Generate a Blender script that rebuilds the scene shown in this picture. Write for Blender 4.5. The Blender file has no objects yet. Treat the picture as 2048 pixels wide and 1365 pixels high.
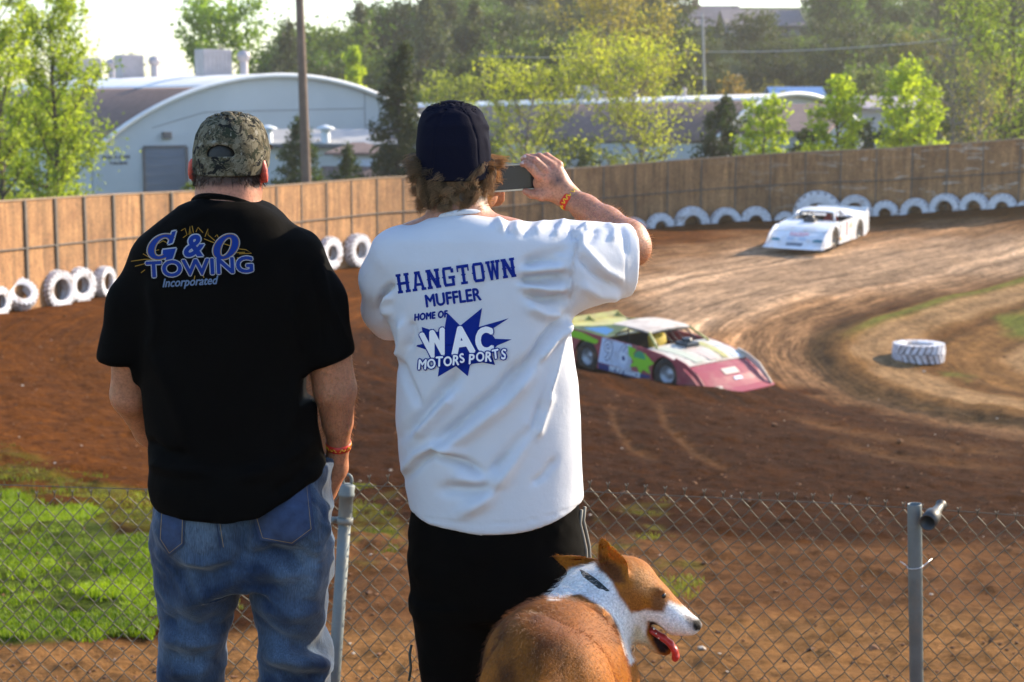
import bpy, bmesh, math, random
import numpy as np
from mathutils import Vector, Matrix, noise as mnoise
from mathutils.bvhtree import BVHTree

scene = bpy.context.scene
COL = scene.collection
R = math.radians
random.seed(7)

# ------------------------------------------------------------------ camera
CH = 5.5                      # camera height above the low ground
PITCH = R(8.07)
FPX = 3400.0                  # focal length in pixels of the 2048 px wide photograph
cam_d = bpy.data.cameras.new('camera')
cam = bpy.data.objects.new('camera', cam_d)
COL.objects.link(cam)
cam.location = (0, 0, CH)
cam.rotation_euler = (R(90) - PITCH, 0, 0)
cam_d.sensor_width = 36.0
cam_d.lens = FPX / 2048 * 36
cam_d.clip_start = 0.05
cam_d.clip_end = 3000
cam_d.dof.use_dof = True
cam_d.dof.focus_distance = 3.80
cam_d.dof.aperture_fstop = 7.5
scene.camera = cam

# ------------------------------------------------------------------ light
SUN_AZ, SUN_EL = R(58), R(27)          # to the right of the view, low, in front
to_sun = Vector((math.sin(SUN_AZ) * math.cos(SUN_EL), math.cos(SUN_AZ) * math.cos(SUN_EL), math.sin(SUN_EL)))
sd = bpy.data.lights.new('sun', 'SUN')
sd.energy = 5.0
sd.angle = R(0.55)
sd.color = (1.0, 0.84, 0.62)
so = bpy.data.objects.new('sun', sd)
COL.objects.link(so)
so.rotation_euler = to_sun.to_track_quat('Z', 'Y').to_euler()
world = bpy.data.worlds.new('World')
scene.world = world
world.use_nodes = True
_wn = world.node_tree
_sky = _wn.nodes.new('ShaderNodeTexSky')
_sky.sky_type = 'NISHITA'
_sky.sun_disc = False
_sky.sun_elevation = SUN_EL
_sky.sun_rotation = SUN_AZ
_sky.dust_density = .6
_sky.air_density = 1.2
_sky.ozone_density = 2.0
_bg = _wn.nodes['Background']
_bg.inputs['Strength'].default_value = 0.15
_tint = _wn.nodes.new('ShaderNodeMix')
_tint.data_type = 'RGBA'
_tint.blend_type = 'MULTIPLY'
_tint.inputs[0].default_value = 1.0
_tint.inputs[7].default_value = (.92, 1.0, 1.13, 1)
_wn.links.new(_sky.outputs['Color'], _tint.inputs[6])
_wn.links.new(_tint.outputs[2], _bg.inputs['Color'])
scene.view_settings.view_transform = 'Standard'
scene.view_settings.look = 'None'
scene.view_settings.exposure = 1.05
scene.view_settings.gamma = 1.0
scene.cycles.use_denoising = True
scene.cycles.max_bounces = 8
scene.cycles.transparent_max_bounces = 8
scene.cycles.sample_clamp_indirect = 6.0

# ------------------------------------------------------------------ helpers: camera geometry
SP, CP = math.sin(PITCH), math.cos(PITCH)
def P(px, py, y):
    """world point seen at photo pixel (px,py) at forward distance y"""
    xc = (px - 1024.0) / FPX
    yc = -(py - 682.5) / FPX
    d = (xc, CP + yc * SP, -SP + yc * CP)
    t = y / d[1]
    return Vector((d[0] * t, y, CH + d[2] * t))
def pix(v):
    """(n,3) world -> (n,2) photo pixels"""
    v = np.asarray(v, float)
    x, y, z = v[..., 0], v[..., 1], v[..., 2] - CH
    zc = y * CP - z * SP
    yc = y * SP + z * CP
    zc = np.maximum(zc, 0.05)
    return np.stack([1024 + FPX * x / zc, 682.5 - FPX * yc / zc], -1)
def zat(py, y):
    return P(1024, py, y).z

# ------------------------------------------------------------------ helpers: objects
def tag(o, label=None, cat=None, group=None, kind=None):
    if label: o['label'] = label
    if cat: o['category'] = cat
    if group: o['group'] = group
    if kind: o['kind'] = kind
    return o
def empty(name, loc=(0, 0, 0), rz=0.0):
    o = bpy.data.objects.new(name, None)
    o.empty_display_size = 0.2
    COL.objects.link(o)
    o.location = loc
    o.rotation_euler = (0, 0, rz)
    return o
def link_mesh(name, me, m, parent=None, smooth=False):
    o = bpy.data.objects.new(name, me)
    COL.objects.link(o)
    ms = m if isinstance(m, (list, tuple)) else [m]
    for q in ms:
        me.materials.append(q)
    if parent is not None:
        o.parent = parent
    if smooth:
        me.polygons.foreach_set('use_smooth', np.ones(len(me.polygons), bool))
    return o
def from_np(name, V, F, m, parent=None, smooth=True, col=None, uv=None):
    """V (n,3) F list or (m,k) array -> linked object; V in world space, parent may sit anywhere (unrotated)"""
    V = np.asarray(V, float)
    if parent is not None:
        V = V - np.array(parent_world(parent))
    me = bpy.data.meshes.new(name)
    if isinstance(F, np.ndarray):
        us = np.unique(F)
        if len(us) < len(V):
            mp = np.zeros(len(V), np.int64); mp[us] = np.arange(len(us)); V = V[us]; F = mp[F]
            if col is not None: col = np.asarray(col)[us]
        k = F.shape[1]
        me.vertices.add(len(V)); me.vertices.foreach_set('co', V.astype(np.float32).ravel())
        me.loops.add(F.size); me.loops.foreach_set('vertex_index', F.astype(np.int32).ravel())
        me.polygons.add(len(F))
        me.polygons.foreach_set('loop_start', (np.arange(len(F)) * k).astype(np.int32))
        me.polygons.foreach_set('loop_total', np.full(len(F), k, np.int32))
        me.update(calc_edges=True); me.validate()
    else:
        me.from_pydata([tuple(v) for v in V], [], F); me.update()
    if col is not None:
        add_col(me, col)
    return link_mesh(name, me, m, parent, smooth)
def add_col(me, col, name='Col'):
    a = me.attributes.new(name, 'FLOAT_COLOR', 'POINT')
    c = np.ones((len(me.vertices), 4), np.float32)
    col = np.asarray(col, np.float32)
    c[:, :col.shape[1]] = col
    a.data.foreach_set('color', c.ravel())
def parent_world(p):
    v = Vector((0, 0, 0))
    while p is not None:
        v = v + p.location
        p = p.parent
    return v
def children(o):
    return [c for c in list(bpy.data.objects) if c.parent == o]
def copy_tree(o, parent=None):
    c = o.copy(); COL.objects.link(c)
    if parent is not None: c.parent = parent
    for ch in list(o.children):
        copy_tree(ch, c)
    return c

class MB:
    """collects raw geometry for one mesh object"""
    def __init__(s): s.v = []; s.f = []
    def add(s, V, F):
        n = len(s.v)
        s.v += [tuple(q) for q in V]
        s.f += [tuple(i + n for i in q) for q in F]
    def box(s, c, d, M=None, bev=0.0):
        x, y, z = d[0] / 2, d[1] / 2, d[2] / 2
        if bev <= 0:
            V = [(-x, -y, -z), (x, -y, -z), (x, y, -z), (-x, y, -z), (-x, -y, z), (x, -y, z), (x, y, z), (-x, y, z)]
            F = [(3, 2, 1, 0), (4, 5, 6, 7), (0, 1, 5, 4), (1, 2, 6, 5), (2, 3, 7, 6), (3, 0, 4, 7)]
        else:
            bm = bmesh.new(); bmesh.ops.create_cube(bm, size=1)
            for v in bm.verts: v.co = Vector((v.co.x * d[0], v.co.y * d[1], v.co.z * d[2]))
            bmesh.ops.bevel(bm, geom=list(bm.edges), offset=bev, segments=2, affect='EDGES', profile=.5)
            bm.verts.ensure_lookup_table()
            V = [tuple(v.co) for v in bm.verts]; F = [tuple(v.index for v in f.verts) for f in bm.faces]
            bm.free()
        c = Vector(c)
        V = [((M @ Vector(v)) if M is not None else Vector(v)) + c for v in V]
        s.add(V, F)
    def tube(s, pts, r, n=8, cap=True):
        pts = [Vector(p) for p in pts]
        rs = r if isinstance(r, (list, tuple)) else [r] * len(pts)
        base = len(s.v); ref = None
        for i, p in enumerate(pts):
            a = pts[max(i - 1, 0)]; b = pts[min(i + 1, len(pts) - 1)]
            t = (b - a)
            t = t.normalized() if t.length > 1e-9 else Vector((0, 0, 1))
            if ref is None:
                ref = t.orthogonal().normalized()
            u = (ref - t * ref.dot(t))
            u = u.normalized() if u.length > 1e-6 else t.orthogonal().normalized()
            ref = u; w = t.cross(u)
            for k in range(n):
                an = 2 * math.pi * k / n
                s.v.append(tuple(p + (u * math.cos(an) + w * math.sin(an)) * rs[i]))
        for i in range(len(pts) - 1):
            for k in range(n):
                k2 = (k + 1) % n
                s.f.append((base + i * n + k, base + i * n + k2, base + (i + 1) * n + k2, base + (i + 1) * n + k))
        if cap:
            s.f.append(tuple(base + k for k in reversed(range(n))))
            e = base + (len(pts) - 1) * n
            s.f.append(tuple(e + k for k in range(n)))
    def prism(s, poly, d0, d1, fn):
        """poly of 2d points; fn(u,v,w)->3d ; w from d0 to d1"""
        n = len(poly)
        V = [fn(u, v, d0) for u, v in poly] + [fn(u, v, d1) for u, v in poly]
        F = [tuple(reversed(range(n))), tuple(range(n, 2 * n))]
        for i in range(n):
            j = (i + 1) % n
            F.append((i, j, n + j, n + i))
        s.add(V, F)
    def lathe(s, prof, n=24, M=None):
        """prof [(r,z)] around z"""
        V = []; F = []
        for r, z in prof:
            for k in range(n):
                a = 2 * math.pi * k / n
                p = Vector((r * math.cos(a), r * math.sin(a), z))
                V.append(M @ p if M is not None else p)
        for i in range(len(prof) - 1):
            for k in range(n):
                k2 = (k + 1) % n
                F.append((i * n + k, i * n + k2, (i + 1) * n + k2, (i + 1) * n + k))
        s.add(V, F)
    def build(s, name, m, parent=None, smooth=False, recalc=True):
        me = bpy.data.meshes.new(name)
        me.from_pydata(s.v, [], s.f); me.update()
        if recalc:
            bm = bmesh.new(); bm.from_mesh(me)
            bmesh.ops.recalc_face_normals(bm, faces=bm.faces)
            bm.to_mesh(me); bm.free()
        return link_mesh(name, me, m, parent, smooth)

# ------------------------------------------------------------------ helpers: materials
def new_mat(name):
    m = bpy.data.materials.new(name); m.use_nodes = True
    nt = m.node_tree
    return m, nt, nt.nodes['Principled BSDF'], nt.nodes['Material Output']
def _n(nt, t, **kw):
    n = nt.nodes.new(t)
    for k, v in kw.items():
        if k in n.inputs: n.inputs[k].default_value = v
        else: setattr(n, k, v)
    return n
def noise_node(nt, scale, detail=4, rough=.6, vec=None, dist=0.0):
    n = _n(nt, 'ShaderNodeTexNoise')
    n.inputs['Scale'].default_value = scale; n.inputs['Detail'].default_value = detail
    n.inputs['Roughness'].default_value = rough; n.inputs['Distortion'].default_value = dist
    if vec is not None: nt.links.new(vec, n.inputs['Vector'])
    return n
def ramp(nt, fac, stops):
    r = _n(nt, 'ShaderNodeValToRGB')
    e = r.color_ramp.elements
    while len(e) < len(stops): e.new(0.5)
    for i, (p, c) in enumerate(stops):
        e[i].position = p
        e[i].color = (c, c, c, 1) if isinstance(c, (int, float)) else (c[0], c[1], c[2], 1)
    nt.links.new(fac, r.inputs['Fac'])
    return r
def mixc(nt, fac, a, b, mode='MIX'):
    m = _n(nt, 'ShaderNodeMix'); m.data_type = 'RGBA'; m.blend_type = mode
    for s, v in ((0, fac), (6, a), (7, b)):
        if isinstance(v, (int, float)): m.inputs[s].default_value = v
        elif isinstance(v, (tuple, list)): m.inputs[s].default_value = (v[0], v[1], v[2], 1)
        else: nt.links.new(v, m.inputs[s])
    return m.outputs[2]
def bump(nt, bs, height, strength=.3, dist=.01):
    b = _n(nt, 'ShaderNodeBump')
    b.inputs['Strength'].default_value = strength; b.inputs['Distance'].default_value = dist
    nt.links.new(height, b.inputs['Height'])
    if bs is not None: nt.links.new(b.outputs['Normal'], bs.inputs['Normal'])
    return b
def mat(name, base, rough=.6, var=.0, vscale=6, metal=0.0, bmp=0.0, bscale=40, bdist=.01, spec=None, coord='Object', attr=False, dirt=None, dirt_scale=3, dirt_lo=.5, dirt_hi=.7, trans=0.0):
    """Principled with noise variation, dirt patches and bump. attr: base multiplied by the Col attribute"""
    m, nt, bs, out = new_mat(name)
    tc = _n(nt, 'ShaderNodeTexCoord'); vec = tc.outputs[coord]
    c = (base[0], base[1], base[2])
    bs.inputs['Roughness'].default_value = rough
    bs.inputs['Metallic'].default_value = metal
    if spec is not None: bs.inputs['Specular IOR Level'].default_value = spec
    cur = None
    if attr:
        a = _n(nt, 'ShaderNodeAttribute'); a.attribute_name = 'Col'
        cur = mixc(nt, 1.0, a.outputs['Color'], c, 'MULTIPLY')
    if var > 0:
        n = noise_node(nt, vscale, 5, .6, vec)
        r = ramp(nt, n.outputs['Fac'], [(.3, 1 - var), (.7, 1 + var * .5)])
        cur = mixc(nt, 1.0, cur if cur is not None else c, r.outputs['Color'], 'MULTIPLY')
    if dirt is not None:
        n = noise_node(nt, dirt_scale, 6, .65, vec)
        r = ramp(nt, n.outputs['Fac'], [(dirt_lo, 0), (dirt_hi, 1)])
        cur = mixc(nt, r.outputs['Color'], cur if cur is not None else c, dirt)
    if cur is not None: nt.links.new(cur, bs.inputs['Base Color'])
    else: bs.inputs['Base Color'].default_value = (c[0], c[1], c[2], 1)
    if bmp > 0:
        n = noise_node(nt, bscale, 4, .6, vec)
        bump(nt, bs, n.outputs['Fac'], bmp, bdist)
    if trans > 0:
        tr = _n(nt, 'ShaderNodeBsdfTranslucent')
        if cur is not None: nt.links.new(cur, tr.inputs['Color'])
        else: tr.inputs['Color'].default_value = (c[0], c[1], c[2], 1)
        mx = _n(nt, 'ShaderNodeMixShader'); mx.inputs[0].default_value = trans
        nt.links.new(bs.outputs[0], mx.inputs[1]); nt.links.new(tr.outputs[0], mx.inputs[2])
        nt.links.new(mx.outputs[0], out.inputs['Surface'])
    return m
def leaf_mat(name, trans_gain=1.3, trans=.5, rough=.5):
    """leaves: colour from Col attribute, light passes through them"""
    m, nt, bs, out = new_mat(name)
    a = _n(nt, 'ShaderNodeAttribute'); a.attribute_name = 'Col'
    nt.links.new(a.outputs['Color'], bs.inputs['Base Color'])
    bs.inputs['Roughness'].default_value = rough
    bs.inputs['Specular IOR Level'].default_value = .25
    tr = _n(nt, 'ShaderNodeBsdfTranslucent')
    g = mixc(nt, 1.0, a.outputs['Color'], (1.15 * trans_gain, 1.2 * trans_gain, .55 * trans_gain), 'MULTIPLY')
    nt.links.new(g, tr.inputs['Color'])
    mx = _n(nt, 'ShaderNodeMixShader'); mx.inputs[0].default_value = trans
    nt.links.new(bs.outputs[0], mx.inputs[1]); nt.links.new(tr.outputs[0], mx.inputs[2])
    nt.links.new(mx.outputs[0], out.inputs['Surface'])
    return m

# ------------------------------------------------------------------ helpers: implicit modelling
def vnoise(p, seed=0):
    """value noise, p (...,3) -> (-1..1)"""
    p = np.asarray(p, np.float32)
    i = np.floor(p).astype(np.int64); f = p - i
    f = f * f * (3 - 2 * f)
    def h(a, b, c):
        n = (a * 374761393 + b * 668265263 + c * 2147483647 + seed * 1274126177) & 0xffffffff
        n = ((n ^ (n >> 13)) * 1274126177) & 0xffffffff
        n = n ^ (n >> 16)
        return (n & 0xffff).astype(np.float32) / 32767.5 - 1
    x, y, z = i[..., 0], i[..., 1], i[..., 2]
    fx, fy, fz = f[..., 0], f[..., 1], f[..., 2]
    r = 0
    for dx in (0, 1):
        for dy in (0, 1):
            for dz in (0, 1):
                w = (fx if dx else 1 - fx) * (fy if dy else 1 - fy) * (fz if dz else 1 - fz)
                r = r + w * h(x + dx, y + dy, z + dz)
    return r
def fbm(p, oct=4, seed=0):
    r = 0; a = 1; q = np.asarray(p, np.float32)
    for k in range(oct):
        r = r + a * vnoise(q, seed + k); q = q * 2.03 + 11.3; a *= .5
    return r
def smin(a, b, k):
    h = np.clip(.5 + .5 * (b - a) / k, 0, 1)
    return b + (a - b) * h - k * h * (1 - h)
def smax(a, b, k): return -smin(-a, -b, k)
class G:
    """sampling grid for signed distance modelling"""
    def __init__(s, lo, hi, h):
        s.lo = np.array(lo, np.float32); s.h = h
        n = np.ceil((np.array(hi) - s.lo) / h).astype(int) + 1
        a = [np.arange(k, dtype=np.float32) * h + s.lo[i] for i, k in enumerate(n)]
        s.x, s.y, s.z = np.meshgrid(*a, indexing='ij')
    def cone(s, a, b, ra, rb, sx=1., sy=1., sz=1.):
        a = np.array(a, np.float32); b = np.array(b, np.float32); d = b - a
        L = float((d * d).sum()) + 1e-12
        px, py, pz = s.x - a[0], s.y - a[1], s.z - a[2]
        t = np.clip((px * d[0] + py * d[1] + pz * d[2]) / L, 0, 1)
        return np.sqrt(((px - t * d[0]) * sx) ** 2 + ((py - t * d[1]) * sy) ** 2 + ((pz - t * d[2]) * sz) ** 2) - (ra + t * (rb - ra))
    def chain(s, pts, k=.02):
        f = None
        for (p, r), (q, r2) in zip(pts[:-1], pts[1:]):
            g = s.cone(p, q, r, r2)
            f = g if f is None else smin(f, g, k)
        return f
    def ell(s, c, r, M=None):
        x, y, z = s.x - c[0], s.y - c[1], s.z - c[2]
        if M is not None:
            M = np.array(M).T
            x, y, z = (M[0, 0] * x + M[0, 1] * y + M[0, 2] * z, M[1, 0] * x + M[1, 1] * y + M[1, 2] * z, M[2, 0] * x + M[2, 1] * y + M[2, 2] * z)
        k0 = np.sqrt((x / r[0]) ** 2 + (y / r[1]) ** 2 + (z / r[2]) ** 2)
        k1 = np.sqrt((x / r[0] ** 2) ** 2 + (y / r[1] ** 2) ** 2 + (z / r[2] ** 2) ** 2) + 1e-9
        return k0 * (k0 - 1) / k1
    def loft(s, rows, n=2.3, round_=.0):
        """rows sorted (z, x0, x1, y0, y1)"""
        rows = sorted(rows); zz = np.array([r[0] for r in rows])
        def it(k):
            v = np.array([r[k] for r in rows])
            return np.interp(s.z[0, 0], zz, v).astype(np.float32)[None, None, :]
        x0, x1, y0, y1 = it(1), it(2), it(3), it(4)
        a = np.maximum((x1 - x0) / 2, .004); b = np.maximum((y1 - y0) / 2, .004)
        dx = np.abs(s.x - (x0 + x1) / 2) / a; dy = np.abs(s.y - (y0 + y1) / 2) / b
        q = (dx ** n + dy ** n) ** (1 / n)
        d = (q - 1) * np.minimum(a, b)
        return np.maximum(d, np.maximum(zz[0] - s.z, s.z - zz[-1]))
    def plane(s, p, nrm):
        nrm = np.array(nrm, float); nrm /= np.linalg.norm(nrm)
        return (s.x - p[0]) * nrm[0] + (s.y - p[1]) * nrm[1] + (s.z - p[2]) * nrm[2]
    def mesh(s, f):
        f = f.astype(np.float32); S = f < 0
        nx, ny, nz = f.shape
        c = np.zeros((nx - 1, ny - 1, nz - 1), np.int16)
        offs = [(i, j, k) for i in (0, 1) for j in (0, 1) for k in (0, 1)]
        for i, j, k in offs: c += S[i:nx - 1 + i, j:ny - 1 + j, k:nz - 1 + k]
        I = np.argwhere((c > 0) & (c < 8))
        idx = -np.ones(c.shape, np.int64); idx[I[:, 0], I[:, 1], I[:, 2]] = np.arange(len(I))
        acc = np.zeros((len(I), 3)); cnt = np.zeros(len(I))
        val = {o: f[I[:, 0] + o[0], I[:, 1] + o[1], I[:, 2] + o[2]] for o in offs}
        for a in offs:
            for ax in range(3):
                if a[ax] == 0:
                    b = list(a); b[ax] = 1; b = tuple(b)
                    va, vb = val[a], val[b]
                    m = (va < 0) != (vb < 0)
                    t = np.where(m, va / np.where(m, va - vb, 1), 0)
                    p = np.tile(np.array(a, float), (len(I), 1)); p[:, ax] += t
                    acc[m] += p[m]; cnt[m] += 1
        V = (I + acc / cnt[:, None]) * s.h + s.lo
        quads = []
        for ax in range(3):
            sl0 = [slice(None)] * 3; sl1 = [slice(None)] * 3
            sl0[ax] = slice(0, -1); sl1[ax] = slice(1, None)
            A, B = S[tuple(sl0)], S[tuple(sl1)]
            E = np.argwhere(A != B)
            u, w = (ax + 1) % 3, (ax + 2) % 3
            ok = (E[:, u] > 0) & (E[:, w] > 0) & (E[:, u] < f.shape[u] - 1) & (E[:, w] < f.shape[w] - 1)
            E = E[ok]; flip = A[E[:, 0], E[:, 1], E[:, 2]]
            def cell(du, dw):
                q = E.copy(); q[:, u] -= du; q[:, w] -= dw
                return idx[q[:, 0], q[:, 1], q[:, 2]]
            Q = np.stack([cell(1, 1), cell(0, 1), cell(0, 0), cell(1, 0)], 1)
            Q[~flip] = Q[~flip][:, ::-1]
            quads.append(Q)
        return V, np.concatenate(quads)
def relax(V, F, it=2, lam=.5):
    E = np.concatenate([F[:, [0, 1]], F[:, [1, 2]], F[:, [2, 3]], F[:, [3, 0]]])
    for _ in range(it):
        s = np.zeros_like(V); c = np.zeros(len(V))
        np.add.at(s, E[:, 0], V[E[:, 1]]); np.add.at(s, E[:, 1], V[E[:, 0]])
        np.add.at(c, E[:, 0], 1); np.add.at(c, E[:, 1], 1)
        V = V + lam * (s / np.maximum(c, 1)[:, None] - V)
    return V
def vnormals(V, F):
    n = np.cross(V[F[:, 2]] - V[F[:, 0]], V[F[:, 3]] - V[F[:, 1]]) if F.shape[1] == 4 else np.cross(V[F[:, 1]] - V[F[:, 0]], V[F[:, 2]] - V[F[:, 0]])
    N = np.zeros_like(V)
    for k in range(F.shape[1]): np.add.at(N, F[:, k], n)
    return N / (np.linalg.norm(N, axis=1)[:, None] + 1e-12)
def seg_dist(p, line):
    """distance of 2d points to a polyline and normalised position along it"""
    line = np.asarray(line, float)
    d = np.full(len(p), 1e9); tt = np.zeros(len(p)); m = len(line) - 1
    for i in range(m):
        a, b = line[i], line[i + 1]; ab = b - a
        t = np.clip(((p - a) @ ab) / (ab @ ab + 1e-12), 0, 1)
        e = np.linalg.norm(p - (a + t[:, None] * ab), axis=1)
        k = e < d
        d[k] = e[k]; tt[k] = (i + t[k]) / m
    return d, tt
def folds(V, N, lines, back_only=True):
    """cloth folds: lines [(polyline in photo px, width px, height m)] displaced along normals on the side turned to the camera"""
    q = pix(V); off = np.zeros(len(V))
    for ln, w, h in lines:
        d, t = seg_dist(q, ln)
        off += h * np.exp(-(d / w) ** 2) * np.clip(np.minimum(t, 1 - t) * 5 + .25, 0, 1)
    if back_only: off *= np.clip(-N[:, 1] * 2.2 + .35, 0, 1)
    return V + N * off[:, None]
def inside_poly(x, y, poly):
    poly = np.asarray(poly, float); r = np.zeros(x.shape, bool); j = len(poly) - 1
    for i in range(len(poly)):
        xi, yi = poly[i]; xj, yj = poly[j]
        c = ((yi > y) != (yj > y)) & (x < (xj - xi) * (y - yi) / (yj - yi + 1e-12) + xi)
        r ^= c; j = i
    return r
def sstep(a, b, x):
    t = np.clip((x - a) / (b - a), 0, 1)
    return t * t * (3 - 2 * t)

# ------------------------------------------------------------------ ground shape
_ctrl = []
def _c(px, py, d): v = P(px, py, d); _ctrl.append((v.x, v.y, v.z))
def _cz(px, d, z): v = P(px, 700, d); _ctrl.append((v.x, d, z))
for px in (-600, 300, 1000, 1700, 2600):
    _cz(px, .6, 3.98); _cz(px, 2.6, 3.90); _cz(px, 3.95, 3.69); _cz(px, 6.2, 2.92)
    _cz(px, 8.6, 2.47)
for px, py, d in (
    (-500, 1280, 9.6), (150, 1280, 9.6), (700, 1270, 9.8), (1300, 1230, 10.4), (1900, 1220, 10.6), (2500, 1200, 10.8),
    (-500, 1010, 14.5), (0, 1000, 15), (250, 1000, 15.2), (700, 1000, 16), (1200, 1010, 16), (1700, 1050, 15.2), (2048, 1080, 15), (2500, 1090, 15),
    (-500, 880, 19), (50, 890, 19), (280, 900, 21), (800, 900, 22), (1200, 900, 23), (1600, 920, 22), (2048, 930, 23), (2500, 950, 23),
    (-400, 760, 27), (100, 760, 29), (800, 780, 31), (1150, 800, 32), (1450, 820, 31.5), (1800, 850, 31), (2300, 880, 30),
    (-400, 690, 33), (100, 690, 35.5), (700, 680, 41), (1250, 748, 38.6), (1500, 780, 38.4), (1835, 740, 42), (2200, 740, 42),
    (0, 640, 40.5), (200, 615, 44), (700, 590, 51), (950, 610, 49), (1300, 600, 49), (1600, 620, 47), (1850, 600, 49), (2200, 600, 49),
    (600, 540, 56.5), (800, 525, 59), (1200, 500, 57), (1500, 500, 58), (1900, 485, 57), (2300, 470, 56),
    (420, 555, 53), (1000, 478, 63.5), (1250, 461, 65.5), (1500, 442, 66.5), (1800, 428, 65.5), (2048, 424, 61), (2300, 420, 57)):
    _c(px, py, d)
for px in (-900, -300, 300, 900, 1500, 2100, 2700):
    _cz(px, 82, .6); _cz(px, 110, -.5); _cz(px, 160, -.3); _cz(px, 320, -.3)
_ctrl = np.array(_ctrl)
def _uv(x, y):
    y = np.maximum(y, .3)
    return np.stack([x / (y + 4) * 2.2, np.log(y + 3)], -1)
_cu = _uv(_ctrl[:, 0], _ctrl[:, 1])
def _tps(r2): return np.where(r2 > 1e-12, .5 * r2 * np.log(np.maximum(r2, 1e-12)), 0)
_K = _tps(((_cu[:, None] - _cu[None]) ** 2).sum(-1)) + np.eye(len(_cu)) * 2e-3
_A = np.block([[_K, np.ones((len(_cu), 1)), _cu], [np.ones((1, len(_cu))), np.zeros((1, 3))], [_cu.T, np.zeros((2, 3))]])
_w = np.linalg.solve(_A, np.concatenate([_ctrl[:, 2], np.zeros(3)]))
INF_EDGE = np.array([tuple(P(*q))[:2] for q in ((2700, 500, 58), (2300, 522, 54.5), (2048, 550, 51.5), (1850, 588, 48.8), (1720, 622, 46.2), (1652, 655, 44.3), (1640, 690, 42.6), (1672, 732, 40.6), (1750, 775, 38.2), (1900, 820, 35.5), (2048, 850, 33.7), (2300, 890, 31), (2700, 930, 28))])
CREST = np.array([tuple(P(*q))[:2] for q in ((900, 735, 37.4), (1150, 740, 37), (1300, 755, 36.3), (1420, 767, 36), (1540, 785, 35.6), (1700, 815, 34.5))])
def infield_dist(x, y):
    p = np.stack([x.ravel(), y.ravel()], -1)
    d, t = seg_dist(p, INF_EDGE)
    s = inside_poly(p[:, 0], p[:, 1], np.concatenate([INF_EDGE, [[60, 28], [60, 58]]]))
    return np.where(s, -d, d).reshape(x.shape), t.reshape(x.shape)
def ground(x, y, fine=False):
    x = np.asarray(x, float); y = np.asarray(y, float)
    sh = x.shape; x = x.ravel(); y = y.ravel()
    u = _uv(x, y); z = np.zeros(len(x))
    for i in range(0, len(x), 20000):
        r2 = ((u[i:i + 20000, None] - _cu[None]) ** 2).sum(-1)
        z[i:i + 20000] = _tps(r2) @ _w[:len(_cu)] + _w[len(_cu)] + u[i:i + 20000] @ _w[-2:]
    # infield stands a little above the track
    d, t = infield_dist(x, y)
    z += .24 * sstep(.45, -.8, d) - .09 * np.exp(-((d - .9) / .8) ** 2)
    # cushion of loose dirt between us and the near straight
    p = np.stack([x, y], -1)
    dc, tc = seg_dist(p, CREST)
    z += .20 * np.exp(-(dc / .8) ** 2) * np.clip(np.minimum(tc * 4 + .2, (1 - tc) * 3), 0, 1)
    # wooded hill behind
    z += 17.5 * sstep(128, 262, y) * sstep(-52, 8, x - (y - 200) * .05)
    z += 10 * sstep(262, 420, y) * sstep(-52, 8, x - (y - 200) * .05)
    if fine:
        q = np.stack([x, y, z * 0], -1)
        amp = sstep(7, 12, y) * sstep(75, 60, y)
        z += amp * (fbm(q * 1.1, 4, 3) * .035)
        z += sstep(6, 9, y) * sstep(44, 34, y) * (fbm(q * 2.6, 4, 9) * .03 + np.maximum(fbm(q * 5.5, 3, 15), 0) * .03)
        # grooves following the turn
        z += sstep(.8, 2, d) * sstep(75, 60, y) * sstep(20, 36, y) * vnoise(np.stack([d * 1.6, t * 3, t * 0], -1), 5) * .04
    return z.reshape(sh)
def gz(x, y): return float(ground(np.array([x]), np.array([y]))[0])

_pxs = np.concatenate([np.linspace(-2200, -260, 40), np.linspace(-250, 2300, 460), np.linspace(2310, 4200, 40)])
_ys = np.concatenate([np.linspace(.4, 7.5, 34), 7.6 * (80 / 7.6) ** (np.linspace(0, 1, 430)), np.linspace(82, 480, 70)])
_PX, _Y = np.meshgrid(_pxs, _ys)
_X = (_PX - 1024) / FPX * (_Y + .8)
_X[0] *= 1.0
_Z = ground(_X, _Y, fine=True)
_nr, _nc = _X.shape
_V = np.stack([_X, _Y, _Z], -1).reshape(-1, 3)
_id = np.arange(_nr * _nc).reshape(_nr, _nc)
_F = np.stack([_id[:-1, :-1], _id[:-1, 1:], _id[1:, 1:], _id[1:, :-1]], -1).reshape(-1, 4)
_q = pix(_V)
_nz = np.stack([fbm(_V * 0.9, 4, 21), fbm(_V * .9, 4, 22)], -1)
_qq = _q + _nz * np.array([28, 9]) 
def soft_in(poly, w=1.0):
    """1 inside a patch of ground given by its outline in the photo, soft at the edge"""
    poly = np.asarray(poly, float)
    s = np.array([1, 2.2])
    d, _ = seg_dist(_qq * s, np.concatenate([poly, poly[:1]]) * s)
    i = inside_poly(_qq[:, 0], _qq[:, 1], poly)
    sd = np.where(i, -d, d)
    return sstep(w * 26, -w * 26, sd)
_dI, _tI = infield_dist(_V[:, 0], _V[:, 1])
DARK = np.array([.052, .0155, .0016]); TAN = np.array([.345, .185, .088]); RED = np.array([.145, .046, .0060])
PATH = np.array([.31, .148, .050]); INF = np.array([.235, .115, .038]); GRN = np.array([.10, .17, .018]); WEED = np.array([.16, .16, .02])
_c0 = np.tile(DARK, (len(_V), 1))
def lay(c, m): 
    global _c0
    _c0 = _c0 * (1 - m[:, None]) + np.asarray(c) * m[:, None]
lay(RED, soft_in([(-400, 600), (250, 600), (330, 760), (330, 1010), (-400, 1010)], 1.5) * .85)
lay(RED, soft_in([(500, 530), (800, 500), (1250, 440), (2400, 400), (2400, 460), (1500, 480), (1000, 600), (760, 660), (500, 640)], 1.0) * .8)
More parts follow.
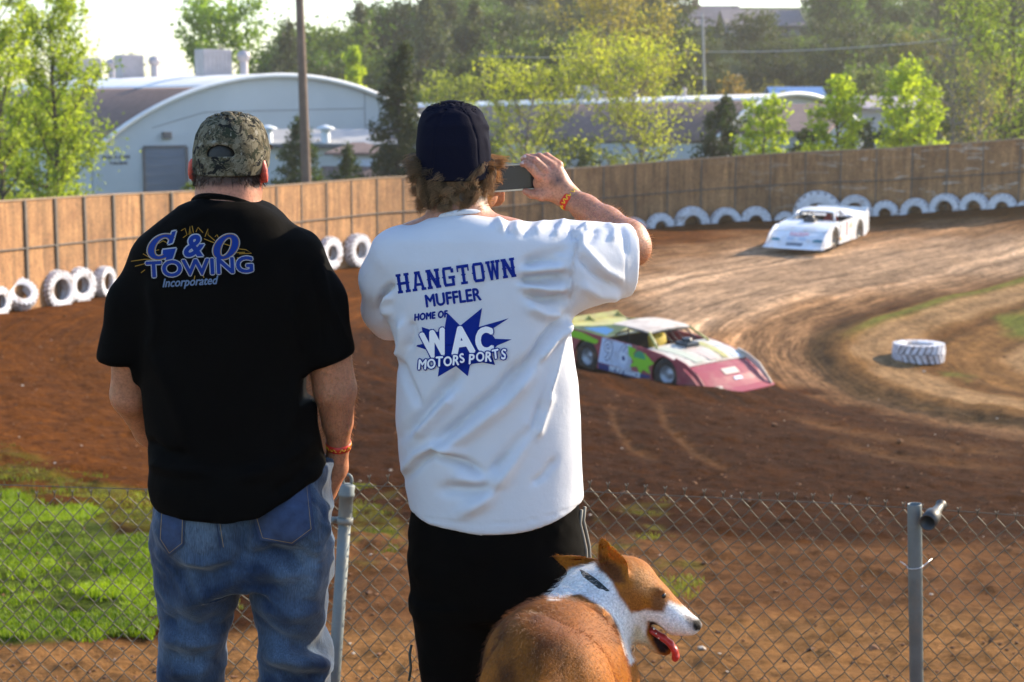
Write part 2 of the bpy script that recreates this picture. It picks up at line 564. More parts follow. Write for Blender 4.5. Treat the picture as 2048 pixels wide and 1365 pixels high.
_trk = soft_in([(1000, 575), (1200, 520), (1500, 470), (2048, 442), (2500, 430), (2500, 530), (2048, 556), (1720, 622), (1640, 655), (1630, 700), (1720, 770), (1850, 815), (2048, 855), (2500, 890), (2500, 920), (2048, 872), (1850, 835), (1680, 800), (1520, 740), (1300, 690), (1100, 640), (1000, 610)], 1.6)
lay(TAN, _trk * .9)
lay(np.array([.56, .365, .225]), _trk * soft_in([(1250, 560), (1500, 500), (2048, 470), (2500, 460), (2500, 530), (2048, 545), (1600, 600), (1350, 680)], 1.6) * .75)
lay(np.array([.22, .115, .05]), soft_in([(1180, 800), (1250, 780), (1300, 880), (1330, 930), (1260, 920), (1200, 860)], .5) * .0)
lay(PATH, soft_in([(-600, 1290), (330, 1292), (640, 1245), (1100, 1225), (1400, 1215), (2500, 1190), (2500, 1700), (-600, 1700)], 1.4))
lay(np.array([.20, .088, .032]), soft_in([(650, 1060), (1200, 1070), (1700, 1090), (2500, 1080), (2500, 1210), (1400, 1235), (1100, 1240), (640, 1260)], 1.5) * .8)
lay(PATH, (sstep(9.2, 8.2, _V[:, 1])))
_in = sstep(.25, -.35, _dI + _nz[:, 0] * .25) * (_V[:, 1] < 62) * (_V[:, 1] > 27)
lay(INF, _in)
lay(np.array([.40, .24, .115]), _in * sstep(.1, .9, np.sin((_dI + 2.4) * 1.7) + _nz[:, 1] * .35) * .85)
lay(np.array([.12, .052, .016]), _in * np.exp(-((_dI + 2.55 + _nz[:, 0] * .15) / .30) ** 2) * .8)  # dark band painted in for the shaded side of a second berm
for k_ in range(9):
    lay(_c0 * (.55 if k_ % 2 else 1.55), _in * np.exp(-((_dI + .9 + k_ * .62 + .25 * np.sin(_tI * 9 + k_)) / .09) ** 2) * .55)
lay(np.array([.10, .06, .025]), np.exp(-((_dI - .1) / .38) ** 2) * sstep(48, 45, _V[:, 1]) * sstep(26, 32, _V[:, 1]) * .75)  # face of the infield edge painted dark, as in shade
lay(np.array([.075, .05, .022]), sstep(70, 78, _V[:, 1]))
lay(np.array([.05, .07, .02]), sstep(75, 90, _V[:, 1]))
# tyre marks curving through the loose dirt
for ln in ([(1225, 800), (1232, 850), (1262, 895), (1330, 925)], [(1312, 795), (1335, 850), (1390, 905), (1480, 950)], [(1560, 830), (1700, 862), (1900, 895), (2100, 912)], [(1650, 880), (1800, 915), (2048, 940)]):
    d, t = seg_dist(_q, ln)
    lay(np.array([.24, .115, .045]), np.exp(-(d / 9) ** 2) * .36 * np.clip(np.minimum(t, 1 - t) * 5, 0, 1))
    _V[:, 2] -= .03 * np.exp(-(d / 7) ** 2) * np.clip(np.minimum(t, 1 - t) * 5, 0, 1)
_rg = np.random.default_rng(31)
_onT = sstep(26, 31, _V[:, 1]) * sstep(64, 58, _V[:, 1]) * (1 - _in)
for k in range(26):
    off = _rg.uniform(1.2, 15); wv = _rg.uniform(.5, 1.6); amp = _rg.uniform(.1, .7); t0 = _rg.uniform(0, .6); t1 = t0 + _rg.uniform(.25, .5)
    gr = np.exp(-((_dI - off - amp * np.sin(_tI * 6 * wv + k)) / _rg.uniform(.10, .22)) ** 2) * sstep(t0, t0 + .06, _tI) * sstep(t1, t1 - .06, _tI) * _onT
    light = _rg.uniform() < .6
    lay(_c0 * 1.9 if light else _c0 * .5, gr * .75)
    _V[:, 2] -= .025 * gr
GRASS_PATCH = [(-500, 990), (0, 985), (70, 1012), (160, 1020), (215, 1075), (330, 1090), (330, 1200), (300, 1275), (215, 1268), (190, 1285), (0, 1288), (-500, 1300)]
WEED_PATCH = [[(-500, 870), (0, 890), (90, 930), (170, 965), (320, 985), (330, 1090), (160, 1040), (0, 995), (-500, 990)], [(690, 965), (790, 985), (800, 1120), (690, 1140)], [(1180, 1030), (1330, 1000), (1420, 1180), (1300, 1260), (1180, 1180)], [(460, 1130), (640, 1120), (640, 1240), (460, 1250)]]
_g = soft_in(GRASS_PATCH, .7) * sstep(-.75, -.2, fbm(_V * 1.3, 3, 77))
lay(np.array([.095, .145, .016]), _g * .8)
for w_ in WEED_PATCH:
    lay(WEED, soft_in(w_, .8) * sstep(.15, .7, fbm(_V * 2.6, 4, 78)) * .55)
lay(np.array([.15, .15, .016]), soft_in(WEED_PATCH[0], .9) * sstep(-.2, .5, fbm(_V * 2.0, 4, 79)) * .6)
lay(np.array([.17, .20, .03]), _in * np.exp(-((_dI + .6) / .24) ** 2) * sstep(43, 46, _V[:, 1]) * .8)
lay(np.array([.16, .17, .03]), _in * soft_in([(2010, 630), (2200, 620), (2200, 700), (2020, 680)], .7))
lay(np.array([.16, .17, .03]), soft_in([(1860, 745), (1930, 748), (1930, 762), (1860, 760)], .5) * .7)

gm, nt, bs, out = new_mat('dirt')
a = _n(nt, 'ShaderNodeAttribute'); a.attribute_name = 'Col'
uvn = _n(nt, 'ShaderNodeAttribute'); uvn.attribute_name = 'turn'
geo = _n(nt, 'ShaderNodeNewGeometry')
mp = _n(nt, 'ShaderNodeMapping'); mp.inputs['Scale'].default_value = (4.2, .12, 1)
nt.links.new(uvn.outputs['Vector'], mp.inputs['Vector'])
n1 = noise_node(nt, 1.0, 6, .65, mp.outputs['Vector'], .3)
mp2 = _n(nt, 'ShaderNodeMapping'); mp2.inputs['Scale'].default_value = (13, .3, 1)
nt.links.new(uvn.outputs['Vector'], mp2.inputs['Vector'])
n1b = noise_node(nt, 1.0, 4, .6, mp2.outputs['Vector'], .2)
n2 = noise_node(nt, 5.0, 8, .7, geo.outputs['Position'])
n3 = noise_node(nt, 22.0, 6, .7, geo.outputs['Position'])
n4 = noise_node(nt, .8, 4, .6, geo.outputs['Position'])
r1 = ramp(nt, n1.outputs['Fac'], [(.3, .42), (.5, .95), (.68, 1.4)])
r1b = ramp(nt, n1b.outputs['Fac'], [(.36, .52), (.62, 1.3)])
tk = _n(nt, 'ShaderNodeAttribute'); tk.attribute_name = 'trackness'
s1 = mixc(nt, 1.0, r1.outputs['Color'], r1b.outputs['Color'], 'MULTIPLY')
s1 = mixc(nt, tk.outputs['Fac'], (1, 1, 1), s1)
r2 = ramp(nt, n2.outputs['Fac'], [(.30, .30), (.52, 1.0), (.74, 1.6)])
r3 = ramp(nt, n3.outputs['Fac'], [(.3, .6), (.7, 1.35)])
r4 = ramp(nt, n4.outputs['Fac'], [(.3, .72), (.7, 1.2)])
c = mixc(nt, 1, a.outputs['Color'], s1, 'MULTIPLY')
c = mixc(nt, .8, c, r2.outputs['Color'], 'MULTIPLY'); c = mixc(nt, .7, c, r3.outputs['Color'], 'MULTIPLY'); c = mixc(nt, .8, c, r4.outputs['Color'], 'MULTIPLY')
nt.links.new(c, bs.inputs['Base Color'])
rr = ramp(nt, n1.outputs['Fac'], [(.3, .75), (.65, .95)]); nt.links.new(rr.outputs['Color'], bs.inputs['Roughness'])
bs.inputs['Specular IOR Level'].default_value = .04
ad = _n(nt, 'ShaderNodeMath'); ad.operation = 'ADD'
nt.links.new(n2.outputs['Fac'], ad.inputs[0]); nt.links.new(n3.outputs['Fac'], ad.inputs[1])
b1 = bump(nt, None, ad.outputs[0], 1.0, .08)
b2 = _n(nt, 'ShaderNodeBump'); b2.inputs['Strength'].default_value = .55; b2.inputs['Distance'].default_value = .09
nt.links.new(n1.outputs['Fac'], b2.inputs['Height']); nt.links.new(b1.outputs['Normal'], b2.inputs['Normal'])
nt.links.new(b2.outputs['Normal'], bs.inputs['Normal'])
GROUND_MAT = gm
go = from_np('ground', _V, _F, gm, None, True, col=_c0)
add_col(go.data, np.stack([_dI, _tI * 90, np.zeros(len(_dI))], -1), 'turn')
add_col(go.data, np.repeat(np.clip((sstep(27, 37, _V[:, 1]) * sstep(74, 66, _V[:, 1]) * (.62 + .38 * _trk) * (1 - .5 * _in)), 0, 1)[:, None], 3, 1), 'trackness')
tag(go, 'brown dirt race track and banks', 'ground', kind='structure')

# grass: blades, one uncountable mass
GRASS_MAT = leaf_mat('grass_blades', 1.25, .45)
def blades(name, polys, n, h, wd, c1, c2, seed, thr, parent=None):
    rng = np.random.default_rng(seed)
    xs = []; ys = []
    for poly in polys:
        poly = np.asarray(poly, float)
        pts = []
        # candidate ground points spread evenly over the ground, kept where they fall in the patch
        x0, x1 = poly[:, 0].min(), poly[:, 0].max()
        cand = 420000
        y = rng.uniform(8.6, 24, cand); px = rng.uniform(x0, x1, cand)
        x = (px - 1024) / FPX * y; z = ground(x, y)
        q = pix(np.stack([x, y, z], -1))
        k = inside_poly(q[:, 0] + 34 * fbm(np.stack([x, y, z], -1) * 1.1, 3, 21), q[:, 1] + 22 * fbm(np.stack([x, y, z], -1) * 1.4, 3, 22), poly)
        w = np.stack([x, y, z], -1)[k]
        nn = fbm(w * 1.9, 3, seed)
        w = w[nn + rng.normal(0, .15, len(w)) > thr]
        xs.append(w[:n])
    b = np.concatenate(xs); m = len(b)
    ang = rng.uniform(0, 2 * np.pi, m); hh = h * rng.uniform(.5, 1.25, m) * (1 + .45 * fbm(b * 2.1, 2, seed + 5)); lean = rng.uniform(.1, .8, m) * hh
    dx, dy = np.cos(ang), np.sin(ang)
    V = np.zeros((m, 5, 3))
    ww = wd * rng.uniform(.6, 1.3, m)
    V[:, 0] = b + np.stack([-dy * ww, dx * ww, -.01 + 0 * ww], -1); V[:, 1] = b + np.stack([dy * ww, -dx * ww, -.01 + 0 * ww], -1)
    mid = b + np.stack([dx * lean * .35, dy * lean * .35, hh * .6], -1)
    V[:, 2] = mid + np.stack([dy * ww, -dx * ww, 0 * ww], -1) * .7; V[:, 3] = mid + np.stack([-dy * ww, dx * ww, 0 * ww], -1) * .7
    V[:, 4] = b + np.stack([dx * lean, dy * lean, hh * .95], -1)
    i = np.arange(m)[:, None] * 5
    F = [tuple(q) for q in (i + np.array([0, 1, 2, 3]))] + [tuple(q) for q in (i + np.array([3, 2, 4]))]
    t = np.clip(rng.uniform(0, 1, m) * .6 + .2 + .35 * fbm(b * 1.1, 3, seed + 2), 0, 1)
    c = np.array(c1) * (1 - t[:, None]) + np.array(c2) * t[:, None]
    return from_np(name, V.reshape(-1, 3), F, GRASS_MAT, parent, True, col=np.repeat(c, 5, 0))
g1 = blades('grass', [GRASS_PATCH], 70000, .042, .004, (.022, .065, .003), (.29, .38, .022), 5, -.42)
tag(g1, 'bright green lawn grass beyond the wire fence at lower left', 'grass', kind='stuff')
g2 = blades('weeds', WEED_PATCH, 1500, .030, .004, (.05, .07, .008), (.20, .20, .035), 6, .42)
tag(g2, 'thin yellow green weeds sprouting from the brown dirt', 'weeds', kind='stuff')

g3 = blades('weeds', WEED_PATCH[:1], 7000, .04, .004, (.06, .08, .008), (.26, .27, .03), 8, .02)
tag(g3, 'patchy yellow green weeds on the bank above the left lawn', 'weeds', kind='stuff')
# clods and pebbles
def clods():
    rng = np.random.default_rng(12); mb = MB(); cols = []
    for k in range(1500):
        y = 8.6 + 34 * rng.uniform() ** 1.6; px = rng.uniform(-100, 2150)
        x = (px - 1024) / FPX * y
        s = rng.uniform(.003, .011) * (1 + .05 * y) * (1 if rng.uniform() < .95 else 1.9)
        M = Matrix.Rotation(rng.uniform(0, 6.28), 3, 'Z') @ Matrix.Rotation(rng.uniform(-.4, .4), 3, 'X')
        z = 0
        V = []
        for (a, b_, c_) in ((1, 0, 0), (0, 1, 0), (-1, 0, 0), (0, -1, 0), (0, 0, 1), (0, 0, -1), (.7, .7, .5), (-.7, .7, .5), (-.7, -.7, .5), (.7, -.7, .5)):
            f = rng.uniform(.75, 1.2)
            V.append(M @ Vector((a * s * f * 1.2, b_ * s * f, c_ * s * f * .7)))
        F = [(0, 6, 9), (1, 7, 6), (2, 8, 7), (3, 9, 8), (4, 6, 7), (4, 7, 8), (4, 8, 9), (4, 9, 6), (0, 1, 6), (1, 2, 7), (2, 3, 8), (3, 0, 9), (5, 1, 0), (5, 2, 1), (5, 3, 2), (5, 0, 3)]
        mb.add([v + Vector((x, y, 0)) for v in V], F)
        pale = rng.uniform() < .05
        cc = np.array([.5, .42, .33]) if pale else np.array([.16, .07, .028]) * rng.uniform(.5, 1.7)
        cols += [cc] * 10
    V = np.array(mb.v); cen = V.reshape(-1, 10, 3).mean(1)
    V[:, 2] += np.repeat(ground(cen[:, 0], cen[:, 1], True), 10) + .004
    o = from_np('dirt_clods', V, mb.f, mat('clod', (1, 1, 1), .95, .2, 30, attr=True), None, False, col=np.array(cols))
    tag(o, 'loose dirt clods and pebbles scattered over the track banks', 'clods', kind='stuff')
clods()

# ------------------------------------------------------------------ plywood wall round the turn
_WP = [(-420, 35.5), (-200, 38.6), (0, 42), (120, 44.6), (250, 47.5), (420, 51), (600, 55.5), (800, 60), (1000, 63.5), (1200, 66), (1400, 67.2), (1600, 67), (1800, 66), (2048, 63.5), (2250, 62.5), (2450, 62)]
_WT = [(-420, 425), (0, 405), (210, 392), (400, 384), (560, 373), (760, 357), (1000, 349), (1200, 335), (1400, 319), (1600, 306), (1750, 300), (1950, 287), (2048, 279), (2450, 262)]
def _dense():
    px = np.linspace(-420, 2450, 900)
    a = np.array(_WP)
    d = np.interp(px, a[:, 0], a[:, 1])
    k = np.ones(61) / 61; d = np.convolve(np.pad(d, 30, mode='edge'), k, 'valid')
    t = np.array(_WT); ty = np.interp(px, t[:, 0], t[:, 1])
    return [P(a_, b_, c_) for a_, b_, c_ in zip(px, ty, d)]
WALL = np.array(_dense())                       # top edge
_ds = np.concatenate([[0], np.cumsum(np.linalg.norm(np.diff(WALL[:, :2], axis=0), axis=1))])
def wall_at(s): return np.array([np.interp(s, _ds, WALL[:, k]) for k in range(3)])
def wall_px(px):
    q = pix(WALL)[:, 0]; i = int(np.argmin(abs(q - px)))
    a, b = WALL[max(i - 4, 0)], WALL[min(i + 4, len(WALL) - 1)]
    t = (b - a)[:2]; t /= np.linalg.norm(t)
    return WALL[i], t, np.array([t[1], -t[0]])          # point, tangent, normal into the track
def ply_mat(name, base, dark):
    m, nt, bs, out = new_mat(name)
    g = _n(nt, 'ShaderNodeNewGeometry'); oi = _n(nt, 'ShaderNodeObjectInfo')
    n1 = noise_node(nt, 16, 4, .8, g.outputs['Position'])
    n2 = noise_node(nt, 1.3, 6, .7, g.outputs['Position'], .6)
    mp = _n(nt, 'ShaderNodeMapping'); mp.inputs['Scale'].default_value = (3.5, 3.5, .35); nt.links.new(g.outputs['Position'], mp.inputs['Vector'])
    n3 = noise_node(nt, 1.6, 5, .7, mp.outputs['Vector'])
    r1 = ramp(nt, n1.outputs['Fac'], [(.32, .45), (.48, .95), (.68, 1.5)])
    r2 = ramp(nt, n2.outputs['Fac'], [(.38, 0), (.72, 1)])
    r3 = ramp(nt, n3.outputs['Fac'], [(.35, .52), (.65, 1.15)])
    c = mixc(nt, r2.outputs['Color'], base, dark)
    c = mixc(nt, 1, c, r1.outputs['Color'], 'MULTIPLY'); c = mixc(nt, 1, c, r3.outputs['Color'], 'MULTIPLY')
    ro = ramp(nt, oi.outputs['Random'], [(0, .82), (1, 1.12)])
    c = mixc(nt, 1, c, ro.outputs['Color'], 'MULTIPLY')
    # worn paint scuffs, mostly at the far right end
    n5 = noise_node(nt, 1.0, 3, .5, None, 1.2)
    mp5 = _n(nt, 'ShaderNodeMapping'); mp5.inputs['Scale'].default_value = (.8, .8, 4.5); nt.links.new(g.outputs['Position'], mp5.inputs['Vector']); nt.links.new(mp5.outputs['Vector'], n5.inputs['Vector'])
    sx = _n(nt, 'ShaderNodeSeparateXYZ'); nt.links.new(g.outputs['Position'], sx.inputs[0])
    mr = _n(nt, 'ShaderNodeMapRange'); mr.inputs['From Min'].default_value = 7; mr.inputs['From Max'].default_value = 17; nt.links.new(sx.outputs['X'], mr.inputs['Value'])
    r5 = ramp(nt, n5.outputs['Fac'], [(.60, 0), (.64, .65), (.68, .1), (.72, 0)])
    mm = _n(nt, 'ShaderNodeMath'); mm.operation = 'MULTIPLY'; nt.links.new(r5.outputs['Color'], mm.inputs[0]); nt.links.new(mr.outputs['Result'], mm.inputs[1])
    c = mixc(nt, mm.outputs[0], c, (.62, .55, .46))
    nt.links.new(c, bs.inputs['Base Color']); bs.inputs['Roughness'].default_value = .75
    bump(nt, bs, n1.outputs['Fac'], .5, .015)
    return m
PLY = ply_mat('particle_board', (.425, .212, .080), (.28, .125, .045))
BATTEN = mat('batten_steel', (.13, .105, .085), .7, .3, 3)
wb = wall_at(_ds[-1] / 2)
wroot = tag(empty('plywood_wall', (wb[0], wb[1], gz(wb[0], wb[1]))), 'long brown particle board wall curving round the outside of the dirt turn', 'wall')
s = 1.0; PW = 1.36; k = 0
while s < _ds[-1] - PW:
    a, b = wall_at(s), wall_at(s + PW)
    t = (b - a)[:2]; L = np.linalg.norm(t); t /= L; nrm = np.array([t[1], -t[0]])
    mb = MB()
    g0, g1_ = gz(a[0], a[1]) - .3, gz(b[0], b[1]) - .3
    e = .008
    def pt(f, zt, off):
        p = a[:2] + t * L * f + nrm * off
        return (p[0], p[1], zt)
    for f0, f1 in ((e, 1 - e),):
        za, zb = a[2] - .0, b[2] - .0
        V = [pt(f0, g0, 0), pt(f1, g1_, 0), pt(f1, zb, 0), pt(f0, za, 0), pt(f0, g0, -.03), pt(f1, g1_, -.03), pt(f1, zb, -.03), pt(f0, za, -.03)]
        mb.add([np.array(v) - np.array(wroot.location) for v in V], [(0, 1, 2, 3), (7, 6, 5, 4), (0, 4, 5, 1), (1, 5, 6, 2), (2, 6, 7, 3), (3, 7, 4, 0)])
    mb.build('panel', PLY, wroot)
    mb = MB()
    w = .085 if s < 16 else .045
    prj = .05 if s < 16 else .022
    M = Matrix(((t[0], nrm[0], 0), (t[1], nrm[1], 0), (0, 0, 1)))
    zc = (a[2] + .02 + g0) / 2
    mb.box((a[0] + nrm[0] * (.003 + prj / 2) - wroot.location.x, a[1] + nrm[1] * (.003 + prj / 2) - wroot.location.y, zc - wroot.location.z), (w, prj, a[2] + .02 - g0), M)
    mb.build('batten', BATTEN, wroot)
    s += PW; k += 1
mb = MB()
pts = []
for s_ in np.arange(1.0, _ds[-1] - 1, PW / 2):
    p = wall_at(s_); q = wall_at(s_ + .2); t = (q - p)[:2]; t /= np.linalg.norm(t)
    g0 = p[2] - 1.2 
    pts.append(Vector((p[0] + t[1] * .035, p[1] - t[0] * .035, g0)) - wroot.location)
mb.tube(pts, .022, 6); mb.build('middle_rail', BATTEN, wroot, True)
mb = MB()
pts = [Vector(tuple(wall_at(s_))) + Vector((0, 0, .02)) - wroot.location for s_ in np.arange(1.0, _ds[-1] - 1, PW / 2)]
mb.tube(pts, .03, 6); mb.build('top_rail', mat('rail_wood', (.30, .2, .12), .8, .2, 3), wroot, True)

# ------------------------------------------------------------------ white tractor tyres
TYRE = mat('white_painted_rubber', (.72, .71, .74), .7, .18, 5, dirt=(.22, .13, .075), dirt_scale=3.2, dirt_lo=.50, dirt_hi=.72, bmp=.3, bscale=18, bdist=.02)
TYREG = mat('dirty_tread_rubber', (.52, .50, .49), .85, .3, 6, dirt=(.10, .06, .035), dirt_scale=4, dirt_lo=.40, dirt_hi=.62)
def tyre_mesh(Ro, W, lugs=20, rim=.52, seed=0):
    """axis along y"""
    mb = MB(); rng = random.Random(seed)
    Mx = Matrix.Rotation(R(90), 3, 'X')
    h = W / 2; Ri = Ro * rim
    prof = [(Ri * 1.02, -h * .62), (Ri, -h * .8), (Ri * 1.08, -h * .97), (Ro * .78, -h * 1.06), (Ro * .9, -h * .98), (Ro * .93, -h * .82), (Ro * .94, -h * .3), (Ro * .94, h * .3), (Ro * .93, h * .82), (Ro * .9, h * .98), (Ro * .78, h * 1.06), (Ri * 1.08, h * .97), (Ri, h * .8), (Ri * 1.02, h * .62), (Ri * 1.25, h * .5), (Ro * .85, h * .3), (Ro * .85, -h * .3), (Ri * 1.25, -h * .5), (Ri * 1.02, -h * .62)]
    mb.lathe(prof, 56, Mx)
    for sd in (-1, 1):
        for i in range(lugs):
            a0 = 2 * math.pi * (i + (.5 if sd > 0 else 0)) / lugs
            w = math.pi / lugs * .62
            V = []
            for (yy, r0) in ((sd * h * 1.07, Ro * .80), (sd * h * 1.02, Ro * 1.0), (sd * h * .05, Ro * 1.03), (sd * h * .05, Ro * .90), (sd * h * .9, Ro * .82)):
                sk = 0.0 if abs(yy) > h * .5 else .16
                for da in (-w, w):
                    aa = a0 + da + sk
                    V.append(Vector((math.cos(aa) * r0, -yy, math.sin(aa) * r0)))
            mb.add(V, [(0, 1, 3, 2), (2, 3, 5, 4), (4, 5, 7, 6), (6, 7, 9, 8), (8, 9, 1, 0), (0, 2, 4, 6, 8), (1, 9, 7, 5, 3)])
    me = bpy.data.meshes.new('tractor_tyre'); me.from_pydata([tuple(v) for v in mb.v], [], mb.f); me.update()
    bm = bmesh.new(); bm.from_mesh(me); bmesh.ops.recalc_face_normals(bm, faces=bm.faces); bm.to_mesh(me); bm.free()
    me.materials.append(TYRE); me.materials.append(TYREG)
    me.polygons.foreach_set('material_index', [1 if 56 * 4 <= i < 56 * 9 else 0 for i in range(len(me.polygons))])
    return me
TM = [tyre_mesh(.60, .42, 20, .5, 1), tyre_mesh(.60, .36, 16, .46, 2), tyre_mesh(.60, .48, 24, .55, 3)]
def tyre(px, top_py, wpx, label, mesh=0, off=.45, yaw=None, tilt=0., bury=None, dist=None, group='white tractor tyres along the wall'):
    """tyre whose outline is wpx wide and whose top is at top_py, standing off metres in front of the wall"""
    p, t, nrm = wall_px(px)
    d = (p[1] + nrm[1] * off) if dist is None else dist
    D = wpx * d / FPX
    top = P(px, top_py, d)
    s = D / 1.2
    o = bpy.data.objects.new('tractor_tyre', TM[mesh]); COL.objects.link(o)
    o.scale = (s, s, s)
    o.location = (top.x, top.y, top.z - D / 2)
    yw = math.atan2(t[1], t[0]) if yaw is None else yaw
    o.rotation_euler = (tilt, random.uniform(0, 6), yw) if False else (Matrix.Rotation(yw, 3, 'Z') @ Matrix.Rotation(tilt, 3, 'X') @ Matrix.Rotation(random.uniform(0, 6), 3, 'Y')).to_euler()
    tag(o, label, 'tyre', group)
    return o
for px, ty, w, lb, ms in (
    (1268, 436, 52, 'half buried white tyre beside the raised elbow of the man in white', 0),
    (1321, 427, 57, 'half buried white tyre, second right of the raised elbow', 1),
    (1384, 414, 70, 'larger half buried white tyre, third right of the raised elbow', 0),
    (1452, 416, 62, 'half buried white tyre just right of the larger third tyre', 2),
    (1512, 414, 62, 'half buried white tyre just left of the nose of the white race car', 1),
    (1571, 424, 46, 'small low white tyre half hidden behind the hood of the white race car', 1),
    (1636, 383, 96, 'biggest white tyre standing behind the roof of the white race car', 0),
    (1711, 391, 66, 'white tyre behind the rear deck of the white race car', 2),
    (1771, 402, 54, 'smaller half buried white tyre just right of the white race car', 1),
    (1832, 397, 60, 'half buried white tyre, second to the right of the white race car', 0),
    (1892, 388, 62, 'half buried white tyre, third to the right of the white race car', 2),
    (1950, 387, 58, 'half buried white tyre, fourth to the right of the white race car', 0),
    (2006, 388, 58, 'half buried white tyre, fifth to the right of the white race car', 1),
    (2052, 402, 40, 'small white tyre cut by the right edge of the picture', 0),
    (658, 474, 66, 'white tyre close to the right shoulder of the man in black', 1),
    (714, 468, 66, 'white tyre close to the left shoulder of the man in white', 0)):
    tyre(px, ty, w, lb, ms)
tyre(206, 533, 62, 'white tyre half hidden behind the left shoulder of the man in black', 2, off=.6, yaw=R(75))
tyre(158, 535, 72, 'right white tyre of the standing pair below the board wall at left', 1, off=.7, yaw=R(58))
tyre(112, 541, 78, 'left white tyre of the standing pair below the board wall at left', 2, off=.8, yaw=R(60))
tyre(40, 556, 66, 'dirty white tyre leaning sideways with mud in its hole', 0, off=.8, yaw=R(40), tilt=R(-38))
tyre(-6, 573, 62, 'white tyre cut by the left edge of the picture', 1, off=.7, yaw=R(65))
o = bpy.data.objects.new('tractor_tyre', TM[2]); COL.objects.link(o)
p = P(1836, 737, 42.0); zz = gz(p.x, p.y)
o.scale = (1.06, .9, 1.06); o.rotation_euler = (R(90), 0, .5); o.location = (p.x, p.y, zz + .20)
tag(o, 'white tyre lying flat by itself on the infield', 'tyre')

# ------------------------------------------------------------------ buildings behind the wall
WALLPAINT = mat('pale_stucco', (.52, .54, .55), .8, .1, .25, bmp=.1, bscale=3)
ROOFWHITE = mat('white_roof_coating', (.80, .79, .78), .45, .15, .5)
ROOFBROWN = mat('brown_shingles', (.20, .135, .12), .85, .25, 2.0, bmp=.4, bscale=8, bdist=.03)
GREYMETAL = mat('grey_metal', (.42, .38, .40), .5, .15, 2, metal=.3)
DOORBLUE = mat('blue_grey_door', (.135, .165, .215), .6, .1, .5)
TRIMDARK = mat('dark_trim', (.10, .10, .11), .7)
WINDOWP = mat('pale_window', (.55, .6, .72), .15)
def frame2(o, ax):
    """local frame: u along facade, a along building axis"""
    a = Vector((ax[0], ax[1], 0)).normalized(); u = Vector((a.y, -a.x, 0))
    return lambda U, A, Z: Vector((0, 0, 0)) + u * U + a * A + Vector((0, 0, Z))
def barn():
    c = Vector((-14.7, 110, -.8))
    root = tag(empty('arched_barn', c), 'big pale barn with arched white and brown roof and blue grey door', 'barn')
    fr = frame2(c, (-.56, .83))
    hw, eave, ridge, Lb = 12.6, 3.3, 7.75, 40.0
    Rr = (hw * hw + (ridge - eave) ** 2) / (2 * (ridge - eave))
    def zarc(U): return ridge - Rr + math.sqrt(Rr * Rr - U * U)
    us = np.linspace(-hw, hw, 49)
    mb = MB()
    mb.prism([(-hw, -.3), (hw, -.3)] + [(u, zarc(u)) for u in reversed(us)], 0, .3, lambda u, v, w: fr(u, w, v))
    mb.prism([(-hw, -.3), (hw, -.3)] + [(u, zarc(u)) for u in reversed(us)], Lb - .3, Lb, lambda u, v, w: fr(u, w, v))
    for sd in (-1, 1):
        mb.prism([(sd * hw - .15, -.3), (sd * hw + .15, -.3), (sd * hw + .15, eave), (sd * hw - .15, eave)], .3, Lb - .3, lambda u, v, w: fr(u, w, v))
    mb.build('wall', WALLPAINT, root)
    def roofband(lo, hi, name, m, lift):
        uu = np.linspace(lo, hi, 24); mb = MB(); V = []; F = []
        for A in (-.22, Lb + .2):
            V += [fr(u, A, zarc(u) + lift + .03) for u in uu] + [fr(u, A, zarc(u) + lift + .22) for u in uu]
        n = 24
        for i in range(n - 1):
            F += [(i, i + 1, 2 * n + i + 1, 2 * n + i), (n + i, n + i + 1, 3 * n + i + 1, 3 * n + i), (i, i + 1, n + i + 1, n + i), (2 * n + i, 2 * n + i + 1, 3 * n + i + 1, 3 * n + i)]
        F += [(0, n, 3 * n, 2 * n), (n - 1, 2 * n - 1, 4 * n - 1, 3 * n - 1)]
        mb.add(V, F)
        return mb.build(name, m, root, True)
    roofband(-hw - .5 if False else -hw, -5.9, 'roof', ROOFBROWN, .01); roofband(5.9, hw, 'roof', ROOFBROWN, .01)
    rw = roofband(-5.9, 5.9, 'roof', ROOFWHITE, .012)
    mb = MB()
    pts = [fr(u, -.27, zarc(u) + .1) for u in us]
    mb.tube(pts, .16, 6); mb.build('roof_edge', ROOFWHITE, root, True)
    # door
    d0, d1, dz = -9.45, -6.75, 3.4
    mb = MB(); mb.box(fr((d0 + d1) / 2, -.02, dz / 2), (2.6, .08, dz), Matrix((fr(1, 0, 0), fr(0, 1, 0), (0, 0, 1))).transposed())
    for k in range(1, 6): mb.box(fr((d0 + d1) / 2, -.075, dz * k / 6), (2.56, .02, .05), Matrix((fr(1, 0, 0), fr(0, 1, 0), (0, 0, 1))).transposed())
    mb.build('door', DOORBLUE, root)
    M3 = Matrix((fr(1, 0, 0), fr(0, 1, 0), (0, 0, 1))).transposed()
    mb = MB()
    mb.box(fr((d0 + d1) / 2, -.06, dz + .06), (2.8, .14, .14), M3); mb.box(fr(d0 - .07, -.06, dz / 2), (.12, .14, dz), M3); mb.box(fr(d1 + .07, -.06, dz / 2), (.12, .14, dz), M3)
    mb.build('door_frame', TRIMDARK, root)
    mb = MB(); mb.box(fr(-8.0, -.16, 4.15), (.55, .34, .42), M3, .04); mb.build('wall_lamp', TRIMDARK, root)
    # panel joints
    mb = MB()
    for (u0, z0, u1, z1) in ((-5.4, 5.55, 6.0, 5.75), (6.0, 3.4, 6.0, zarc(6.0) - .1), (6.0, 3.9, 10.5, 3.9), (-8.9, 4.6, -5.4, 5.55)):
        mb.tube([fr(u0, -.012, z0), fr(u1, -.012, z1)], .022, 4)
    mb.build('wall_joint', TRIMDARK, root)
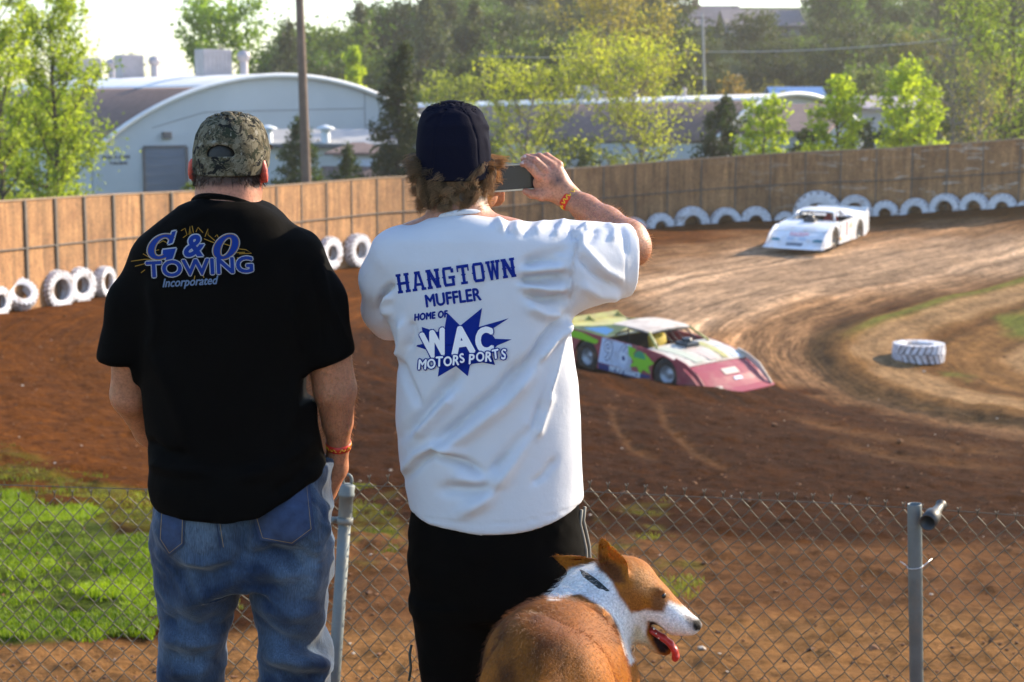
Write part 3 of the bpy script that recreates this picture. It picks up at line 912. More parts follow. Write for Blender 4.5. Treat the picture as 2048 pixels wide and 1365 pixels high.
    # faded two line lettering left of the door
    for txt, u, z, sz in (('MARK D. JONES', -11.25, 2.78, .25), ('BUILDING', -11.1, 2.42, .25)):
        cu = bpy.data.curves.new('t', 'FONT'); cu.body = txt; cu.size = sz; cu.align_x = 'CENTER'; cu.offset = .012
        to = bpy.data.objects.new('t', cu); COL.objects.link(to)
        me = bpy.data.meshes.new_from_object(to.evaluated_get(bpy.context.evaluated_depsgraph_get()))
        bpy.data.objects.remove(to); 
        for v in me.vertices: v.co = fr(u + v.co.x, -.03, z + v.co.y)
        link_mesh('wall_lettering', me, mat('faded_black_paint', (.09, .10, .12), .8), root)
    # plant on the roof
    for A, bw, bh, vent in ((9.2, 2.1, 1.75, 1.45), (24.5, 1.75, 1.7, 1.1), (33.5, 1.9, 1.65, 1.25), (52, 1.8, 1.5, 1.2)):
        A = min(A, 39)
        mb = MB(); mb.box(fr(-.6, A, ridge + .2 + bh / 2), (bw, 1.5, bh), M3, .05)
        for k in range(7): mb.box(fr(-.6 - bw / 2 + bw * (k + .5) / 7, A - .76, ridge + .25 + bh / 2), (bw / 10, .04, bh * .75), M3)
        mb.build('roof_cooler', GREYMETAL, root)
        mb = MB(); q = fr(-.6 + bw * .5 + .75, A - 1, ridge + .1)
        mb.lathe([(.30, 0), (.30, bh * .55), (.27, bh * .6), (.42, bh * .68), (.48, bh * .82), (.40, bh * .95), (.12, bh * 1.02), (.01, bh * 1.03)], 16, None)
        mb.v = [(v[0] + q.x, v[1] + q.y, v[2] + q.z) for v in mb.v]
        mb.build('roof_vent', GREYMETAL, root, True)
    mb = MB(); q = fr(1.6, 15.5, ridge - .05)
    mb.lathe([(.30, 0), (.30, .9), (.27, 1.0), (.42, 1.1), (.48, 1.35), (.40, 1.55), (.12, 1.65), (.01, 1.66)], 16, None)
    mb.v = [(v[0] + q.x, v[1] + q.y, v[2] + q.z) for v in mb.v]
    mb.build('roof_vent', GREYMETAL, root, True)
barn()

def leanto():
    a = P(500, 400, 103); b = P(800, 400, 104.5)
    root = tag(empty('low_annex', (a.x, a.y, -.8)), 'low white annex with grey sloping roof in front of the arched barn', 'annex')
    o = root.location
    L = b.x - a.x
    z_e = P(600, 291, 103).z - o.z; z_t = P(600, 268, 105.5).z - o.z + .15
    mb = MB(); mb.box((L / 2, 1.6, z_e / 2 - .1), (L, 2.8, z_e - .2)); mb.build('wall', WALLPAINT, root)
    mb = MB(); mb.prism([(-.35, z_e - .1), (3.2, z_t), (3.2, z_t + .12), (-.35, z_e + .12)], -.3, L + .3, lambda u, v, w: (w, u, v)); mb.build('roof', mat('grey_roll_roofing', (.40, .39, .39), .8, .15, .6), root)
    mb = MB(); mb.box((L / 2, -.4, z_e - .04), (L + .6, .06, .2)); mb.build('gutter', TRIMDARK, root)
    for px in (545, 658):
        q = P(px, 262, 105) - o
        mb = MB(); mb.lathe([(.28, -.9), (.28, .05), (.22, .08), (.6, .12), (.5, .25), (.1, .38), (.01, .39)], 14)
        mb.v = [(v[0] + q.x, v[1] + 0, v[2] + q.z) for v in mb.v]; mb.build('roof_vent', mat('white_vent', (.6, .64, .68), .5), root, True)
leanto()

def hip_house():
    a = P(648, 305, 92); b = P(775, 305, 92)
    root = tag(empty('hip_roof_hut', (a.x, a.y, -.6)), 'small hut with brown hip roof between the conifers', 'hut')
    o = root.location
    L = b.x - a.x; z1 = P(700, 306, 92).z - o.z; z2 = P(700, 285, 93.5).z - o.z
    mb = MB(); mb.box((L / 2, 1.6, z1 / 2), (L - .9, 2.6, z1)); mb.build('wall', WALLPAINT, root)
    mb = MB(); V = [(0, 0, z1), (L, 0, z1), (L, 3.2, z1), (0, 3.2, z1), (1.4, 1.6, z2), (L - 1.4, 1.6, z2), (0, 0, z1 - .14), (L, 0, z1 - .14), (L, 3.2, z1 - .14), (0, 3.2, z1 - .14)]
    mb.add(V, [(0, 1, 5, 4), (1, 2, 5), (2, 3, 4, 5), (3, 0, 4), (0, 6, 7, 1), (1, 7, 8, 2), (2, 8, 9, 3), (3, 9, 6, 0), (9, 8, 7, 6)]); mb.build('roof', ROOFBROWN, root)
    mb = MB(); mb.box((L * .33, .28, z1 - .75), (L * .22, .06, .8)); mb.build('window', WINDOWP, root)
    mb = MB(); mb.box((L * .68, .28, z1 - .75), (L * .22, .06, .8)); mb.build('window', WINDOWP, root)
    zb = P(700, 338, 91).z - o.z
    mb = MB(); mb.prism([(-1.0, zb - .75), (.28, zb), (.28, zb + .1), (-1.0, zb - .65)], -.2, L + .2, lambda u, v, w: (w, u, v)); mb.build('porch_roof', ROOFBROWN, root)
hip_house()

def quonset2():
    A0 = P(845, 210, 124); A1 = P(1585, 192, 97)
    root = tag(empty('long_shed', (A0.x, A0.y, -.5)), 'long low building with white and brown roof behind the bright green saplings', 'building')
    o = root.location
    ax = Vector((A1.x - A0.x, A1.y - A0.y, 0)); L = ax.length; ax.normalize(); u = Vector((ax.y, -ax.x, 0))
    zr0 = A0.z - o.z; dz = (A1.z - A0.z) / L
    hw = 6.6; drop = 2.55
    Rr = (hw * hw + drop * drop) / (2 * drop)
    def za(U): return -Rr + math.sqrt(Rr * Rr - U * U)
    def fr(U, A, Z): return u * U + ax * A + Vector((0, 0, Z))
    eave = zr0 - drop
    us = np.linspace(-hw, hw, 31)
    mb = MB()
    for A in (.1, L - .4):
        mb.prism([(-hw + .1, 0), (hw - .1, 0)] + [(k * .985, zr0 + dz * A + za(k) - .05) for k in reversed(us)], A, A + .3, lambda a_, b_, c_: fr(a_, c_, b_))
    for sd in (-1, 1):
        mb.prism([(sd * (hw - .2) - .1, 0), (sd * (hw - .2) + .1, 0), (sd * (hw - .2) + .1, eave - .02), (sd * (hw - .2) - .1, eave - .02)], .4, L - .4, lambda a_, b_, c_: fr(a_, c_, b_ + dz * c_ * (b_ > 1)))
    mb.build('wall', WALLPAINT, root)
    def band(lo, hi, m, lift):
        uu = np.linspace(lo, hi, 14); V = []; F = []; n = 14; mb = MB()
        for A in (-.3, L + .3):
            V += [fr(k, A, zr0 + dz * A + za(k) + lift) for k in uu] + [fr(k, A, zr0 + dz * A + za(k) + lift + .12) for k in uu]
        for i in range(n - 1):
            F += [(i, i + 1, 2 * n + i + 1, 2 * n + i), (n + i, n + i + 1, 3 * n + i + 1, 3 * n + i), (i, i + 1, n + i + 1, n + i), (2 * n + i, 2 * n + i + 1, 3 * n + i + 1, 3 * n + i)]
        F += [(0, n, 3 * n, 2 * n), (n - 1, 2 * n - 1, 4 * n - 1, 3 * n - 1)]
        mb.add(V, F); mb.build('roof', m, root, True)
    band(-hw, -2.4, ROOFBROWN, .0); band(-2.4, 2.6, ROOFWHITE, .03); band(2.6, hw, ROOFBROWN, .0)
    mb = MB(); mb.tube([fr(k, L + .33, zr0 + dz * L + za(k) + .1) for k in us], .14, 6); mb.build('roof_edge', ROOFWHITE, root, True)
    mb = MB(); q = fr(.4, L * .52, zr0 + dz * L * .52 + .5); mb.box(q, (1.4, 1.2, .9), None, .04); mb.build('roof_cooler', GREYMETAL, root)
    for A in (.46, .58, .66, .78): 
        mb = MB(); q = fr(.9, L * A, zr0 + dz * L * A + .2); mb.lathe([(.16, -.2), (.16, .25), (.22, .3), (.02, .42)], 10); mb.v = [(v[0] + q.x, v[1] + q.y, v[2] + q.z) for v in mb.v]; mb.build('roof_vent', GREYMETAL, root, True)
    # side wing at the right end
    B0 = P(1480, 262, 90) - o; B1 = P(1650, 262, 88) - o
    w = (B1 - B0); w.z = 0; Lw = w.length; w.normalize(); n_ = Vector((w.y, -w.x, 0))
    zt = P(1560, 266, 89).z - o.z; zp = P(1560, 212, 93).z - o.z
    f2 = lambda a_, b_, c_: Vector((B0.x, B0.y, 0)) + w * a_ + n_ * (-b_) + Vector((0, 0, c_))
    mb = MB(); mb.prism([(.2, 0), (.35, 0), (.35, zt), (.2, zt)], 0, Lw, lambda a_, b_, c_: f2(c_, a_, b_)); mb.build('wing_wall', WALLPAINT, root)
    mb = MB(); mb.prism([(-.2, zt - .05), (5.2, zp), (5.2, zp + .12), (-.2, zt + .1)], -.2, Lw + .2, lambda a_, b_, c_: f2(c_, a_, b_)); mb.build('wing_roof', ROOFBROWN, root)
quonset2()

def gable(name, label, px0, px1, top, eave, base, d, roofm, wallm, depth=6, chimney=None, cat='house', over=.4):
    a = P(px0, eave, d); b = P(px1, eave, d)
    zb = P((px0 + px1) / 2, base, d).z
    g = min(gz(a.x, d), gz(b.x, d), gz(a.x, d + depth)) - .3
    zb = min(zb, g)
    root = tag(empty(name, (a.x, a.y, zb)), label, cat)
    L = b.x - a.x; ze = a.z - zb; zt = P(px0, top, d + depth / 2).z - zb
    mb = MB(); mb.box((L / 2, depth / 2, ze / 2), (L - .6, depth - .6, ze)); 
    mb.prism([(.3, ze), (depth - .3, ze), (depth / 2, zt - .15)], .3, L - .3, lambda u, v, w: (w, u, v))
    mb.build('wall', wallm, root)
    mb = MB(); t = .14
    for sd in (0, 1):
        y0, y1 = (-over, depth / 2) if sd == 0 else (depth + over, depth / 2)
        mb.prism([(y0, ze - .12), (y1, zt), (y1, zt + t), (y0, ze - .12 + t)], -over, L + over, lambda u, v, w: (w, u, v))
    rf = mb.build('roof', roofm, root)
    if chimney:
        mb = MB(); mb.box((L * chimney, depth * .45, zt + .35), (.9, .8, 1.3), None, .03); mb.build('chimney', mat('chimney_brick', (.2, .1, .08), .9, .2, 3), root)
    nw = max(2, int(L / 3.5))
    for k in range(nw):
        mb = MB(); mb.box((L * (k + .5) / nw, .27, ze * .6), (1.1, .06, min(1.1, ze * .4))); mb.build('window', mat('dark_glass', (.05, .06, .07), .1), root)
    return root
HROOF = mat('grey_tile_roof', (.20, .17, .18), .85, .2, 1.5); HWALL = mat('tan_siding', (.34, .29, .25), .85, .1, .6); HWALL2 = mat('grey_siding', (.30, .28, .30), .85, .1, .6)  # siding in a plain tan and a plain grey
gable('hill_house', 'grey roofed house with chimney up on the wooded hill', 1335, 1480, 14, 54, 84, 232, HROOF, HWALL, 9, .42)
gable('hill_house', 'lower house with broad grey roof just right of the chimney house on the hill', 1455, 1605, 22, 52, 72, 222, HROOF, HWALL2, 10)
gable('blue_roof_shed', 'small shed with bright blue roof half hidden by the saplings', 1555, 1645, 178, 200, 230, 122, mat('blue_sheet_roof', (.09, .20, .42), .5), HWALL2, 5, cat='shed')
gable('rusty_roof_shed', 'low shed with rusty red and white roof between the two saplings', 1690, 1850, 196, 216, 260, 112, mat('rusty_roof', (.42, .36, .38), .7, .3, .8, dirt=(.3, .14, .09), dirt_scale=.5), mat('grey_shed_wall', (.42, .42, .46), .8), 6, cat='shed')

# ------------------------------------------------------------------ poles and wire
POLEW = mat('weathered_pole_wood', (.17, .115, .085), .85, .3, 2, bmp=.5, bscale=9, bdist=.02)
def pole(name, label, px0, py0, px1, py1, d, r0, r1, m, cat='pole'):
    a = P(px0, py0, d); b = P(px1, py1, d)
    t = (gz(b.x, d) - .4 - b.z) / (a.z - b.z); b2 = b + (a - b) * t
    mb = MB(); n = 12
    mb.tube([tuple(b2 + (a - b2) * (k / n)) for k in range(n + 1)], [r1 + (r0 - r1) * k / n for k in range(n + 1)], 14)
    mb.v = [tuple(Vector(v) - b2) for v in mb.v]
    root = tag(empty(name, b2), label, cat)
    mb.build('shaft', m, root, True)
    return root, a - b2
r_, top = pole('utility_pole', 'tall brown wooden utility pole rising beside the man in the camouflage cap', 592, -190, 613, 370, 72, .15, .225, POLEW)
mb = MB(); mb.box(top + Vector((0, .2, -.5)), (2.4, .12, .14)); 
for k in (-1, -.4, .4, 1): mb.tube([top + Vector((k * 1.05, .2, -.42)), top + Vector((k * 1.05, .2, -.2))], .05, 8)
mb.build('crossarm', POLEW, r_)
r_, top = pole('utility_pole', 'thin grey pole standing in front of the dark hill trees under the houses', 1405, 28, 1409, 175, 128, .09, .13, mat('grey_pole', (.30, .29, .27), .8, .1, 2))
mb = MB(); mb.box(top + Vector((0, 0, -.3)), (1.2, .08, .1)); mb.build('crossarm', POLEW, r_)
pole('utility_pole', 'short thin pole among the hill trees left of the tall wooden pole', 566, 66, 568, 130, 170, .12, .15, POLEW)
mb = MB(); a = P(960, 112, 128); b = P(1407, 104, 128); c_ = P(2150, 44, 125)
def sag(p, q, s, n=14): return [p.lerp(q, k / n) - Vector((0, 0, s * 4 * (k / n) * (1 - k / n))) for k in range(n + 1)]
pts = sag(a, b, .25) + sag(b, c_, .6)[1:]
mb.tube([p - a for p in pts], .035, 5); o = mb.build('power_line', mat('cable_grey', (.35, .35, .34), .6), None, True); o.location = a
tag(o, 'thin grey overhead cable strung in front of the dark hill', 'cable')

# ------------------------------------------------------------------ trees
BARK = mat('bark', (.085, .065, .05), .9, .3, 4, bmp=.4, bscale=20)
BARKG = mat('grey_bark', (.20, .17, .15), .9, .3, 4)
LEAF = leaf_mat('leaf', 1.45, .52)
LEAFD = leaf_mat('dull_leaf', 1.25, .38, .6)
def leaf_cloud(C, size, cols, rng, asp=.6, up=.35):
    n = len(C)
    d = rng.normal(size=(n, 3)); d[:, 2] += up; d /= np.linalg.norm(d, axis=1)[:, None]
    s = np.cross(d, rng.normal(size=(n, 3))); s /= np.linalg.norm(s, axis=1)[:, None] + 1e-9
    nn = np.cross(d, s)
    L = (size * rng.uniform(.6, 1.35, n))[:, None]
    V = np.stack([C, C + d * L * .5 + s * L * asp * .5 + nn * L * .08, C + d * L, C + d * L * .5 - s * L * asp * .5 + nn * L * .08], 1)
    F = np.arange(n * 4).reshape(n, 4)
    return V.reshape(-1, 3), F, np.repeat(cols, 4, 0)
def shape_r(kind, t):
    if kind == 'cone': return max(.03, (1 - t) ** .85) * min(1, .55 + t * 4)
    if kind == 'vase': return .35 + .65 * math.sin(min(1, t * 1.1 + .05) * math.pi * .78)
    if kind == 'flame': return math.sin(math.pi * min(1, .10 + t * .90) ** .75) ** .8
    return math.sqrt(max(.02, 1 - (2 * t - 1) ** 2)) 
def tree(name, label, H, Rad, kind='oval', leaves=5000, size=.2, c1=(.1, .2, .02), c2=(.3, .4, .05), clear=.15, limbs=26, subs=7, seed=0, leafm=None, bark=None, up=.6, loose=.13, group=None, cat='tree', trunk_r=None):
    """trunk with limbs and twigs; leaves hang on the twigs. Stands at the origin."""
    rng = np.random.default_rng(seed)
    root = tag(empty(name), label, cat, group)
    tr = trunk_r or H * .016
    mb = MB()
    n = 10; pts = []; off = np.zeros(2)
    for k in range(n + 1):
        pts.append(Vector((off[0], off[1], H * .96 * k / n))); off = off + rng.normal(0, Rad * .035, 2)
    mb.tube(pts, [tr * (1 - .9 * k / n) for k in range(n + 1)], 7)
    tw = []; 
    for i in range(limbs):
        t = clear + (1 - clear) * (i + rng.uniform(0, 1)) / limbs
        t = min(t, .985); f = t * n; k = min(int(f), n - 1)
        b = pts[k].lerp(pts[k + 1], f - k)
        tc = (t - clear) / (1 - clear)
        rad = Rad * shape_r(kind, tc) * rng.uniform(.65, 1.12)
        az = i * 2.4 + rng.uniform(-.5, .5)
        rise = up * rad * rng.uniform(.5, 1.3)
        e = b + Vector((math.cos(az) * rad, math.sin(az) * rad, rise))
        e.z = min(e.z, H * 1.03)
        m = b.lerp(e, .5) + Vector((0, 0, -.12 * rad * (1 if up > 0 else -1))) + Vector(rng.normal(0, rad * .05, 3))
        lr = tr * .42 * (1 - .75 * t) + .012
        mb.tube([b, m, e], [lr, lr * .6, lr * .2], 5, False)
        tw.append((b.lerp(m, .5), e, .5))
        for j in range(subs):
            q = rng.uniform(.25, .95)
            p0 = (b.lerp(m, q * 2) if q < .5 else m.lerp(e, q * 2 - 1))
            ln = rad * rng.uniform(.25, .5) + .12
            dv = Vector(rng.normal(0, 1, 3)); dv.z = dv.z * .6 + up * .9; dv = dv.normalized() + (e - b).normalized() * .7
            p1 = p0 + dv.normalized() * ln
            mb.tube([p0, p0.lerp(p1, .5) + Vector(rng.normal(0, ln * .08, 3)), p1], [lr * .4, lr * .25, lr * .08], 4, False)
            tw.append((p0, p1, 1.0))
    mb.build('trunk', bark or BARK, root, True)
    w = np.array([(Vector(b) - Vector(a)).length * c for a, b, c in tw]); w /= w.sum()
    ix = rng.choice(len(tw), leaves, p=w)
    A = np.array([tuple(q[0]) for q in tw])[ix]; B = np.array([tuple(q[1]) for q in tw])[ix]
    u = rng.uniform(.15, 1.05, leaves)[:, None]
    C = A + (B - A) * u + rng.normal(0, Rad * loose, (leaves, 3)) * (.35 + .65 * rng.uniform(0, 1, (leaves, 1)))
    cl = rng.uniform(0, 1, len(tw))[ix]
    tcol = np.clip(cl * .6 + rng.uniform(0, .4, leaves) + .25 * fbm(C * 1.2, 2, seed), 0, 1)[:, None]
    cols = np.array(c1) * (1 - tcol) + np.array(c2) * tcol
    V, F, cc = leaf_cloud(C, size, cols, rng, up=.2)
    from_np('crown', V, F, leafm or LEAF, root, False, col=cc)
    return root
def place(root, px, d, z=None, s=1.0, rz=0.0):
    x = P(px, 600, d).x * 1.0
    root.location = (x, d, (gz(x, d) if z is None else z) - .1)
    root.scale = (s, s, s); root.rotation_euler = (0, 0, rz)
    return root
def ht(px, top, d):
    x = P(px, 600, d).x
    return P(px, top, d).z - gz(x, d)
def wd(px, d): return px / FPX * d / 2
BR1, BR2 = (.15, .22, .012), (.46, .52, .045)
def T(name, label, px, top, width, d, **kw):
    r = tree(name, label, ht(px, top, d), wd(width, d), **kw)
    return place(r, px, d, rz=random.uniform(0, 6))
T('leafy_tree', 'tall airy light green tree at the left edge behind the board wall', 10, -40, 190, 58, kind='vase', leaves=9000, size=.15, c1=(.12, .19, .015), c2=(.42, .47, .065), seed=1, limbs=34, subs=9, up=1.3, clear=.05, loose=.12)
T('leafy_tree', 'bushy light green tree with forked trunk between left edge and the barn door', 128, 2, 175, 61, kind='vase', leaves=9500, size=.15, c1=(.12, .19, .015), c2=(.43, .48, .065), seed=2, limbs=36, subs=9, up=1.15, clear=.04, loose=.13)
T('leafy_tree', 'dense yellow green tree standing close behind the left barn corner', 95, 190, 230, 66, kind='oval', leaves=9000, size=.15, c1=(.11, .175, .012), c2=(.37, .42, .05), seed=14, limbs=30, subs=8, up=.7, clear=.05, loose=.16)
T('leafy_tree', 'open green tree rising behind the barn roof and its coolers', 452, 18, 190, 155, kind='vase', leaves=5200, size=.42, c1=(.06, .13, .012), c2=(.22, .31, .03), seed=3, limbs=28, subs=7, up=1.0, clear=.3, loose=.11)
T('pale_tree', 'distant pale grey tree behind the barn coolers', 283, 108, 60, 190, kind='oval', leaves=700, size=.5, c1=(.25, .25, .25), c2=(.35, .34, .36), seed=4, limbs=16, clear=.4, leafm=LEAFD)
T('young_tree', 'bright green pointed young tree above the right slope of the barn roof', 712, 86, 56, 135, kind='flame', leaves=2600, size=.38, c1=BR1, c2=BR2, seed=5, limbs=24, subs=5, up=1.0, clear=.3)
T('conifer', 'tall dark ragged conifer between the barn and the man in white', 790, 66, 165, 80, kind='cone', leaves=9500, size=.2, c1=(.02, .032, .014), c2=(.07, .085, .035), seed=6, limbs=52, subs=7, up=-.12, clear=.03, leafm=LEAFD, loose=.085)
T('conifer', 'dark green pointed conifer behind the tall wooden utility pole', 605, 226, 128, 84, kind='cone', leaves=5000, size=.17, c1=(.022, .04, .014), c2=(.07, .10, .03), seed=7, limbs=40, subs=6, up=.25, clear=.02, leafm=LEAFD, loose=.11)
T('conifer', 'small dark conifer in front of the hip roofed hut', 691, 284, 84, 82, kind='cone', leaves=3000, size=.15, c1=(.025, .042, .014), c2=(.075, .105, .03), seed=8, limbs=30, subs=5, up=.3, clear=.02, leafm=LEAFD, loose=.12)
T('conifer', 'dark pointed conifer in front of the long building right of the phone', 1432, 186, 96, 80, kind='flame', leaves=5500, size=.17, c1=(.018, .034, .014), c2=(.055, .08, .03), seed=9, limbs=40, subs=6, up=.6, clear=.02, leafm=LEAFD, loose=.12)
T('spring_tree', 'sparse yellow green spring tree directly above the phone', 1050, 140, 240, 84, kind='vase', leaves=6500, size=.15, c1=(.16, .19, .02), c2=(.43, .44, .06), seed=10, limbs=34, subs=10, up=1.1, clear=.04, bark=BARKG, loose=.10)
T('spring_tree', 'wide sparse yellow green spring tree right of the phone', 1285, 96, 270, 82, kind='vase', leaves=7500, size=.15, c1=(.16, .19, .02), c2=(.45, .45, .06), seed=11, limbs=38, subs=11, up=1.0, clear=.05, bark=BARKG, loose=.10)
T('budding_tree', 'tall thin budding tree with brownish yellow leaves behind the spring trees', 1225, -30, 240, 116, kind='vase', leaves=7500, size=.23, c1=(.15, .12, .025), c2=(.36, .30, .07), seed=12, limbs=36, subs=10, up=1.0, clear=.12, bark=BARKG, loose=.10)
T('spring_tree', 'low olive spring tree between the tall conifer and the sparse yellow trees', 905, 165, 150, 100, kind='vase', leaves=4200, size=.19, c1=(.10, .13, .025), c2=(.26, .28, .06), seed=21, limbs=28, subs=8, up=1.0, clear=.05, bark=BARKG)
T('sapling', 'lowest bright green sapling right of the dark conifer', 1515, 200, 105, 76, kind='oval', leaves=2600, size=.2, c1=BR1, c2=BR2, seed=13, limbs=22, subs=6, up=.8, clear=.15)
T('sapling', 'bright green sapling in the middle of the three above the wall', 1660, 140, 112, 76, kind='flame', leaves=3600, size=.2, c1=BR1, c2=BR2, seed=15, limbs=26, subs=6, up=.9, clear=.12)
T('sapling', 'biggest bright green sapling, rightmost of the three above the wall', 1805, 112, 140, 77, kind='flame', leaves=4600, size=.2, c1=BR1, c2=BR2, seed=16, limbs=28, subs=7, up=.8, clear=.12)
T('bare_tree', 'nearly bare brownish tree just right of the biggest sapling', 1885, 70, 170, 88, kind='vase', leaves=1700, size=.13, c1=(.16, .12, .05), c2=(.3, .26, .1), seed=17, limbs=34, subs=11, up=1.0, clear=.06, bark=BARKG)
T('leafy_tree', 'large yellow green tree filling the upper right corner', 2010, -70, 260, 90, kind='vase', leaves=10500, size=.18, c1=(.10, .15, .015), c2=(.30, .37, .045), seed=18, limbs=40, subs=10, up=1.0, clear=.05, loose=.13)
T('bare_tree', 'thin brown leafless tree in front of the large corner tree', 1950, 130, 130, 84, kind='vase', leaves=1500, size=.13, c1=(.2, .17, .06), c2=(.34, .3, .1), seed=19, limbs=30, subs=10, up=1.1, clear=.05, bark=BARKG)
T('shrub', 'small green shrub beside the barn door above the wall', 392, 358, 40, 70, kind='oval', leaves=900, size=.12, c1=(.08, .12, .02), c2=(.2, .26, .04), seed=20, limbs=14, subs=4, clear=.02)
T('shrub', 'round grey green bush between the two taller saplings', 1722, 136, 95, 124, kind='oval', leaves=2600, size=.3, c1=(.06, .08, .03), c2=(.17, .19, .07), seed=22, limbs=20, subs=5, clear=.02, leafm=LEAFD)
T('shrub', 'reddish brown bush behind the dark conifer at the right', 1465, 148, 110, 118, kind='oval', leaves=2600, size=.26, c1=(.14, .10, .03), c2=(.30, .19, .06), seed=23, limbs=20, subs=5, clear=.02)
T('shrub', 'yellowish round bush beside the blue roofed shed', 1570, 186, 100, 104, kind='oval', leaves=2400, size=.24, c1=(.12, .13, .03), c2=(.27, .26, .07), seed=24, limbs=20, subs=5, clear=.02)
# dark bushes low behind the wall
for i, (px, top, w_, d) in enumerate(((1715, 250, 120, 84), (1870, 240, 130, 92), (1610, 255, 60, 86), (1150, 285, 150, 92), (960, 280, 110, 96))):
    T('shrub', ('dark low bush under the two taller saplings', 'dark low bush right of the biggest sapling', 'dark low bush beside the middle sapling', 'olive low bush under the gap of the sparse spring trees', 'olive low bush close to the raised phone')[i], px, top, w_, d, kind='oval', leaves=2300, size=.2, c1=(.025, .04, .015), c2=(.09, .12, .03), seed=30 + i, limbs=18, subs=5, clear=.02, leafm=LEAFD)

# trees covering the hill: a few kinds, each copied as a whole
kinds = []
for i, (nm, H, Rd, kd, cA, cB, lv, sz) in enumerate((
    ('round_tree', 9, 4.2, 'oval', (.022, .05, .010), (.085, .15, .022), 6000, .42), ('round_tree', 8, 4.4, 'oval', (.03, .055, .012), (.11, .16, .03), 6000, .42),
    ('round_tree', 10, 4.6, 'oval', (.028, .042, .014), (.085, .105, .035), 6000, .45), ('round_tree', 8, 3.8, 'oval', (.05, .06, .03), (.13, .14, .07), 5000, .42),
    ('hill_conifer', 12, 2.6, 'cone', (.025, .032, .012), (.085, .09, .03), 5000, .38), ('hill_conifer', 13, 4.2, 'cone', (.04, .05, .03), (.13, .15, .08), 6000, .4),
    ('round_tree', 9, 4.0, 'oval', (.07, .07, .02), (.20, .19, .05), 5500, .4))):
    r = tree(nm, None, H, Rd, kind=kd, leaves=lv, size=sz, c1=cA, c2=cB, clear=.03 if kd == 'cone' else .1, limbs=26 if kd == 'oval' else 44, subs=5, seed=50 + i, leafm=LEAFD if i not in (0, 1) else LEAF, up=.25 if kd == 'cone' else .5, loose=.16 if kd == 'oval' else .10)
    kinds.append(r)
KLAB = ['deep green round tree', 'mid green round tree', 'dark olive round tree', 'grey green round tree', 'narrow dark conifer', 'wide grey green conifer', 'yellowish round tree']
used = set(); rng = random.Random(5)
spots = [(950, 172, 4, 1.0), (852, 165, 5, 1.05), (905, 185, 4, .9), (1010, 176, 2, .9), (760, 190, 0, 1.1), (660, 178, 1, 1.15), (600, 190, 0, 1.0), (560, 182, 0, .85), (700, 168, 1, .9), (620, 162, 0, .85)]
for row, d in enumerate((142, 152, 163, 175, 188, 202, 217, 233, 250, 268)):
    step = 3400 / d * 6.6
    px = 555 + row * 4 + rng.uniform(0, step)
    while px < 2180:
        if not (d > 200 and 1320 < px < 1640) and not (d > 190 and 1360 < px < 1600):
            k = rng.choice([0, 0, 1, 1, 2, 2, 2, 3, 6, 2, 0]) if rng.random() > .1 else rng.choice([4, 5])
            spots.append((px, d + rng.uniform(-5, 5), k, rng.uniform(.62, 1.05)))
        px += step * rng.uniform(.75, 1.3)
for px, d, k, s in spots:
    if d < 200 and 1330 < px < 1620: s *= .72
    o = kinds[k] if k not in used else copy_tree(kinds[k])
    first = k not in used; used.add(k)
    place(o, px, d, s=s, rz=rng.uniform(0, 6.28))
    q = pix(np.array([[o.location.x, o.location.y, o.location.z + s * 6]]))[0]
    h = 'upper' if d > 205 else ('middle' if d > 168 else 'lower')
    w = 'left of the tall conifer' if q[0] < 740 else 'between the conifer and the man in white' if q[0] < 960 else 'above the phone' if q[0] < 1180 else 'behind the budding tree' if q[0] < 1340 else 'below the hill houses' if q[0] < 1620 else 'behind the saplings' if q[0] < 1860 else 'behind the right corner tree'
    tag(o, '%s on the %s hill %s' % (KLAB[k], h, w), 'tree', 'trees covering the hill')
for k, r in enumerate(kinds):
    if k not in used:
        for ch in list(r.children): bpy.data.objects.remove(ch)
        bpy.data.objects.remove(r)

# ------------------------------------------------------------------ people
YM = 3.9
def rows_px(rows, y=YM):
    out = []
    for py, xl, xr, yb, yf in rows:
        a, b = P(xl, py, y), P(xr, py, y)
        out.append((a.z, a.x, b.x, y - yb, y + yf))
    return out
def Q(px, py, dy=0.0): return tuple(P(px, py, YM + dy))
def skin_mat(name):
    m, nt, bs, out = new_mat(name)
    a = _n(nt, 'ShaderNodeAttribute'); a.attribute_name = 'Col'
    g = _n(nt, 'ShaderNodeNewGeometry')
    n = noise_node(nt, 28, 6, .65, g.outputs['Position']); r = ramp(nt, n.outputs['Fac'], [(.3, .74), (.7, 1.2)])
    n2 = noise_node(nt, 170, 3, .6, g.outputs['Position']); r2 = ramp(nt, n2.outputs['Fac'], [(.36, .72), (.55, 1.06)])
    c = mixc(nt, 1, a.outputs['Color'], r.outputs['Color'], 'MULTIPLY'); c = mixc(nt, .8, c, r2.outputs['Color'], 'MULTIPLY')
    nt.links.new(c, bs.inputs['Base Color']); bs.inputs['Roughness'].default_value = .48
    bs.inputs['Subsurface Weight'].default_value = .35; bs.inputs['Subsurface Radius'].default_value = (1, .25, .1); bs.inputs['Subsurface Scale'].default_value = .014
    bump(nt, bs, n2.outputs['Fac'], .35, .002)
    return m
SKIN = skin_mat('skin')
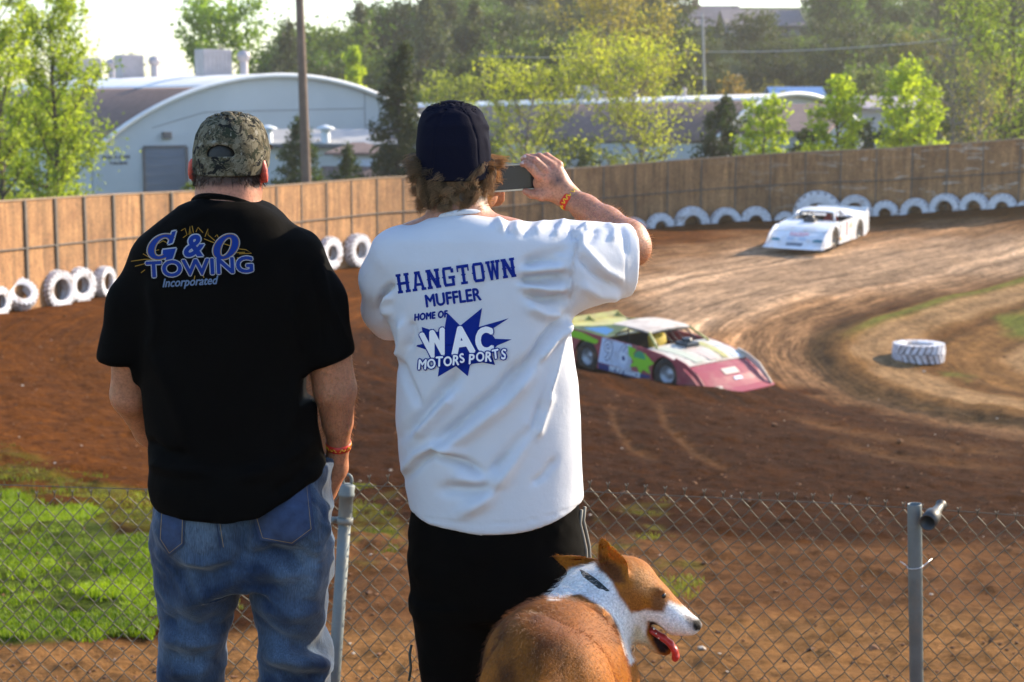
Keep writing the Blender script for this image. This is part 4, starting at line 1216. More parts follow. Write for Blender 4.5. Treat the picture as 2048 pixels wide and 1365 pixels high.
def cloth_mat(name, base, scale=900, trans=0.0, var=.1, rough=.85, dirt=None, weave=.25):
    m, nt, bs, out = new_mat(name)
    g = _n(nt, 'ShaderNodeNewGeometry'); pos = g.outputs['Position']
    n = noise_node(nt, 9, 5, .6, pos); r = ramp(nt, n.outputs['Fac'], [(.3, 1 - var), (.7, 1 + var * .4)])
    c = mixc(nt, 1, base, r.outputs['Color'], 'MULTIPLY')
    if dirt:
        nd = noise_node(nt, 7, 6, .7, pos); rd = ramp(nt, nd.outputs['Fac'], [(.60, 0), (.78, .5)]); c = mixc(nt, rd.outputs['Color'], c, dirt)
    nt.links.new(c, bs.inputs['Base Color']); bs.inputs['Roughness'].default_value = rough
    bs.inputs['Specular IOR Level'].default_value = .05
    bs.inputs['Sheen Weight'].default_value = .0
    n3 = noise_node(nt, scale, 2, .5, pos); n4 = noise_node(nt, 45, 4, .6, pos)
    b = bump(nt, None, n3.outputs['Fac'], weave, .001)
    b2 = _n(nt, 'ShaderNodeBump'); b2.inputs['Strength'].default_value = .22; b2.inputs['Distance'].default_value = .006
    nt.links.new(n4.outputs['Fac'], b2.inputs['Height']); nt.links.new(b.outputs['Normal'], b2.inputs['Normal']); nt.links.new(b2.outputs['Normal'], bs.inputs['Normal'])
    if trans > 0:
        tr = _n(nt, 'ShaderNodeBsdfTranslucent'); nt.links.new(c, tr.inputs['Color'])
        mx = _n(nt, 'ShaderNodeMixShader'); mx.inputs[0].default_value = trans
        nt.links.new(bs.outputs[0], mx.inputs[1]); nt.links.new(tr.outputs[0], mx.inputs[2]); nt.links.new(mx.outputs[0], out.inputs['Surface'])
    return m
BLACKTEE = cloth_mat('black_cotton', (.0022, .0018, .0016), var=.15)
WHITETEE = cloth_mat('white_cotton', (.735, .75, .80), trans=.22, var=.04, dirt=(.62, .56, .48))
NAVY = cloth_mat('navy_twill', (.0055, .006, .0150), scale=600, weave=.5)
BLACKSHORT = cloth_mat('black_shorts_cloth', (.0020, .0016, .0014), var=.2)
RIBW = cloth_mat('white_rib', (.78, .78, .82), trans=.15)
def denim():
    m, nt, bs, out = new_mat('denim')
    g = _n(nt, 'ShaderNodeNewGeometry'); pos = g.outputs['Position']
    a = _n(nt, 'ShaderNodeAttribute'); a.attribute_name = 'Col'
    mp = _n(nt, 'ShaderNodeMapping'); mp.inputs['Scale'].default_value = (420, 420, 45); nt.links.new(pos, mp.inputs['Vector'])
    n = noise_node(nt, 1, 3, .6, mp.outputs['Vector']); r = ramp(nt, n.outputs['Fac'], [(.3, .62), (.7, 1.35)])
    n2 = noise_node(nt, 14, 5, .65, pos); r2 = ramp(nt, n2.outputs['Fac'], [(.3, .68), (.7, 1.25)])
    c = mixc(nt, 1, a.outputs['Color'], r.outputs['Color'], 'MULTIPLY'); c = mixc(nt, 1, c, r2.outputs['Color'], 'MULTIPLY')
    nt.links.new(c, bs.inputs['Base Color']); bs.inputs['Roughness'].default_value = .9; bs.inputs['Specular IOR Level'].default_value = .15
    bs.inputs['Sheen Weight'].default_value = .2
    n4 = noise_node(nt, 38, 4, .6, pos)
    b = bump(nt, None, n.outputs['Fac'], .3, .001)
    b2 = _n(nt, 'ShaderNodeBump'); b2.inputs['Strength'].default_value = .4; b2.inputs['Distance'].default_value = .008
    nt.links.new(n4.outputs['Fac'], b2.inputs['Height']); nt.links.new(b.outputs['Normal'], b2.inputs['Normal']); nt.links.new(b2.outputs['Normal'], bs.inputs['Normal'])
    return m
DENIM = denim()
def camo():
    m, nt, bs, out = new_mat('camouflage_cloth')
    tc = _n(nt, 'ShaderNodeNewGeometry'); v = tc.outputs['Position']
    base = (.155, .135, .092); cur = base
    for sc, lo, col, dz in ((26, .52, (.085, .07, .042), 0), (34, .56, (.030, .034, .020), 3), (30, .60, (.24, .22, .175), 7), (38, .555, (.012, .012, .011), 11)):
        mp = _n(nt, 'ShaderNodeMapping'); mp.inputs['Location'].default_value = (dz, dz * 2, dz * .7); nt.links.new(v, mp.inputs['Vector'])
        n = noise_node(nt, sc, 5, .75, mp.outputs['Vector'], .8)
        r = ramp(nt, n.outputs['Fac'], [(lo - .015, 0), (lo + .015, 1)])
        cur = mixc(nt, r.outputs['Color'], cur, col)
    nt.links.new(cur, bs.inputs['Base Color']); bs.inputs['Roughness'].default_value = .9; bs.inputs['Specular IOR Level'].default_value = .15
    n = noise_node(nt, 700, 2, .5, v); bump(nt, bs, n.outputs['Fac'], .3, .001)
    return m
CAMO = camo()
HAIRM = None
def hair_mat(name, trans, rough=.4, gain=(1.8, 1.6, 1.3)):
    m, nt, bs, out = new_mat(name)
    a = _n(nt, 'ShaderNodeAttribute'); a.attribute_name = 'Col'
    nt.links.new(a.outputs['Color'], bs.inputs['Base Color']); bs.inputs['Roughness'].default_value = rough
    tr = _n(nt, 'ShaderNodeBsdfTranslucent'); g = mixc(nt, 1, a.outputs['Color'], gain, 'MULTIPLY'); nt.links.new(g, tr.inputs['Color'])
    mx = _n(nt, 'ShaderNodeMixShader'); mx.inputs[0].default_value = trans
    nt.links.new(bs.outputs[0], mx.inputs[1]); nt.links.new(tr.outputs[0], mx.inputs[2]); nt.links.new(mx.outputs[0], out.inputs['Surface'])
    return m
HAIRM = hair_mat('hair', .5)
FURM = hair_mat('fur_strands', .22, .42, (1.3, 1.1, .9))
def strands(name, pts, r0, cols, m, parent):
    """pts (n,k,3) centre lines, r0 (n,) root radii -> thin three sided tapering tubes"""
    pts = np.asarray(pts, float); n, k, _ = pts.shape
    t = np.gradient(pts, axis=1); t /= np.linalg.norm(t, axis=2)[..., None] + 1e-9
    u = np.cross(t, np.array([.31, .77, .55])); u /= np.linalg.norm(u, axis=2)[..., None] + 1e-9
    w = np.cross(t, u)
    rr = (np.asarray(r0)[:, None] * np.linspace(1, .25, k)[None])[..., None]
    ring = [pts + rr * (u * math.cos(a) + w * math.sin(a)) for a in (0, 2.094, 4.189)]
    V = np.stack(ring, 2).reshape(-1, 3)
    b = (np.arange(n)[:, None] * k + np.arange(k - 1)[None]).reshape(-1) * 3
    F = np.concatenate([np.stack([b + i, b + (i + 1) % 3, b + 3 + (i + 1) % 3, b + 3 + i], 1) for i in range(3)])
    return from_np(name, V, F, m, parent, True, col=np.repeat(cols, k * 3, 0))
def bvh_of(o, root):
    off = Vector(parent_world(root)); me = o.data
    return BVHTree.FromPolygons([v.co + off for v in me.vertices], [tuple(p.vertices) for p in me.polygons])
CAMV = Vector((0, 0, CH))
def project(name, shapes, m, parent, bvh, lift, step=9.0, thick=None, ysafe=None):
    """flat printed shapes [(V2 in photo px, faces)] laid on the surface in front of the camera; each follows the cloth"""
    bm = bmesh.new()
    for si, (V2, F) in enumerate(shapes):
        vs = [bm.verts.new((p[0], p[1], si * .012)) for p in V2]
        for f in F:
            try: bm.faces.new([vs[i] for i in f])
            except ValueError: pass
    lo = min(v.co.x for v in bm.verts); hi = max(v.co.x for v in bm.verts); l2 = min(v.co.y for v in bm.verts); h2 = max(v.co.y for v in bm.verts)
    for ax, a, b in ((0, lo, hi), (1, l2, h2)):
        q = a + step
        while q < b:
            co = (q, 0, 0) if ax == 0 else (0, q, 0); no = (1, 0, 0) if ax == 0 else (0, 1, 0)
            bmesh.ops.bisect_plane(bm, geom=bm.verts[:] + bm.edges[:] + bm.faces[:], plane_co=co, plane_no=no)
            q += step
    off = Vector(parent_world(parent)); dead = []
    for v in bm.verts:
        d = (P(v.co.x, v.co.y, 4.0) - CAMV).normalized()
        h, nrm, i, dist = bvh.ray_cast(CAMV, d)
        if h is None: dead.append(v); continue
        v.co = h - d * (lift + v.co.z * .0022) - off
    bmesh.ops.delete(bm, geom=dead, context='VERTS')
    me = bpy.data.meshes.new(name); bm.to_mesh(me); bm.free()
    return link_mesh(name, me, m, parent, True)
def text2d(body, size, x, y, ang, bold=0.0, shear=0.0, sx=1.0, space=1.0, align='LEFT'):
    """outline text as flat faces in photo px; (x,y) the start of its baseline, ang the rise of the baseline in degrees"""
    cu = bpy.data.curves.new('t', 'FONT'); cu.body = body; cu.size = 1.0; cu.offset = bold; cu.shear = shear; cu.space_character = space; cu.align_x = align; cu.resolution_u = 4
    o = bpy.data.objects.new('t', cu); COL.objects.link(o)
    me = bpy.data.meshes.new_from_object(o.evaluated_get(bpy.context.evaluated_depsgraph_get()))
    bpy.data.objects.remove(o)
    c, s = math.cos(R(ang)), math.sin(R(ang))
    V = [(x + size * (v.co.x * sx * c - v.co.y * s), y - size * (v.co.x * sx * s + v.co.y * c)) for v in me.vertices]
    F = [tuple(p.vertices) for p in me.polygons]
    bpy.data.meshes.remove(me)
    return (V, F)
def shifted(sh, r, n=8):
    return [sh] + [([(x + r * math.cos(6.2832 * k / n), y + r * math.sin(6.2832 * k / n)) for x, y in sh[0]], sh[1]) for k in range(n)]
def stroke2d(pts, w):
    pts = [Vector(p) for p in pts]; V = []; F = []
    for i, p in enumerate(pts):
        a = pts[max(i - 1, 0)]; b = pts[min(i + 1, len(pts) - 1)]; t = (b - a).normalized(); n = Vector((-t.y, t.x)) * w / 2
        V += [tuple(p + n), tuple(p - n)]
    for i in range(len(pts) - 1): F.append((2 * i, 2 * i + 1, 2 * i + 3, 2 * i + 2))
    return (V, F)
def ring2d(c, ro, ri, shear=0.0, a0=0, a1=360, n=40, ishift=(0, 0)):
    V = []; F = []
    for k in range(n + 1):
        a = R(a0 + (a1 - a0) * k / n)
        for q, (rx, ry) in enumerate((ro, ri)):
            x, y = rx * math.cos(a), ry * math.sin(a)
            if q: x += ishift[0]; y += ishift[1]
            V.append((c[0] + x + shear * y, c[1] - y))
    for k in range(n): F.append((2 * k, 2 * k + 1, 2 * k + 3, 2 * k + 2))
    return (V, F)
INKBLUE = mat('blue_ink', (.004, .020, .21), .7, .08, 30, spec=.08)
INKROYAL = mat('royal_blue_print', (.006, .030, .20), .6, .12, 30, spec=.1)
INKSILVER = mat('silver_print', (.33, .33, .35), .6, .12, 40, spec=.1)
INKGOLD = mat('gold_print', (.32, .17, .02), .6, .15, 40, spec=.1)
INKWHITE = mat('white_print', (.80, .80, .83), .7, .05, 30)
REDBAND = mat('red_wristband', (.62, .03, .015), .45); YELPRINT = mat('yellow_print', (.8, .5, .03), .5)
def band(name, c, ax, r, w, th, m, parent, ell=1.0, n=28):
    ax = Vector(ax).normalized(); M = ax.to_track_quat('Z', 'Y').to_matrix(); o = Vector(parent_world(parent))
    mb = MB(); mb.lathe([(r, -w / 2), (r + th, -w / 2), (r + th, w / 2), (r, w / 2), (r, -w / 2)], n, M)
    mb.v = [tuple(Vector(v) + Vector(c) - o) for v in mb.v]
    b = mb.build(name, m, parent, True)
    return b, M
def head(g, c, yaw, sk=(.077, .098, .112)):
    """skull, jaw, nose, brow, lips and ears as one implicit surface; c centre of the skull"""
    c = Vector(c); cy, sy = math.cos(yaw), math.sin(yaw)
    def L(x, y, z): return (c.x + x * cy + y * sy, c.y - x * sy + y * cy, c.z + z)
    M = Matrix(((cy, sy, 0), (-sy, cy, 0), (0, 0, 1)))
    f = g.ell(L(0, 0, 0), sk, M)
    f = smin(f, g.ell(L(0, .035, -.075), (.056, .062, .06), M), .035)
    f = smin(f, g.cone(L(0, .092, -.01), L(0, .118, -.04), .009, .014), .012)
    f = smin(f, g.ell(L(0, .085, .015), (.05, .016, .012), M), .012)
    f = smin(f, g.ell(L(0, .092, -.078), (.024, .01, .010), M), .01)
    for s in (-1, 1):
        f = smax(f, -g.ell(L(s * .03, .097, -.006), (.017, .012, .011), M), .01)
        f = smin(f, g.ell(L(s * .03, .083, -.006), (.0125, .0125, .0115), M), .004)
        e = g.ell(L(s * (sk[0] + .014), -.006, -.024), (.0078, .021, .034), M @ Matrix.Rotation(s * R(28), 3, 'Z') @ Matrix.Rotation(s * R(-8), 3, 'Y'))
        f = smin(f, e, .006)
    return f, L, M

# ---------------------------------------------------------- the man in black
def man_black():
    gx = P(487, 1000, YM).x
    root = tag(empty('person', (gx, YM, gz(gx, YM))), 'person in black towing company T-shirt, camouflage cap and blue jeans, hands in front pockets', 'person')
    zf = root.location.z
    hc = Vector(Q(460, 318, .03)); yaw = R(15)
    # body
    g = G((gx - .40, YM - .30, zf - .02), (gx + .40, YM + .42, zf + 1.82), .0062)
    f, L, M = head(g, hc, yaw, (.0725, .094, .106))
    f = smin(f, g.chain([(Q(456, 340, .03), .062), (Q(456, 380, .01), .070), (Q(456, 430, .0), .078)], .02), .02)
    f = smin(f, g.ell(Q(455, 455, 0), (.13, .06, .04)), .03)
    f = smin(f, g.loft(rows_px([(470, 360, 570, .06, .06), (560, 300, 600, .09, .09), (800, 310, 600, .10, .11), (1000, 330, 630, .11, .11), (1100, 330, 640, .10, .10)])), .03)
    la = [(Q(345, 550, 0), .05), (Q(264, 690, -.01), .046), (Q(262, 790, .03), .047), (Q(300, 860, .13), .038), (Q(352, 915, .21), .03)]
    ra = [(Q(575, 550, 0), .05), (Q(655, 690, -.015), .052), (Q(670, 780, .0), .050), (Q(675, 845, .03), .036), (Q(677, 893, .055), .0255), (Q(671, 935, .075), .030), (Q(645, 985, .09), .034)]
    f = smin(f, g.chain(la, .014), .02); f = smin(f, g.chain(ra, .010), .016)
    # left hand resting in front of the belt: palm and five curled fingers
    h0 = Vector(Q(372, 935, .22)); f = smin(f, g.ell(h0, (.043, .018, .045)), .015)
    for k in range(4):
        p0 = h0 + Vector((.02 + .006 * k, .004, .028 - .018 * k)); f = smin(f, g.chain([(p0, .0095), (p0 + Vector((.034, .006, -.012)), .0085), (p0 + Vector((.045, -.014, -.028)), .0075)], .006), .006)
    f = smin(f, g.chain([(h0 + Vector((-.01, .005, .035)), .011), (h0 + Vector((.03, .012, .055)), .009)], .006), .008)
    # right hand inside the pocket
    h1 = Vector(Q(640, 985, .09))
    for k in range(4):
        p0 = h1 + Vector((-.03 + .0, .02 - .018 * k + .01, -.02)); f = smin(f, g.chain([(p0, .0095), (p0 + Vector((-.012, .006, -.05)), .008)], .006), .006)
    for (a, b, c_, d) in ((395, 392, 385, 375), (590, 588, 590, 590)):
        f = smin(f, g.chain([(Q(a, 1100, 0), .085), (Q(b, 1250, .0), .065), (Q(c_, 1500, -.02), .05), ((P(d, 1500, YM).x, YM - .02, zf + .09), .036)], .02), .03)
    V, F = g.mesh(f); V = relax(V, F, 2, .4)
    q = pix(V); lz = V[:, 2]
    col = np.tile(np.array([.44, .185, .10]), (len(V), 1))
    # cropped hair colour on the scalp
    lp = V - np.array(hc); ly = lp[:, 0] * math.sin(yaw) + lp[:, 1] * math.cos(yaw)
    hairm = sstep(-.075, -.055, lp[:, 2] + .22 * np.clip(ly + .02, -.02, 1)) * (lp[:, 2] > -.12) * sstep(.05, .03, ly)
    ear = (np.abs(lp[:, 0] * math.cos(yaw) - lp[:, 1] * math.sin(yaw)) > .078) & (lp[:, 2] > -.07) & (lp[:, 2] < .03)
    hairm = np.where(ear, 0, hairm)
    col = col * (1 - hairm[:, None]) + np.array([.028, .013, .008]) * hairm[:, None]
    redn = sstep(345, 400, q[:, 1]) * sstep(440, 400, q[:, 1])
    col = col * (1 - .4 * redn[:, None]) + np.array([.46, .15, .09]) * .4 * redn[:, None]
    col[ear] = (.66, .11, .07)  # ears painted red for sunlight glowing through them
    col[(hairm > .5) & (lp[:, 2] > -.025)] = (.006, .004, .003)  # scalp under the cap painted near black, as shade in its opening
    body = from_np('body', V, F, SKIN, root, True, col=col)
    # cropped hair strands at the nape
    rng = np.random.default_rng(3)
    N = vnormals(V, F)
    ids = np.where((hairm > .6) & (q[:, 1] > 318) & (q[:, 1] < 369) & (lp[:, 2] > -.085))[0]
    ids = rng.choice(ids, min(len(ids) * 2, 4200))
    base = V[ids] + rng.normal(0, .0022, (len(ids), 3)); dirn = N[ids] * .7 + np.array([0, 0, -.8]) + rng.normal(0, .25, (len(ids), 3))
    ln = rng.uniform(.006, .013, len(ids))[:, None]
    pts = np.stack([base, base + dirn * ln * .5, base + dirn * ln + np.array([0, 0, -.002])], 1)
    cc = np.array([.055, .03, .018]) * rng.uniform(.6, 1.7, len(ids))[:, None]
    strands('hair', pts, np.full(len(ids), .0007), cc, HAIRM, root)
    # fine arm hair on the outer edge
    ids = np.where((q[:, 0] > 605) & (q[:, 0] < 730) & (q[:, 1] > 700) & (q[:, 1] < 885) & (lz > zf + .8))[0]
    ids = rng.choice(ids, 900)
    base = V[ids]; dirn = N[ids] * .8 + np.array([0, 0, -.7]) + rng.normal(0, .2, (len(ids), 3)); ln = rng.uniform(.005, .011, len(ids))[:, None]
    strands('arm_hair', np.stack([base, base + dirn * ln * .6, base + dirn * ln], 1), np.full(len(ids), .00035), np.tile([.45, .28, .15], (len(ids), 1)), HAIRM, root)
    # T-shirt
    g = G((gx - .42, YM - .27, P(480, 1040, YM).z), (gx + .42, YM + .27, P(480, 370, YM).z), .006)
    f = g.loft(rows_px([(397, 402, 520, .075, .05), (403, 386, 532, .088, .07), (410, 364, 548, .10, .085), (428, 342, 570, .11, .10), (455, 306, 592, .12, .11), (475, 286, 612, .127, .12), (500, 276, 622, .135, .13), (560, 280, 626, .148, .15), (650, 282, 626, .155, .17), (750, 284, 626, .158, .19), (850, 294, 634, .163, .20), (900, 298, 642, .17, .20), (918, 304, 648, .185, .20), (960, 302, 651, .198, .20), (1000, 309, 654, .205, .20), (1030, 311, 654, .205, .20)]), 2.35)
    f = smin(f, g.chain([(Q(322, 530, 0), .070), (Q(276, 610, -.005), .064), (Q(249, 715, -.01), .060)], .03), .035)
    f = smin(f, g.chain([(Q(594, 520, 0), .070), (Q(633, 605, -.01), .066), (Q(658, 715, -.02), .062)], .03), .035)
    # sleeve ends and hem
    f_s = smax(f, 0 * f - 1, .001)
    dl = g.plane(Q(240, 724, 0), (-.10, 0, -1)); dr = g.plane(Q(660, 722, 0), (.38, 0, -.92))
    selL = (g.x < P(272, 700, YM).x); selR = (g.x > P(604, 700, YM).x)
    f = np.where(selL & (g.z > P(0, 860, YM).z), smax(f, dl, .008), f); f = np.where(selL & (g.z <= P(0, 860, YM).z) & (g.x < P(287, 700, YM).x), np.maximum(f, .01), f)
    f = np.where(selR & (g.z > P(0, 800, YM).z), smax(f, dr, .008), f)
    hp = [(300, 992), (330, 1000), (480, 1013), (540, 1004), (600, 970), (652, 934)]
    hx = np.array([P(a, b, YM).x for a, b in hp]); hz = np.array([P(a, b, YM).z for a, b in hp])
    hem = np.interp(g.x[:, 0, 0], hx, hz).astype(np.float32)[:, None, None] - g.z
    f = smax(f, hem, .008)
    f = f + (fbm(np.stack([g.x * 5, g.y * 5, g.z * 3.2], -1)[::4, ::4, ::4], 2, 4).repeat(4, 0).repeat(4, 1).repeat(4, 2)[:f.shape[0], :f.shape[1], :f.shape[2]]) * .0
    # neck hole and hollow hem
    V, F = g.mesh(f); V = relax(V, F, 3, .5); N = vnormals(V, F)
    V = V + N * (fbm(V * np.array([7, 7, 4.5]), 3, 8) * .006)[:, None]
    V = folds(V, N, [([(292, 880), (330, 905), (380, 912)], 9, -.014), ([(300, 925), (345, 940), (420, 945)], 12, .012), ([(300, 700), (340, 780), (380, 900)], 16, .008), ([(610, 720), (590, 800), (560, 900)], 16, .010), ([(630, 880), (560, 930), (480, 960)], 14, .012), ([(640, 910), (590, 960), (540, 990)], 10, -.010), ([(600, 560), (580, 640), (600, 720)], 12, .009), ([(300, 560), (315, 640), (300, 710)], 12, .009), ([(640, 530), (655, 600), (690, 680)], 8, .009), ([(620, 540), (640, 640), (640, 700)], 8, -.007), ([(430, 420), (380, 440), (330, 470)], 9, .004)])
    shirt = from_np('t_shirt', V, F, BLACKTEE, root, True)
    mb = MB(); n = 40; c = Vector(Q(456, 424, .012)); o = root.location
    pts = [c + Vector((.076 * math.cos(a), .076 * math.sin(a), .006 - .032 * math.sin(a) - .010 * math.cos(a))) - o for a in np.linspace(0, 2 * math.pi, n)]
    mb.tube(pts, .0085, 8, False); mb.build('collar', BLACKTEE, shirt if False else root, True)
    # jeans
    g = G((gx - .34, YM - .26, zf + .03), (gx + .34, YM + .28, P(480, 900, YM).z), .006)
    f = g.loft(rows_px([(925, 322, 662, .11, .15), (1000, 310, 664, .135, .15), (1060, 304, 664, .155, .14), (1110, 306, 665, .15, .13), (1160, 316, 662, .13, .12)]), 2.4)
    def leg(rows): return g.loft([(z, a, b, y0, y1) for z, a, b, y0, y1 in rows], 2.2)
    zb = zf + .06
    def lrows(r): 
        o_ = rows_px(r); last = o_[-1]
        lo = min(o_, key=lambda q_: q_[0])
        cx = (lo[1] + lo[2]) / 2; cy = (lo[3] + lo[4]) / 2
        return o_ + [(zf + .30, cx - .072, cx + .072, cy - .085, cy + .08), (zb, cx - .072, cx + .072, cy - .095, cy + .085)]
    f = smin(f, leg(lrows([(1080, 306, 500, .14, .11), (1140, 312, 489, .125, .11), (1200, 318, 474, .112, .105), (1260, 325, 454, .10, .10), (1330, 319, 448, .10, .10), (1400, 320, 446, .10, .09)])), .012)
    f = smin(f, leg(lrows([(1080, 478, 665, .14, .11), (1140, 495, 664, .125, .11), (1200, 507, 660, .115, .105), (1265, 516, 650, .105, .10), (1300, 518, 664, .105, .10), (1365, 520, 662, .10, .10), (1420, 522, 655, .10, .09)])), .012)
    f = smin(f, g.ell(Q(400, 1050, -.10), (.10, .065, .085)), .03); f = smin(f, g.ell(Q(576, 1046, -.10), (.10, .065, .085)), .03)
    V, F = g.mesh(f); V = relax(V, F, 3, .5); N = vnormals(V, F)
    rg_ = 1 - np.abs(fbm(V * np.array([9, 9, 15]) + np.array([0, 0, 1]) * (V[:, :1] * 9), 3, 18))
    V = V + N * ((rg_ - .6) * .011 + fbm(V * 7, 2, 44) * .006)[:, None]
    FL = [([(487, 1020), (485, 1075), (487, 1128)], 7, -.016), ([(470, 1130), (420, 1150), (345, 1140)], 8, -.010), ([(465, 1118), (410, 1128), (360, 1120)], 7, .010), ([(500, 1118), (550, 1105), (610, 1112)], 8, -.012), ([(505, 1140), (560, 1150), (640, 1140)], 9, .009), ([(480, 1150), (430, 1190), (350, 1205)], 9, .008), ([(330, 1235), (400, 1255), (450, 1240)], 9, -.012), ([(325, 1270), (380, 1290), (445, 1275)], 9, .012), ([(330, 1310), (390, 1325), (445, 1318)], 9, -.010), ([(520, 1210), (580, 1230), (650, 1215)], 9, .010), ([(520, 1260), (590, 1290), (660, 1300)], 9, -.014), ([(530, 1310), (600, 1325), (660, 1330)], 9, .014), ([(640, 1060), (632, 1130), (620, 1200)], 9, .010), ([(655, 960), (650, 1040), (640, 1100)], 7, -.008), ([(440, 1300), (400, 1340), (330, 1350)], 8, .010), ([(525, 1345), (590, 1355), (655, 1360)], 8, -.010), ([(560, 1160), (570, 1230), (560, 1300)], 16, .007), ([(390, 1160), (385, 1230), (380, 1300)], 16, .007)]
    V = folds(V, N, [(l_, w_ * 1.9, h_ * 1.35) for l_, w_, h_ in FL])
    q = pix(V); back = np.clip(-N[:, 1] * 1.5 + .2, 0, 1)
    fade = np.zeros(len(V))
    for (cx, cy, rx, ry, w) in ((395, 1060, 70, 55, .8), (575, 1040, 70, 50, .5), (385, 1300, 60, 60, .7), (590, 1310, 60, 60, .8), (600, 1160, 55, 60, .55), (390, 1160, 60, 40, .4)):
        fade += w * np.exp(-((q[:, 0] - cx) / rx) ** 2 - ((q[:, 1] - cy) / ry) ** 2)
    fade = np.clip(fade * .8 + .12 + .3 * fbm(V * 9, 3, 5) + .5 * (rg_ - .62), 0, 1)[:, None]
    col = np.array([.012, .026, .060]) * (1 - fade) + np.array([.095, .14, .205]) * fade
    jeans = from_np('jeans', V, F, DENIM, root, True, col=col)
    bv = bvh_of(jeans, root)
    STITCH = mat('tan_stitching', (.24, .17, .09), .8); DARKSEAM = mat('dark_seam', (.02, .035, .08), .9)
    PATCH = mat('pocket_denim', (.03, .05, .11), .95, .35, 40, bmp=.4, bscale=400, bdist=.001)
    for poly in ([(322, 1008), (368, 1010), (366, 1090), (338, 1112), (318, 1080)], [(500, 1012), (618, 962), (628, 1060), (585, 1092), (520, 1080)]):
        n = len(poly)
        pk = project('pocket', [(poly, [tuple(range(n))])], PATCH, root, bv, .0035)
        cx = sum(p[0] for p in poly) / n; cy = sum(p[1] for p in poly) / n
        ins = [(cx + (p[0] - cx) * .9, cy + (p[1] - cy) * .9) for p in poly]
        s_ = project('stitching', [stroke2d(ins + ins[:1], 1.3)], STITCH, pk, bv, .0048, 6)
        project('pocket_edge', [stroke2d(poly[1:] + poly[:1], 2.2)], DARKSEAM, pk, bv, .0044, 6)
    project('seat_seam', [stroke2d([(430, 1014), (434, 1050), (441, 1095)], 2.6)], DARKSEAM, jeans, bv, .0015, 6)
    project('seat_seam', [stroke2d([(436, 1014), (440, 1050), (447, 1095)], 1.2)], STITCH, jeans, bv, .002, 6)
    project('pocket_tab', [([(482, 1008), (490, 1008), (490, 1017), (482, 1017)], [(0, 1, 2, 3)])], mat('red_tab', (.5, .02, .02), .7), root, bv, .003)
    # shoes
    SH = mat('dark_shoe_leather', (.03, .028, .026), .6)
    for px in (383, 588):
        x = P(px, 1450, YM).x
        g = G((x - .09, YM - .16, zf - .01), (x + .09, YM + .24, zf + .14), .006)
        f = smin(g.ell((x, YM - .03, zf + .06), (.045, .075, .065)), g.ell((x, YM + .09, zf + .035), (.05, .11, .04)), .03); f = smax(f, zf + .002 - g.z, .004)
        V, F = g.mesh(f); from_np('shoe', V, F, SH, root)
    # cap
    g = G((hc.x - .16, hc.y - .16, hc.z - .05), (hc.x + .18, hc.y + .22, hc.z + .15), .0034)
    def caprow(py, xl, xr, b, fr): 
        a, c_ = P(xl, py, hc.y), P(xr, py, hc.y); return (a.z, a.x, c_.x, hc.y - b, hc.y + fr)
    rows = [caprow(222.5, 452, 472, .02, .02), caprow(226, 434, 494, .045, .045), caprow(234, 416, 512, .066, .066), caprow(248, 403, 525, .084, .085), caprow(270, 392, 534, .096, .098), caprow(300, 386.5, 540, .103, .105), caprow(330, 386, 538, .104, .105), caprow(350, 390, 530, .103, .104)]
    f = g.loft(rows, 2.05)
    # rim: lower at the back
    zr = P(455, 333, hc.y).z
    f = smax(f, (zr - .012 + .03 * ((g.y - hc.y) / .1) * .6) - g.z, .004)
    shell = np.maximum(f, -(f + .0055))
    hole = g.ell(Q(438, 309, -.08), (.034, .05, .020)); hole = np.maximum(hole, P(455, 310, hc.y).z - .001 - g.z)
    shell = smax(shell, -hole, .002)
    dv = Vector((math.sin(yaw), math.cos(yaw), 0))
    vc = hc + dv * .105 + Vector((0, 0, .020)); Mv = Matrix.Rotation(-yaw, 3, 'Z') @ Matrix.Rotation(R(-14), 3, 'X')
    shell = smin(shell, smax(g.ell(vc, (.068, .082, .02), Mv), -g.ell(vc - Vector((0, 0, .006)), (.09, .095, .02), Mv), .002), .004)
    # panel seams
    V, F = g.mesh(shell); V = relax(V, F, 1, .5); N = vnormals(V, F)
    q = pix(V)
    V = folds(V, N, [([(462, 224), (500, 236), (522, 262), (532, 300)], 1.6, -.003), ([(462, 224), (412, 238), (394, 270), (388, 310)], 1.6, -.003), ([(458, 226), (440, 260), (436, 292)], 1.5, -.0022), ([(400, 314), (440, 322), (500, 316)], 2.0, -.002), ([(405, 292), (438, 283), (475, 292)], 2.5, .003)], False)
    cap = from_np('cap', V, F, CAMO, root, True)
    mb = MB(); c = Vector(Q(458, 229, -.012)) - root.location
    mb.lathe([(.0095, -.004), (.0095, .002), (.007, .005), (.001, .006)], 14); mb.v = [tuple(Vector(v) + c) for v in mb.v]
    mb.build('cap_button', mat('cap_button_cloth', (.09, .075, .05), .9), cap and root, True)
    # wristband
    d = Vector(Q(677, 905, .06)) - Vector(Q(676, 872, .045))
    b, Mb = band('wristband', Q(677, 890, .053), d, .0285, .017, .0015, REDBAND, root)
    for k in range(9):
        mb = MB(); a0 = k * .69
        pts = [Mb @ Vector((math.cos(a0 + t) * .0306, math.sin(a0 + t) * .0306, .004 * math.sin(t * 18 + k))) + Vector(Q(677, 890, .053)) - root.location for t in np.linspace(0, .5, 7)]
        mb.tube(pts, .0011, 4)
        if k == 0: M0 = mb
        else: M0.add(mb.v, mb.f)
    M0.build('band_print', YELPRINT, b, True)
    # print on the back
    bv = bvh_of(shirt, root)
    OW = [ring2d((452, 494), (24, 25), (10, 19), .34), ring2d((324, 494), (27, 25), (14, 19), .34, 46, 326)]
